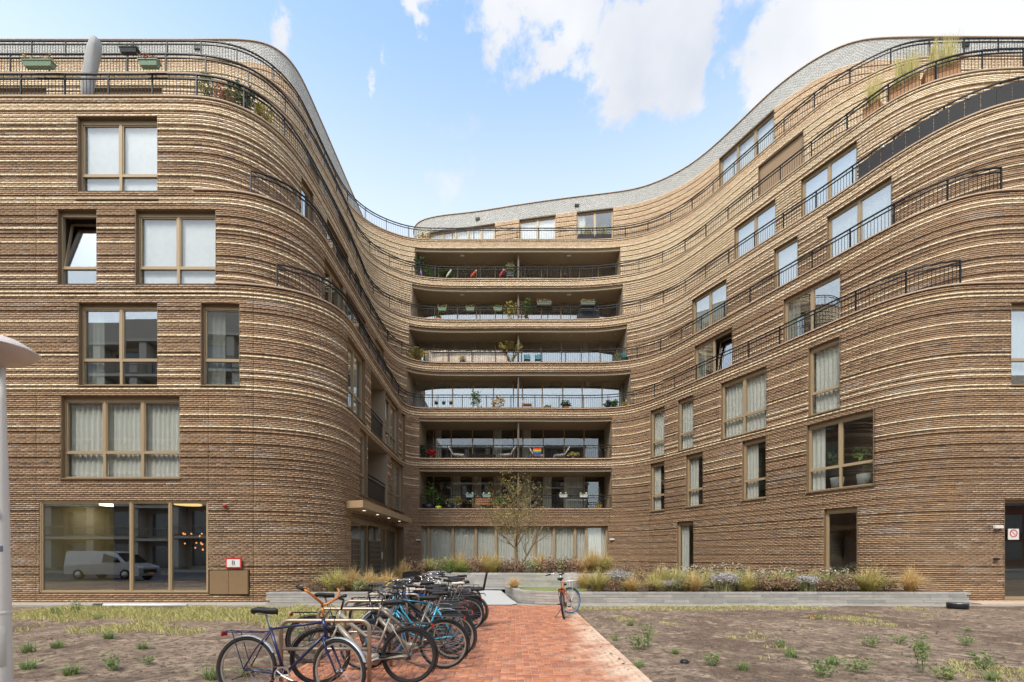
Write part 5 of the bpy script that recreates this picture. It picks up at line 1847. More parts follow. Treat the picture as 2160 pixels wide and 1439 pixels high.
    for i in range(5):
        a = 2 * math.pi * i / 5
        cr.tube([(BBp[0], -.05, BBp[2]), (BBp[0] + .08 * math.cos(a), -.05, BBp[2] + .08 * math.sin(a))], .007, 4)
    co = cr.build('chainring', ring, o)
    ck = MB()
    for s_ in (-1, 1):
        a = R(-20)
        e = (BBp[0] + s_ * .165 * math.cos(a), -s_ * .075, BBp[2] + s_ * .165 * math.sin(a))
        ck.tube([(BBp[0], -s_ * .06, BBp[2]), e], [.012, .009], 6)
        MB().cbox((e[0], -s_ * .125, e[2]), (.095, .075, .024), .006).build('pedal', M_RUB, o)
    ck.build('crank', M_CHROME, o)
    MB().tube([(BBp[0], -.05, BBp[2] + .085), (0, -.05, RW + .03)], .004, 4).tube([(BBp[0], -.05, BBp[2] - .085), (0, -.05, RW - .03)], .004, 4).build('chain', M_GREYM if fm is not MATS.get('navy_paint') else mat('rusty_chain', lin(132, 70, 48), .8), o)
    if style != 'diamond':
        MB().cbox((.24, -.062, .33), (.50, .012, .10), .005).build('chain_case', M_DARK, o)
    hl = MB().lathe([(0, .05), (.026, .045), (.034, .0), (.03, -.03), (0, -.045)], 12, (.955, 0, .80), 'x').build('headlight', M_DARK, o, True)
    hl.matrix_local = Ms
    if carrier:
        c = MB()
        zc = .74
        for s_ in (-1, 1):
            c.tube([(.22, s_ * .05, zc), (-.12, s_ * .065, zc), (-.27, s_ * .06, zc)], .006, 5)
            c.tube([(-.14, s_ * .065, zc), (0, s_ * .06, RW)], .005, 5)
        for xx in (-.27, -.12, .03, .18):
            c.tube([(xx, -.065, zc), (xx, .065, zc)], .005, 5)
        c.build('carrier', M_DARK if fm is not MATS.get('navy_paint') else fm, o)
        MB().cbox((-.285, 0, zc - .03), (.018, .09, .04), .004).build('rear_light', M_REDL, o)
    if crate:
        kind, cm_ = crate
        q = MB()
        x0, x1, yy, z0, z1 = .94, 1.24, .19, .98, 1.19
        if kind == 'crate':
            q.box(x0, x1, -yy, yy, z0, z0 + .012)
            for a_ in ((x0, x0 + .012, -yy, yy), (x1 - .012, x1, -yy, yy), (x0 + .012, x1 - .012, -yy, -yy + .012), (x0 + .012, x1 - .012, yy - .012, yy)):
                q.box(*a_, z0 + .012, z1)
        else:
            for zz in (z0 - .1, z0 - .02, z1 - .1):
                q.tube([(x0, -yy, zz), (x1, -yy, zz), (x1, yy, zz), (x0, yy, zz)], .006, 5, closed=True)
            for i in range(9):
                yv = -yy + 2 * yy * i / 8
                q.tube([(x0, yv, z1 - .1), (x0, yv, z0 - .1), (x1, yv, z0 - .1), (x1, yv, z1 - .1)], .005, 4)
            for s_ in (-1, 1):
                q.tube([(x1 - .06, s_ * .08, z0 - .1), (1.08, s_ * .06, RW)], .006, 5)
        q.build('basket', cm_, o).matrix_local = Ms
    if seat:
        q = MB()
        q.cbox((-.10, 0, .84), (.26, .26, .06), .02)
        q.add([(-.22, -.15, .82), (-.22, .15, .82), (-.30, .14, 1.20), (-.30, -.14, 1.20), (-.27, -.15, .82), (-.27, .15, .82), (-.345, .14, 1.20), (-.345, -.14, 1.20)],
              [(0, 1, 2, 3), (7, 6, 5, 4), (0, 3, 7, 4), (1, 5, 6, 2), (3, 2, 6, 7), (0, 4, 5, 1)])
        q.build('child_seat', M_DARK, o)
    if skirt:
        for s_ in (-1, 1):
            MB().lathe([(0, s_ * .066), (.24, s_ * .066), (.245, s_ * .06), (0, s_ * .06)], 28, (0, 0, RW + .06), 'y').build('skirt_guard', M_DARK, o, True)
    if stand:
        MB().tube([(.30, .03, .27), (.10, .26, .005)], .009, 6).build('kickstand', M_DARK, o)
    else:
        MB().tube([(.05, .055, .30), (-.22, .06, .20)], .008, 6).build('kickstand', M_DARK, o)
    # brake cable loop
    MB().tube([(top.x + .05, .08, top.z + .02), (top.x + .17, .05, top.z - .04), (.93, .02, .72)], .004, 4, cap=False).build('brake_cable', M_DARK, o).matrix_local = Ms
    return o
navy = paint('navy_paint', lin(34, 42, 84))
champ = paint('champagne_paint', lin(160, 148, 132))
taupe = paint('taupe_paint', lin(126, 116, 102))
turq = paint('turquoise_paint', lin(58, 168, 200))
teal = paint('teal_paint', lin(40, 120, 140))
blackp = paint('black_paint', lin(34, 34, 36))
greyp = paint('grey_paint', lin(146, 146, 144))
bluep = paint('blue_paint', lin(40, 84, 150))
orangep = paint('orange_paint', lin(226, 120, 52))
orangeb = paint('orange_bar', lin(206, 124, 48))
silverg = mat('silver_guard', lin(206, 204, 198), .3, metal=.6)
PI = math.pi
navyd = paint('midnight_paint', lin(36, 40, 60))
darkg = paint('dark_grey_paint', lin(66, 66, 66))
bicycle('dark blue sports bicycle with orange handlebar leaning on the nearest rack', -2.93, 5.02, R(-6), R(-3), R(-14), 0, navy, 'diamond', guard=silverg, bar='riser', barm=orangeb, sh=-.02)
bicycle('champagne coloured electric bicycle right behind the dark blue one', -1.30, 5.66, R(180), R(4), R(20), 0, champ, 'e', rim=M_RIMD, guard=M_DARK, bar='flat', barm=M_DARK, ring=M_DARK)
bicycle('taupe bicycle with wide black saddle, third from the camera', -.98, 6.42, R(182), R(-3), R(8), 0, taupe, 'e', guard=M_DARK, bar='city', barm=M_GREYM)
bicycle('turquoise bicycle with curved frame and blue front tyre', -.93, 7.0, R(178), R(3), R(-12), 0, turq, 'curved', tyre_f=M_TYREB, guard=M_DARK, bar='city', barm=M_GREYM)
bicycle('teal bicycle with straight top tube behind the turquoise one', -1.15, 7.75, R(181), R(-4), R(10), 0, teal, 'diamond', guard=silverg, bar='flat', barm=M_GREYM, saddle=M_RUB)
bicycle('grey step-through bicycle with silver front basket', -1.30, 8.45, R(180), R(3), R(-18), 0, greyp, 'step', guard=silverg, bar='city', crate=('rack', M_RIM))
bicycle('black bicycle with pale saddle next to the child seat bicycle', -.98, 9.55, R(178), R(3), R(12), 0, blackp, 'curved', guard=M_DARK, bar='city', saddle=M_SADW)
bicycle('black bicycle with child seat and round skirt guard', -.93, 10.15, R(183), R(-2), R(-8), 0, blackp, 'curved', guard=M_DARK, bar='city', seat=True, skirt=True, rim=M_RIMD)
bicycle('blue racing bicycle with yellow handlebar tape', -1.55, 9.15, R(179), R(4), R(16), 0, bluep, 'diamond', bar='drop', carrier=False, sh=.03)
bicycle('black bicycle carrying a large black crate in front', -1.35, 10.95, R(181), R(-3), R(-10), 0, blackp, 'step', guard=M_DARK, bar='city', crate=('crate', M_DARK))
bicycle('black bicycle with brown leather saddle in the farther half of the row', -1.2, 11.6, R(178), R(3), R(14), 0, blackp, 'diamond', guard=M_DARK, bar='city', saddle=M_LEATH)
bicycle('grey bicycle with chrome handlebar near the far end of the racks', -1.45, 12.4, R(182), R(-3), R(6), 0, greyp, 'step', guard=silverg, bar='city')
bicycle('white and black bicycle farthest from the camera in the racks', -1.3, 13.1, R(180), R(3), R(-8), 0, paint('white_paint', lin(216, 214, 208)), 'curved', guard=M_DARK, bar='city')
bicycle('orange bicycle with blue front tyre standing alone on the red path', 1.24, 11.45, R(80), R(-6), R(-50), 0, orangep, 'curved', tyre_f=M_TYREB, guard=M_DARK, bar='city', crate=('rack', M_WHITE), stand=True)
bicycle('black bicycle with dark rims squeezed between turquoise and teal ones', -1.05, 7.38, R(179), R(2), R(15), 0, blackp, 'curved', guard=M_DARK, bar='city', rim=M_RIMD, barm=M_DARK)
bicycle('black electric bicycle between the teal and the grey basket bicycles', -1.1, 8.1, R(180), R(-3), R(-14), 0, blackp, 'e', guard=M_DARK, bar='flat', rim=M_RIMD, barm=M_DARK)
bicycle('dark blue step-through bicycle in the middle of the rack row', -1.25, 8.85, R(182), R(3), R(10), 0, navyd, 'step', guard=M_DARK, bar='city', rim=M_RIMD)
bicycle('black bicycle just behind the child seat bicycle', -1.15, 10.55, R(178), R(3), R(-16), 0, blackp, 'diamond', guard=M_DARK, bar='city', rim=M_RIMD)
bicycle('dark grey bicycle between crate and leather saddle bicycles', -1.3, 11.28, R(181), R(2), R(12), 0, darkg, 'step', guard=M_DARK, bar='city', rim=M_RIMD)
bicycle('black bicycle between leather saddle and chrome handlebar bicycles', -1.35, 12.0, R(180), R(-2), R(-10), 0, blackp, 'curved', guard=M_DARK, bar='city')
bicycle('dark grey bicycle pushed in from the left beside the second rack', -3.0, 6.75, R(3), R(-3), R(10), 0, darkg, 'diamond', guard=M_DARK, bar='flat', rim=M_RIMD, barm=M_DARK)
bicycle('black bicycle pushed in from the left beside the fourth rack', -2.95, 9.2, R(-2), R(3), R(-12), 0, blackp, 'step', guard=M_DARK, bar='city')
def rack(x0, x1, y, label, h=.82):
    o = thing('bike_rack', label, 'bike rack', ((x0 + x1) / 2, y, 0), 0, 'steel bike racks along the path')
    w_ = (x1 - x0) / 2
    r = .10
    pts = [(-w_, 0, -.05)]
    pts += [(-w_ + r - r * math.cos(R(a)), 0, h - r + r * math.sin(R(a))) for a in range(0, 91, 15)]
    pts += [(w_ - r + r * math.sin(R(a)), 0, h - r + r * math.cos(R(a))) for a in range(0, 91, 15)]
    pts += [(w_, 0, -.05)]
    MB().tube(pts, .024, 10).build('hoop', M_STEEL, o, True)
    MB().tube([(-w_ + .02, 0, .49), (w_ - .02, 0, .49)], .020, 10).build('cross_bar', M_STEEL, o, True)
for i, (y, x1, lb) in enumerate(((5.36, -1.69, 'steel hoop rack nearest to the camera, behind the dark blue bicycle'), (6.55, -1.76, 'second steel hoop rack from the camera'), (7.68, -1.80, 'third steel hoop rack from the camera'),
        (9.0, -1.86, 'fourth steel hoop rack from the camera'), (10.3, -1.92, 'fifth steel hoop rack from the camera'), (11.3, -1.96, 'sixth steel hoop rack from the camera'), (12.5, -2.0, 'steel hoop rack farthest from the camera'))):
    rack(x1 - 1.03, x1, y, lb)

# ------------------------------------------------------------------ street lamp, fittings on the walls, odds and ends on the soil
lamp = thing('street_lamp', 'cream street lamp post with wide shallow shade at the left edge', 'street lamp', (at(2, 4.85), 4.85, 0))
M_LPOST = mat('lamp_paint', lin(238, 232, 220), .45, var=.05, vscale=2)
MB().lathe([(.088, -.05), (.086, .3), (.080, 1.0), (.062, 2.2), (.040, 3.2), (.033, 3.58), (0, 3.58)], 28).build('post', M_LPOST, lamp, True)
sh_ = MB().lathe([(.035, 3.56), (.055, 3.585), (.115, 3.60), (.215, 3.66), (.283, 3.735), (.288, 3.75), (.283, 3.765), (.24, 3.80), (.14, 3.86), (.04, 3.89), (0, 3.892)], 40).build('shade', mat('lamp_shade', lin(222, 204, 190), .35, var=.12, vscale=3), lamp, True)
MB().lathe([(.287, 3.742), (.295, 3.747), (.295, 3.757), (.287, 3.762)], 40).build('shade_rim', M_LPOST, sh_, True)
MB().lathe([(.0815, .96), (.0835, .965), (.0835, .99), (.081, .995)], 28).build('collar', M_LPOST, lamp, True)
MB().lathe([(.087, .42), (.089, .425), (.0875, .83), (.086, .835)], 8, a0=R(-75), a1=R(-15)).build('service_door', mat('lamp_door', lin(220, 214, 202), .5, var=.1), lamp, True)
MB().lathe([(.0718, 1.62), (.0722, 1.622), (.0712, 1.68), (.0708, 1.682)], 8, a0=R(-70), a1=R(-30)).build('sticker', mat('sticker', lin(120, 130, 140), .6), lamp, True)
pl = MB().box(.005, .07, -.075, -.065, 1.99, 2.06).build('number_plate', M_WHITE, lamp)
def text(name, body, size, loc, rot, m, parent=None, ext=.001):
    c = bpy.data.curves.new(name, 'FONT')
    c.body = body
    c.size = size
    c.extrude = ext
    c.align_x = 'CENTER'
    c.align_y = 'CENTER'
    tmp = bpy.data.objects.new('tmp_text', c)
    COL.objects.link(tmp)
    dg = bpy.context.evaluated_depsgraph_get()
    me = bpy.data.meshes.new_from_object(tmp.evaluated_get(dg))
    bpy.data.objects.remove(tmp, do_unlink=True)
    me.name = name
    me.materials.clear()
    o = link(name, me, m, parent)
    o.location = loc
    o.rotation_euler = rot
    return o
text('number', '93', .045, (.037, -.0765, 2.025), (R(90), 0, 0), M_DARK, pl)
# letter sign, alarm beacon, wall lights
Yf = 15.2 - .075
sx = at(493, Yf)
sg = thing('wall_sign', 'white letter B sign with red frame above the meter cabinet', 'sign', (sx, Yf, zat(1188, Yf)))
MB().box(-.255, .255, -.012, .02, -.165, .165).build('red_frame', mat('sign_red', lin(214, 44, 38), .5), sg)
wp = MB().box(-.215, .215, -.018, -.0125, -.125, .125).build('plate', M_WHITE, sg)
text('letter', 'B', .22, (0, -.0195, -.002), (R(90), 0, 0), M_DARK, wp)
tag(MB().lathe([(0, -.09), (.04, -.085), (.055, -.06), (.06, 0), (.03, .01), (.03, .05)], 14, (at(476, Yf), Yf - .02, zat(1068, Yf)), 'y').build('alarm_beacon', mat('beacon_red', lin(176, 36, 34), .35), None, True), 'small red alarm beacon on the brick wall above the letter sign', 'beacon')
for px, py, nb, lb in ((882, 1139, (0, -1), 'white box wall light left of the curtained ground floor'), (1291, 1138, (0, -1), 'white box wall light right of the curtained ground floor'), (2106, 1112, (0, -1), 'white box wall light beside the glass door at the right edge')):
    yy = float(CV[3].p(fpx(0, px))[1]) - .10
    tag(MB().cbox((at(px, yy), yy, zat(py, yy)), (.27, .10, .10), .012).build('wall_light', M_WHITE), lb, 'wall light')
tag(MB().cbox((at(2102, 15.1), 15.1, zat(1180, 15.1)), (.16, .06, .07), .01).build('bell_plate', M_DARK), 'small black bell plate left of the glass door', 'doorbell')
ds = thing('door_sign', 'white prohibition sign with red ring on the glass door at the right edge', 'sign', (at(2138, 15.3), 15.3, zat(1127, 15.3)))
MB().box(-.18, .18, 0, .012, -.18, .18).build('plate', M_WHITE, ds)
ring = MB().lathe([(.10, -.006), (.13, -.006), (.13, -.001), (.10, -.001)], 28, (0, 0, .03), 'y').build('ring', mat('ring_red', lin(204, 70, 66), .5), ds)
MB().add([(-.085, -.004, .10), (-.07, -.004, .115), (.085, -.004, -.04), (.07, -.004, -.055)], [(0, 3, 2, 1)]).build('bar', MATS['ring_red'], ds)
pipe = thing('plastic_pipe', 'white plastic pipe lying on the soil before the shop window', 'pipe', (at(298, 13.9), 13.9, .075))
MB().tube([(-1.15, 0, 0), (1.35, .05, .0)], .05, 12).build('tube', M_WHITE, pipe, True)
MB().tube([(-1.42, -.01, 0), (-1.14, 0, 0)], .06, 12).build('end_sleeve', M_DARK, pipe, True)
dr = thing('black_drum', 'low black drum standing before the right end of the stone wall', 'drum', (at(2020, 13.6), 13.6, .0))
MB().lathe([(0, .02), (.24, .02), (.25, .04), (.25, .17), (.24, .185)], 24).build('body', M_DARK, dr, True)
MB().lathe([(.255, .165), (.255, .19), (0, .20)], 24).build('lid', M_GREYM, dr, True)
tag(MB().lathe([(0, 0), (.06, 0), (.065, .02), (.05, .05), (0, .055)], 16, (at(1444, 6.7), 6.7, .01)).build('pot_lid', M_DARK, None, True), 'small dark blue lid lying on the soil near the lower edge', 'lid')
tag(MB().cbox((at(1714, 11.6), 11.6, .035), (.16, .09, .06), .006).build('loose_brick', mat('loose_clinker', lin(170, 96, 70), .9, var=.15)), 'loose red brick lying on the soil below the stone wall', 'brick')

# ------------------------------------------------------------------ inside the shop window
sh_w = [c for c in bld.children if c.name.startswith('window')][0]
yr0, yr1 = 15.4, 19.2
X0, X1 = at(86, 15.2), at(440, 15.2)
lob = MB().quad((X0 - .4, yr1, .36), (X1 + .3, yr1, .36), (X1 + .3, yr1, 3.5), (X0 - .4, yr1, 3.5)).quad((X0 - .4, yr0, .36), (X0 - .4, yr1, .36), (X0 - .4, yr1, 3.5), (X0 - .4, yr0, 3.5)).quad((X1 + .3, yr0, .36), (X1 + .3, yr1, .36), (X1 + .3, yr1, 3.5), (X1 + .3, yr0, 3.5))
lob = lob.build('lobby_wall', mat('lobby_paint', lin(214, 200, 150), .8, var=.03), bld)
MB().quad((X0 - .4, yr0 - .1, .355), (X1 + .3, yr0 - .1, .355), (X1 + .3, yr1, .355), (X0 - .4, yr1, .355)).build('floor', mat('lobby_floor', lin(150, 140, 118), .5), lob)
MB().quad((X0 - .4, yr0 - .1, 3.5), (X1 + .3, yr0 - .1, 3.5), (X1 + .3, yr1, 3.5), (X0 - .4, yr1, 3.5)).build('ceiling', M_ROOM, lob)
MB().box(at(140, yr1), at(232, yr1), yr1 - .08, yr1 - .01, .36, 2.6).build('door', mat('lobby_door', lin(128, 122, 100), .6), lob)
xd = at(288, 16.6)
MB().box(xd, X1 + .29, yr1 - 1.2, yr1 - 1.1, .36, 3.49).build('dark_partition', mat('dark_panel', lin(52, 30, 24), .6, var=.2), lob)
MB().box(xd - .05, xd, yr0 + .3, yr1 - 1.1, .36, 3.49).build('dark_screen', MATS['dark_panel'], lob)
bulb = emit('bulb_glow', (1, .36, .10, 1), 1.0)
rb = random.Random(4)
for i in range(14):
    px, py = rb.uniform(378, 432), rb.uniform(1122, 1168)
    yv = yr1 - 1.6 - rb.random() * .6
    MB().lathe([(0, -.035), (.02, -.025), (.027, 0), (.02, .025), (0, .035)], 10, (at(px, yv), yv, zat(py, yv))).build('bulb', bulb, lob, True)
yv = 16.9
MB().lathe([(0, 0), (.42, 0), (.43, .03), (.4, .05), (0, .05)], 28, (at(397, yv), yv, zat(1066, yv))).build('pendant_disc', emit('pendant_glow', (1, .66, .22, 1), .9), lob, True)

for xx in (at(130, 17.2), at(230, 17.2)):
    MB().lathe([(0, -.04), (.33, -.04), (.35, 0), (0, 0)], 24, (xx, 17.3, 3.49)).build('ceiling_lamp', emit('ceiling_glow', (1, .86, .55, 1), 4.5), lob, True)
# house plants behind the glass
def behind(w, px, off, z):
    cv = WALLS[w][0]
    x, y, _ = cv.pt(fpx(w, px), -off, 0)
    return x, y, z
# ------------------------------------------------------------------ life on the balconies and terraces
def crown(key, n, rad, h0, h1, size, m, seed):
    return cmesh((key, m.name, seed), lambda: leaves(n, cloud(60, rad, h0, h1, seed), size, seed + 1, .4, .04), m)
def pot_plant(label, x, y, z, pot_m, leaf_m, h=.8, rad=.28, pr=.16, ph=.28, kind='bush'):
    o = thing('potted_plant', label, 'plant', (x, y, z))
    if pr:
        MB().lathe([(0, 0), (pr * .78, 0), (pr, ph), (pr * .92, ph), (pr * .88, ph - .03), (0, ph - .03)], 16).build('pot', pot_m, o, True)
    sd = abs(hash((round(x, 2), round(y, 2)))) % 900
    if kind == 'bush':
        mb, tp = stems(6, rad * .6, h * .7, sd)
        mb.build('stems', M_STEM, o).location = (0, 0, ph - .03)
        link('leaves', crown('pp', 300, rad, ph, ph + h, .07, leaf_m, sd), None, o)
    elif kind == 'grass':
        V, Q = blades(200, rad, h, 1.0, .008, sd, base=.3)
        me = np_mesh('blades', V + np.array([0, 0, ph - .03]), Q)
        me.materials.append(leaf_m)
        link('leaves', me, None, o)
    else:                                          # palm: arching fronds with leaflets
        rr = random.Random(sd)
        V = []
        for i in range(16):
            a, L = rr.uniform(0, 6.28), h * rr.uniform(.7, 1.1)
            for k in range(16):
                t = (k + 2) / 18
                p = np.array([math.cos(a) * rad * t, math.sin(a) * rad * t, ph + L * (t - .45 * t * t)])
                sd_ = np.array([-math.sin(a), math.cos(a), 0])
                fw = np.array([math.cos(a), math.sin(a), -.2])
                for s_ in (-1, 1):
                    e = p + (sd_ * s_ * .8 + fw * .5) * .24 * (1 - .4 * t)
                    V += [p, p + fw * .045, e, e - fw * .02]
        V = np.array(V)
        me = np_mesh('fronds', V, np.arange(4)[None] + (np.arange(len(V) // 4) * 4)[:, None])
        me.materials.append(leaf_m)
        link('fronds', me, None, o)
        MB().tube([(0, 0, ph - .05), (0, 0, ph + .12)], .035, 6).build('stem', M_STEM, o)
    return o
def flower_box(label, x, y, z, w, bm, leaf_m, flower_m, rz=0.0, fh=.16):
    o = thing('flower_box', label, 'planter', (x, y, z), rz)
    q = MB()
    q.add([(-w / 2 + .04, -.07, 0), (w / 2 - .04, -.07, 0), (w / 2 - .04, .07, 0), (-w / 2 + .04, .07, 0), (-w / 2, -.10, .17), (w / 2, -.10, .17), (w / 2, .10, .17), (-w / 2, .10, .17)],
          [(0, 3, 2, 1), (4, 5, 6, 7), (0, 1, 5, 4), (1, 2, 6, 5), (2, 3, 7, 6), (3, 0, 4, 7)])
    q.box(-w / 2 - .012, w / 2 + .012, -.112, .112, .15, .175)
    q.build('box', bm, o)
    sd = abs(int(x * 91 + z * 37)) % 700
    r = np.random.default_rng(sd)
    c = np.c_[r.uniform(-w / 2, w / 2, 60), r.uniform(-.1, .1, 60), r.uniform(.17, .17 + fh, 60)]
    for nm, m, n, s_ in (('leaves', leaf_m, 150, .035), ('flowers', flower_m, 70, .03)):
        if m:
            V, Q = leaves(n, c + (np.array([0, 0, .03]) if nm == 'flowers' else 0), s_, sd + 3, .4, .025)
            me = np_mesh(nm, V, Q)
            me.materials.append(m)
            link(nm, me, None, o)
    return o
for px, h, lb in ((1742, 1.1, 'rubber plant in a pale pot, left one behind the wide first floor window'), (1800, 1.0, 'rubber plant in a pale pot, right one behind the wide first floor window')):
    x_, y_, z_ = behind(0, px, .75, S[1] - .28)
    o = pot_plant(lb, x_, y_, z_, mat('pale_pot', lin(196, 198, 192), .5), M_LEAF, h=h, rad=.4, pr=.24, ph=.5)
    for c in o.children:
        if c.name.startswith('leaves'):
            me = np_mesh('leaves', *leaves(70, cloud(40, .38, .9, .6 + h, px), .13, px, .4, .05))
            me.materials.append(M_LEAF)
            c.data = me
x_, y_, z_ = behind(0, 487, .5, S[2] - .28)
pot_plant('spiky house plant in a pale pot behind the narrow second floor window', x_, y_, z_, MATS['pale_pot'], M_LEAF, h=.45, rad=.35, pr=.15, ph=.22, kind='grass')
G_BOX = mat('sage_box', lin(134, 158, 128), .5, var=.05)
GR_BOX = mat('grey_box', lin(112, 122, 116), .5, var=.06)
W_BOX = mat('white_box', lin(226, 226, 222), .5, var=.03)
T_BOX = mat('pale_blue_box', lin(150, 176, 180), .5, var=.04)
TERRA = mat('terracotta', lin(178, 98, 64), .8, var=.1)
LIME = mat('lime_pot', lin(196, 208, 60), .5)
WOOD = mat('planter_wood', lin(196, 150, 104), .75, var=.14, vscale=3, col2=lin(164, 116, 76))
WOODR = mat('bench_wood', lin(178, 116, 78), .7, var=.12)
def fy(k, x):                                      # front line of the back wall at storey k
    cv = CV[max(3, k)] if k < 7 else CV[7]
    return float(cv.p(cv.s_x(x, False))[1])
def zr(k):
    return S[k] - .12
# storey 1
def b_at(k, px, dy=.45):
    y = fy(k, 0) + dy
    return at(px, y), y, zr(k)
B1 = lambda px, dy=.45: b_at(1, px, dy)
pot_plant('tall climbing plant in a dark tub at the left of the lowest balcony', *B1(905), M_DARK, M_LEAF, h=1.5, rad=.38, pr=.42, ph=.42)
pot_plant('small shrub in a lime green pot on the lowest balcony', *B1(925, .3), LIME, M_LEAF, h=.7, rad=.3, pr=.22, ph=.30)
pot_plant('low plant in a black tub right of the lime pot', *B1(948, .4), M_DARK, M_LEAFO, h=.4, rad=.35, pr=.30, ph=.38)
pot_plant('spindly yellowish plant left of the wooden bench on the lowest balcony', *B1(968), M_DARK, M_LEAFY, h=.7, rad=.16)
pot_plant('leafy plant with pale flowers right of the wooden bench', *B1(1050, .3), TERRA, M_LEAF, h=.6, rad=.42, pr=.18)
pot_plant('tall thin stalk plant behind the wooden bench', *B1(1034, 1.0), M_DARK, M_LEAFY, h=1.9, rad=.12)
bench = thing('balcony_bench', 'slatted wooden bench on the lowest balcony', 'bench', B1(1021, .75))
for i in range(3):
    MB().box(-.62, .62, .22, .245, .48 + i * .14, .58 + i * .14).build('back_slat', WOODR, bench)
    MB().box(-.62, .62, -.2 + i * .14, -.08 + i * .14, .42, .445).build('seat_slat', WOODR, bench)
for xx in (-.6, .56):
    MB().box(xx, xx + .05, .17, .215, 0, .88).build('leg', WOODR, bench)
    MB().box(xx, xx + .05, -.2, -.15, 0, .415).build('leg', WOODR, bench)
for i, (px, nm, bm) in enumerate(((991, 'pale blue railing box, left one above the wooden bench', T_BOX), (1026, 'pale blue railing box, right one above the wooden bench', T_BOX), (1188, 'white railing box left of the pair at the right of the lowest balcony', W_BOX), (1231, 'white railing box nearest the right end of the lowest balcony', W_BOX))):
    y = fy(1, 0) - .06
    o = flower_box(nm, at(px, y), y, S[1] + .68, .5, bm, M_LEAF, None, fh=.06)
    for dx in (-.16, .16):
        MB().lathe([(0, -.06), (.045, -.04), (.06, 0), (.045, .04), (0, .06)], 10, (dx, 0, .24)).build('white_ball', M_ASTER, o, True)
def table(label, k, px, dy, w, h, m, cloth=None):
    x, y, z = b_at(k, px, dy)
    o = thing('balcony_table', label, 'table', (x, y, z))
    MB().cbox((0, 0, h), (w, .6, .03), .006).build('top', m, o)
    for sx_ in (-1, 1):
        for sy_ in (-1, 1):
            MB().tube([(sx_ * (w / 2 - .06), sy_ * .24, 0), (sx_ * (w / 2 - .06), sy_ * .24, h - .01)], .015, 6).build('leg', m, o)
    return o
table('round-edged pale table at the right of the lowest balcony', 1, 1215, .9, 1.3, .72, mat('table_pale', lin(170, 184, 190), .6))
pot_plant('low basket with a white candle-like plant at the right of the lowest balcony', *B1(1263), mat('wicker', lin(150, 106, 76), .8), M_LEAFY, h=.15, rad=.14, pr=.22, ph=.26)
# storey 2
def lounger(label, k, px, dy, flip, m):
    x, y, z = b_at(k, px, dy)
    o = thing('lounge_chair', label, 'chair', (x, y, z), PI if flip else 0)
    cu = MB()
    cu.add([(-.1, -.28, .42), (.5, -.28, .36), (.5, .28, .36), (-.1, .28, .42), (-.1, -.28, .52), (.5, -.28, .46), (.5, .28, .46), (-.1, .28, .52)], [(0, 3, 2, 1), (4, 5, 6, 7), (0, 1, 5, 4), (1, 2, 6, 5), (2, 3, 7, 6), (3, 0, 4, 7)])
    cu.build('seat_cushion', m, o)
    MB().add([(-.1, -.28, .45), (-.1, .28, .45), (-.42, .28, .95), (-.42, -.28, .95), (-.2, -.28, .42), (-.2, .28, .42), (-.5, .28, .92), (-.5, -.28, .92)], [(0, 1, 2, 3), (7, 6, 5, 4), (0, 3, 7, 4), (1, 5, 6, 2), (3, 2, 6, 7), (0, 4, 5, 1)]).build('back_cushion', m, o)
    for s_ in (-1, 1):
        MB().tube([(-.52, s_ * .3, .95), (-.2, s_ * .3, .42), (.15, s_ * .3, 0)], .014, 6).build('frame', M_DARK, o)
        MB().tube([(.5, s_ * .3, .38), (-.35, s_ * .3, 0)], .014, 6).build('leg', M_DARK, o)
    return o
M_CUSH = mat('pale_cushion', lin(206, 202, 196), .9, var=.08)
lounger('black framed reclining chair with pale cushion at the left of the second balcony', 2, 962, .6, False, M_CUSH)
lounger('black framed reclining chair with pale cushion beside the balcony partition', 2, 1072, .6, True, M_CUSH)
lounger('cream cushioned low seat at the right half of the second balcony', 2, 1130, .7, False, M_CUSH)
lounger('cream cushioned low seat left of the yellow flowers', 2, 1185, .7, True, M_CUSH)
table('long dark table between the two reclining chairs', 2, 1020, .6, 1.5, .42, M_DARK)
pot_plant('red geranium pot at the left of the second balcony', *b_at(2, 910, .35), M_DARK, M_REDF, h=.45, rad=.3, pr=.2, ph=.3)
pot_plant('green plant in the left corner of the second balcony', *b_at(2, 892, .4), M_DARK, M_LEAFD, h=.8, rad=.25)
pot_plant('yellow flowers in a bowl on the second balcony', *b_at(2, 1210, .35), M_DARK, M_LEAFY, h=.22, rad=.35, pr=.26, ph=.30)
fl = thing('rainbow_flag', 'small rainbow striped flag on the second balcony railing', 'flag', (at(1133, fy(2, 0) - .02), fy(2, 0) - .03, S[2] + .22))
for i, c in enumerate(((214, 54, 44), (232, 130, 46), (226, 200, 70), (60, 146, 84), (48, 84, 168), (96, 60, 130))):
    q = MB()
    n = 8
    vs_, fs_ = [], []
    for j in range(n + 1):
        xx = -.25 + .5 * j / n
        for zz in (.44 - i * .073, .44 - (i + 1) * .073):
            vs_.append((xx, .02 * math.sin(j * 1.1), zz - .03 * math.sin(math.pi * j / n)))
    for j in range(n):
        fs_.append((2 * j, 2 * j + 1, 2 * j + 3, 2 * j + 2))
    q.add(vs_, fs_).build('stripe', mat(f'flag_stripe_{c[0]}', lin(*c), .8, trans=.15), fl, True)
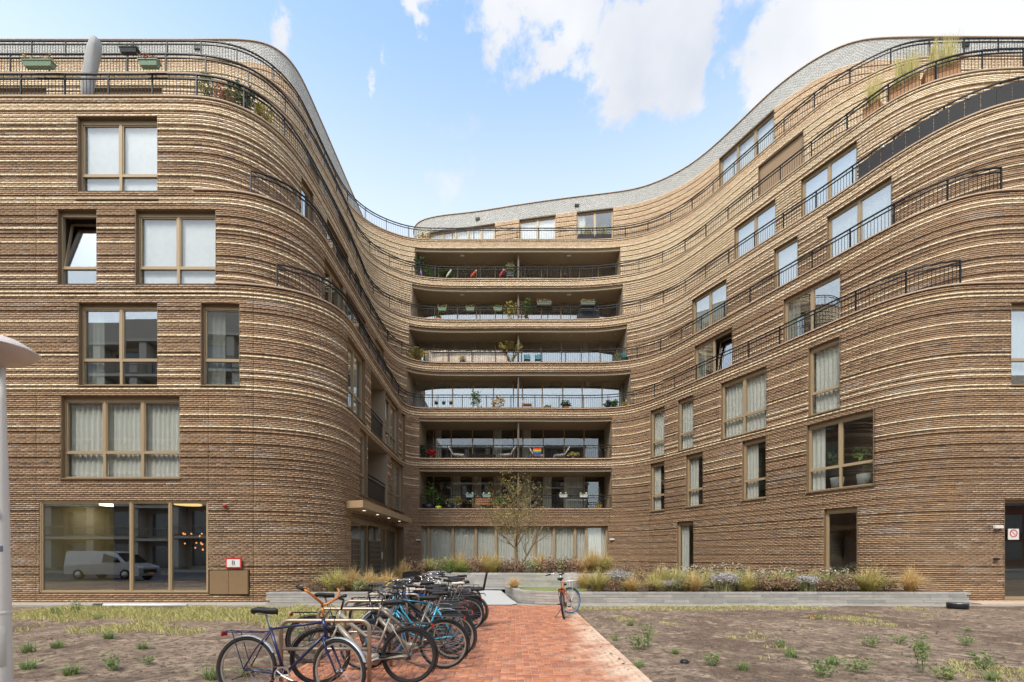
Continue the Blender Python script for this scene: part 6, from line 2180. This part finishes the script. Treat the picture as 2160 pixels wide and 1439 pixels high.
# storey 3
b3 = lambda px, y=28.42: (at(px, y), y)
for px, lb in ((920, 'small black hanging pot, left of the three on the third balcony'), (936, 'small hanging pot between the two black ones'), (951, 'small black hanging pot, right of the three on the third balcony')):
    o = thing('hanging_pot', lb, 'plant pot', (at(px, 28.3), 28.3, S[3] + .28))
    MB().lathe([(0, 0), (.08, .01), (.11, .16), (.09, .16), (0, .13)], 14).build('pot', M_DARK, o, True)
    MB().tube([(0, 0, .15), (.0, 0, .5)], .006, 4).build('hanger', M_DARK, o)
    link('leaves', crown('hp', 40, .1, .14, .24, .03, M_LEAF, 300 + px), None, o)
pot_plant('round dry straw-coloured plant on the third balcony', *b3(1050), S[3] - .12, TERRA, M_STRAW, h=.75, rad=.42, pr=.2, ph=.22, kind='bush')
pot_plant('thin leafy shrub left of the dry plant on the third balcony', *b3(1003), S[3] - .12, M_WHITE, M_LEAF, h=1.1, rad=.4, pr=.15)
pot_plant('green bushy plant in the right half of the third balcony', *b3(1194), S[3] - .12, TERRA, M_LEAFD, h=.4, rad=.34, pr=.2)
pot_plant('low terracotta pot right of the third balcony partition', *b3(1155), S[3] - .12, TERRA, M_LEAFO, h=.12, rad=.2, pr=.24, ph=.22)
pot_plant('dark leafy plant near the right end of the third balcony', *b3(1283), S[3] - .12, M_DARK, M_LEAFD, h=.4, rad=.25)
pot_plant('green plant left of the dark leafy one on the third balcony', *b3(1297), S[3] - .12, M_DARK, M_LEAF, h=.45, rad=.28)
pot_plant('low yellowish plant in the right corner of the third balcony', *b3(1318), S[3] - .12, M_DARK, M_LEAFY, h=.25, rad=.3)
ch = thing('wooden_chair', 'pale wooden chair with a white cushion right of the third balcony partition', 'chair', (*b3(1112), S[3] - .12))
MB().box(-.3, .3, -.25, .25, .40, .44).build('seat', WOOD, ch)
for xx in (-.29, .25):
    for yy in (-.25, .21):
        MB().box(xx, xx + .04, yy, yy + .04, 0, .399).build('leg', WOOD, ch)
MB().cbox((-.26, 0, .62), (.1, .42, .36), .03).build('cushion', M_WHITE, ch)
# storey 4
scr = thing('reed_screen', 'bleached reed screen along the left half of the fourth balcony', 'screen', (0, 0, 0))
x0, x1 = at(893, 28.95), at(1070, 28.95)
mreed = mat('bleached_reed', lin(222, 206, 184), .9, var=.12, col2=lin(190, 166, 138), rnd=1.0)
nst = 90
V = []
for i in range(nst):
    xa = x0 + (x1 - x0) * i / nst
    wv = (x1 - x0) / nst * .86
    yv = 28.95 + random.uniform(-.008, .008)
    h = S[4] + .80 + random.uniform(-.03, .03)
    V += [(xa, yv, S[4] - .1), (xa + wv, yv, S[4] - .1), (xa + wv, yv, h), (xa, yv, h), (xa, yv + .012, S[4] - .1), (xa + wv, yv + .012, S[4] - .1), (xa + wv, yv + .012, h), (xa, yv + .012, h)]
V = np.array(V)
q_ = np.array([(0, 1, 2, 3), (4, 7, 6, 5), (3, 2, 6, 7), (0, 3, 7, 4), (1, 5, 6, 2)])
me = np_mesh('reeds', V, (q_[None] + (np.arange(nst) * 8)[:, None, None]).reshape(-1, 4))
me.materials.append(mreed)
tag(link('reeds', me, None, scr), kind='stuff')
MB().box(x0 - .01, x1 + .01, 28.93, 28.94, S[4] + .66, S[4] + .70).build('binding', M_STEM, scr)
pot_plant('palm in the left corner of the fourth balcony', at(878, 28.75), 28.75, S[4] - .12, M_DARK, M_LEAFY, h=1.0, rad=.75, kind='palm')
pot_plant('tall palm beside the fourth balcony partition', at(1077, 29.2), 29.2, S[4] - .12, M_DARK, M_LEAFY, h=1.9, rad=.75, kind='palm')
pot_plant('spiky yucca near the right end of the fourth balcony', at(1303, 29.05), 29.05, S[4] - .12, M_DARK, M_LEAFO, h=.9, rad=.5, kind='grass')
pot_plant('dry spiky plant in front of the reed screen', at(975, 28.9), 28.9, S[4] - .12, M_DARK, M_STRAW, h=.55, rad=.4, kind='grass')
M_TEALM = mat('teal_metal', lin(42, 128, 138), .4, metal=.2)
for px, lb in ((1112, 'teal folding chair, left of the pair on the fourth balcony'), (1135, 'teal folding chair, right of the pair on the fourth balcony'), (1317, 'teal folding chair in the right corner of the fourth balcony')):
    yv = 29.15 if px < 1300 else 28.9
    o = thing('folding_chair', lb, 'chair', (at(px, yv), yv, S[4] - .12))
    MB().box(-.2, .2, -.2, .2, .43, .45).build('seat', M_TEALM, o)
    for s_ in (-1, 1):
        MB().tube([(s_ * .2, -.2, 0), (s_ * .2, .2, .82)], .011, 6).build('frame', M_TEALM, o)
        MB().tube([(s_ * .19, .22, 0), (s_ * .19, -.2, .43)], .011, 6).build('leg', M_TEALM, o)
    for zz in (.60, .70, .80):
        MB().box(-.2, .2, .08 + (zz - .6) * .5, .095 + (zz - .6) * .5, zz, zz + .06).build('back_slat', M_TEALM, o)
# storey 5
for px, lb in ((933, 'sage green railing box, leftmost on the fifth balcony'), (992, 'sage green railing box, middle one of the left flat on the fifth balcony'), (1050, 'sage green railing box nearest the fifth balcony partition')):
    flower_box(lb, at(px, 29.34), 29.34, S[5] + .46, .55, G_BOX, M_LEAF, M_PINKF)
for px, lb in ((1148, 'grey railing box with faded flowers, left one on the fifth balcony'), (1240, 'grey railing box with faded flowers, right one on the fifth balcony')):
    flower_box(lb, at(px, 29.34), 29.34, S[5] + .83, .95, GR_BOX, M_LEAFY, M_PINKF)
pot_plant('yellow-leaved little tree left of the fifth balcony partition', at(1078, 29.85), 29.85, S[5] - .12, M_DARK, M_LEAFY, h=1.3, rad=.48, pr=.2)
tr_ = thing('trellis', 'brown wooden trellis right of the fifth balcony partition', 'trellis', (at(1103, 29.85), 29.85, S[5] - .12))
for i in range(5):
    MB().box(-.24 + i * .115, -.22 + i * .115, 0, .02, 0, 1.45).build('slat', mat('trellis_wood', lin(108, 80, 62), .8), tr_)
for i in range(9):
    MB().box(-.25, .26, -.02, -.001, .12 + i * .16, .15 + i * .16).build('slat', MATS['trellis_wood'], tr_)
pot_plant('climbing vine on the brown trellis', at(1112, 29.75), 29.75, S[5] - .12, M_DARK, M_LEAF, h=1.3, rad=.28, pr=.15)
pot_plant('terracotta pots with a cactus on a low red bench', at(925, 29.75), 29.75, S[5] - .12, TERRA, M_LEAF, h=.25, rad=.12, pr=.3, ph=.22)
bq = thing('covered_barbecue', 'barbecue under a black cover on the fifth balcony', 'barbecue', (at(1240, 29.95), 29.95, S[5] - .12))
MB().add([(-.75, -.3, 0), (.75, -.3, 0), (.75, .3, 0), (-.75, .3, 0), (-.68, -.27, .75), (.68, -.27, .75), (.68, .27, .75), (-.68, .27, .75), (-.45, -.2, .98), (.45, -.2, .98), (.45, .2, .98), (-.45, .2, .98)],
         [(0, 1, 5, 4), (1, 2, 6, 5), (2, 3, 7, 6), (3, 0, 4, 7), (4, 5, 9, 8), (5, 6, 10, 9), (6, 7, 11, 10), (7, 4, 8, 11), (8, 9, 10, 11)]).build('cover', mat('black_cover', lin(44, 44, 46), .6, var=.2, bump=.6, bscale=9), bq)
for i in range(5):
    MB().tube([(-.5 + i * .25, -.31, .02), (-.5 + i * .25 + .03, -.30, .4), (-.5 + i * .25, -.275, .74)], .012, 5).build('cover_fold', MATS['black_cover'], bq)
# storey 6
pot_plant('leafy tall shrub in the left corner of the sixth balcony', at(884, 30.35), 30.35, S[6] - .12, M_DARK, M_LEAFD, h=1.6, rad=.34)
pot_plant('green shrub right of the tall one on the sixth balcony', at(905, 30.6), 30.6, S[6] - .12, M_DARK, M_LEAF, h=.9, rad=.42)
pot_plant('palm-like plant behind the white windsock', at(943, 30.65), 30.65, S[6] - .12, M_DARK, M_LEAF, h=.7, rad=.5, kind='palm')
pot_plant('shrub on a stand left of the sixth balcony partition', at(1076, 30.65), 30.65, S[6] + .35, GR_BOX, M_LEAFO, h=.75, rad=.32, pr=.22, ph=.25)
MB_st = thing('plant_stand', 'grey plant stand left of the sixth balcony partition', 'stand', (at(1076, 30.65), 30.65, S[6] - .12))
MB().cbox((0, 0, .45), (.5, .4, .04), .008).build('top', M_GREYM, MB_st)
for sx_ in (-.2, .2):
    MB().box(sx_ - .02, sx_ + .02, -.15, .15, 0, .43).build('leg', M_GREYM, MB_st)
for px, c, tilt_, lb in ((891, (166, 140, 186), -10, 'lilac windsock on the sixth balcony railing'), (941, (228, 226, 216), 35, 'white windsock on the sixth balcony railing'), (992, (226, 92, 64), 42, 'orange windsock on the sixth balcony railing'), (1053, (208, 66, 92), 32, 'pink-red windsock on the sixth balcony railing')):
    o = thing('windsock', lb, 'windsock', (at(px, 30.3), 30.22, S[6] + .05))
    a = R(tilt_)
    d = Vector((math.sin(a), 0, math.cos(a)))
    MB().tube([d * .0, d * .12, d * .32, d * .5, d * .55], [.01, .05, .07, .06, .05], 10).build('sock', mat(f'sock_{px}', lin(*c), .8, trans=.2), o, True)
    MB().tube([d * .55, d * .62], [.05, .045], 10).build('collar', M_ASTER, o, True)
# storey 7
for px, lb in ((1236, 'left one of two black planters with tall grass on the seventh terrace'), (1272, 'right one of two black planters with tall grass on the seventh terrace')):
    o = thing('grass_planter', lb, 'planter', (at(px, 31.25), 31.25, S[7] + .02))
    MB().box(-.55, .55, -.17, .17, 0, .42).build('box', M_DARK, o)
    V, Q = blades(160, .5, .95, .8, .008, px, base=.9, droop=.4)
    me = np_mesh('blades', V * np.array([1, .35, 1]) + np.array([0, 0, .4]), Q)
    me.materials.append(M_STRAWG)
    link('blades', me, None, o)
pot_plant('yellow-green shrub at the left end of the seventh terrace', at(895, 31.3), 31.3, S[7] - .12, M_DARK, M_LEAFY, h=.6, rad=.7, pr=.2, ph=.2)
# west terraces
flower_box('sage green railing box with red flowers, left one on the upper left terrace', at(98, 15.25), 15.02, S[5] + .78, .95, G_BOX, M_LEAFY, M_REDF, fh=.2)
flower_box('sage green railing box with dark red flowers, right one on the upper left terrace', at(327, 15.25), 15.02, S[5] + .80, .62, G_BOX, M_RUSSET, M_REDF, fh=.16)
flower_box('dark railing box between the parasol and the right sage box', at(273, 17.2), 17.2, S[6] + .55, .65, M_DARK, M_LEAF, None, fh=.08)
ps = thing('closed_parasol', 'closed parasol in a grey cover on the upper left terrace', 'parasol', (at(172, 16.2), 16.2, S[5] - .1))
dv = Vector((.10, 0, 1)).normalized()
n = 16
q = MB()
vs_, fs_ = [], []
hts = [(.95, .05), (1.05, .12), (1.35, .17), (1.9, .19), (2.4, .2), (2.8, .2), (3.1, .16), (3.18, .05)]
for i, (h, r_) in enumerate(hts):
    for j in range(n):
        a = 2 * PI * j / n
        rr_ = r_ * (1 + .14 * math.sin(3 * a + i * .8) + .05 * math.sin(7 * a - i))
        vs_.append((h * .16 + rr_ * math.cos(a), rr_ * math.sin(a), h))
for i in range(len(hts) - 1):
    for j in range(n):
        l = (j + 1) % n
        fs_.append((i * n + j, i * n + l, (i + 1) * n + l, (i + 1) * n + j))
fs_.append(tuple(range((len(hts) - 1) * n, len(hts) * n)))
q.add(vs_, fs_).build('cover', mat('parasol_cover', lin(176, 174, 170), .85, var=.08, bump=.5, bscale=14), ps, True)
MB().tube([(0, 0, 0), (.16, 0, 1.0)], .03, 8).build('pole', M_DARK, ps)
MB().cbox((-.02, 0, .03), (.6, .6, .06), .01).build('foot', M_DARK, ps)
for px, off, h, rad, m, lb in ((522, .6, 1.0, .55, M_LEAFD, 'dense dark shrub at the corner of the upper left terrace'), (490, .55, .75, .4, M_LEAFO, 'olive shrub left of the dense dark one on the terrace'), (572, .5, .7, .35, M_LEAFY, 'yellow-green plant behind the corner of the terrace railing'),
        (462, .55, .9, .32, M_PINKF, 'spindly reddish shrub on the upper left terrace'), (415, .6, 1.2, .25, M_LEAFO, 'tall thin plant on the upper left terrace')):
    p_ = CV[5].pt(CV[5].s_px(px), -off, S[5] - .02)
    pot_plant(lb, *p_, M_DARK, m, h=h, rad=rad, pr=.22, ph=.3)
# east terraces: wooden planters with tall grass and the black cloth on the railing
def long_planter(label, p0, p1, k, h):
    cv = CV[k]
    s0, s1 = cv.s_px(p0), cv.s_px(p1)
    a, b = Vector(cv.pt(s0, -.36, 0)), Vector(cv.pt(s1, -.36, 0))
    u = b - a
    W = u.length
    o = thing('wooden_planter', label, 'planter', ((a.x + b.x) / 2, (a.y + b.y) / 2, S[k] - .1), math.atan2(u.y, u.x))
    for i in range(3):
        MB().box(-W / 2, W / 2, -.2, -.17, .02 + i * h / 3, (i + 1) * h / 3).build('board', WOOD, o)
        MB().box(-W / 2, W / 2, .17, .2, .02 + i * h / 3, (i + 1) * h / 3).build('board', WOOD, o)
        for e in (-1, 1):
            MB().box(*sorted((e * W / 2, e * (W / 2 - .03))), -.169, .169, .02 + i * h / 3, (i + 1) * h / 3).build('end_board', WOOD, o)
    MB().box(-W / 2 + .03, W / 2 - .03, -.169, .169, h - .1, h - .06).build('soil', M_BEDS, o)
    nb = int(340 * W)
    V, Q = blades(nb, 1.0, 1.5, .5, .010, int(p0), base=1.0, droop=.3)
    Vv = V.reshape(-1, 8, 3)
    Vv[:, :, 0] += np.random.default_rng(int(p0)).uniform(-W / 2 + .1, W / 2 - .1, nb)[:, None] - Vv[:, 0:1, 0]
    Vv[:, :, 1] = (Vv[:, :, 1]) * .3
    me = np_mesh('grass', Vv.reshape(-1, 3) + np.array([0, 0, h - .1]), Q)
    me.materials.append(M_STRAWG)
    link('grass', me, None, o)
long_planter('long wooden planter with tall grass, right one on the sixth floor terrace', 1953, 2036, 6, .80)
long_planter('long wooden planter with tall grass, middle one on the sixth floor terrace', 1868, 1944, 6, .80)
long_planter('short wooden planter with grass, left one on the sixth floor terrace', 1815, 1850, 6, .7)
cvs = thing('privacy_cloth', 'black cloth tied along the curved terrace railing at the upper right', 'screen', (0, 0, 0))
s0, s1 = CV[5].s_px(1810), CV[5].s_px(2159) + 2.5
npn = 18
mcl = mat('black_cloth', lin(58, 57, 57), .8, var=.1, bump=.2, bscale=200)
for i in range(npn):
    a, b = s0 + (s1 - s0) * i / npn + .004, s0 + (s1 - s0) * (i + 1) / npn - .004
    vs_, fs_ = strip_along(CV[5], a, b, .12, [(-.012, S[5] + .05), (-.012, S[5] + .66), (-.018, S[5] + .66), (-.018, S[5] + .05)])
    MB().add(vs_, fs_).build('cloth_panel', mcl, cvs)
for i in range(0, npn, 2):
    p_ = CV[5].pt(s0 + (s1 - s0) * i / npn + .1, -.005, S[5] + .66)
    MB().lathe([(0, -.035), (.03, -.02), (.035, 0), (.03, .02), (0, .035)], 8, p_).build('tie', M_WHITE, cvs, True)

# ------------------------------------------------------------------ across the street: seen only in the window glass
opp = thing('opposite_building', 'pale concrete balcony block mirrored in the left window panes', 'building', (0, 0, 0))
M_CONC = mat('pale_concrete', lin(190, 184, 172), .85, var=.08, vscale=.6)
MB().box(-62, 12, -28, -15.6, 0, 19.6).box(-62.01, -16, -27.9, -15.61, 19.61, 25.2).build('wall', mat('opposite_wall', lin(168, 160, 148), .85, var=.08, vscale=.5), opp)
wme = MB().box(-1.1, 1.1, -.02, .06, 0, 2.2).mesh('window')
wme.materials.append(mat('opposite_glass', lin(70, 80, 88), .12, spec=.8))
pme = MB().box(-.35, .35, 0, 1.2, 0, 2.7).mesh('pillar')
pme.materials.append(M_CONC)
for f in range(8):
    z = .2 + f * 3.2
    xr = 12 if f < 6 else -16
    if f == 7:
        break
    MB().box(-62, xr, -15.59, -14.2, z + 2.95, z + 3.2).build('balcony_slab', M_CONC, opp)
    if f:
        q = MB()
        for i in range(0, 300):
            x = -61.9 + i * .246
            if x > xr - .1:
                break
            q.box(x, x + .02, -14.28, -14.26, z + .0, z + .95)
        q.box(-62, xr, -14.3, -14.24, z + .95, z + 1.0)
        tag(q.build('balcony_bars', mat('opposite_rail', lin(150, 140, 118), .6), opp), kind='stuff')
    for i in range(18):
        if -59.5 + i * 4.1 > xr - 1:
            break
        o = link('window', wme, None, opp)
        o.location = (-59.5 + i * 4.1, -15.58, z + .3)
        o = link('pillar', pme, None, opp)
        o.location = (-61.5 + i * 4.1, -15.58, z + .2)
opp2 = thing('brick_block', 'dark red brick block mirrored in the balcony windows', 'building', (0, 0, 0))
MB().box(20, 84, -44, -26, 0, 24).build('wall', mat('opposite_brick', lin(120, 66, 54), .9, var=.15, vscale=.8), opp2)
for f in range(7):
    for i in range(20):
        o = link('window', wme, None, opp2)
        o.location = (21.6 + i * 3.05, -25.98, .8 + f * 3.3)
# parked van
van = thing('parked_van', 'silver delivery van mirrored in the shop window', 'van', (-26.9, -.6, .0))
M_SILV = paint('silver_paint', lin(186, 188, 192), .28, .5)
prof = [(-2.4, .35), (-2.42, .9), (-2.36, 1.75), (-2.2, 1.88), (.55, 1.86), (.9, 1.75), (1.55, 1.16), (2.1, 1.02), (2.36, .85), (2.42, .5), (2.38, .32)]
vs_, fs_ = [], []
for s_, yy in enumerate((-.92, .92)):
    for (x, z) in prof:
        vs_.append((x, yy * (.9 if z > 1.3 else 1), z))
m_ = len(prof)
fs_.append(tuple(range(m_)))
fs_.append(tuple(reversed(range(m_, 2 * m_))))
for j in range(m_):
    l = (j + 1) % m_
    fs_.append((j, m_ + j, m_ + l, l))
MB().add(vs_, fs_).build('body', M_SILV, van)
dkg = mat('van_glass', lin(30, 34, 38), .08, spec=.8)
for s_ in (-1, 1):
    MB().add([(.05, s_ * .93, 1.12), (1.30, s_ * .93, 1.12), (.86, s_ * .85, 1.66), (.1, s_ * .85, 1.70)], [(0, 1, 2, 3) if s_ < 0 else (3, 2, 1, 0)]).build('side_window', dkg, van)
    for xx in (-1.5, 1.55):
        o = MB().lathe([(0, -.1), (.31, -.1), (.33, -.07), (.33, .1), (0, .1)], 24, (xx, s_ * .84, .33), 'y').build('wheel', M_TYRE, van, True)
        MB().lathe([(0, s_ * .11), (.2, s_ * .11), (.21, s_ * .10)], 18, (xx, s_ * .84, .33), 'y').build('hubcap', M_RIM, o, True)
    MB().cbox((2.22, s_ * .68, .88), (.32, .34, .16), .03).build('headlight', M_WHITE, van)
    MB().cbox((1.0, s_ * 1.02, 1.2), (.12, .18, .2), .03).build('mirror', M_DARK, van)
MB().add([(.92, -.8, 1.72), (.92, .8, 1.72), (1.53, .86, 1.2), (1.53, -.86, 1.2)], [(0, 3, 2, 1)]).build('windscreen', dkg, van).location = (.02, 0, .02)
MB().cbox((2.40, 0, .62), (.06, 1.1, .26), .01).build('grille', M_DARK, van)
MB().cbox((2.44, 0, .48), (.02, .52, .11), .004).build('licence_plate', mat('plate_yellow', lin(226, 186, 60), .5), van)
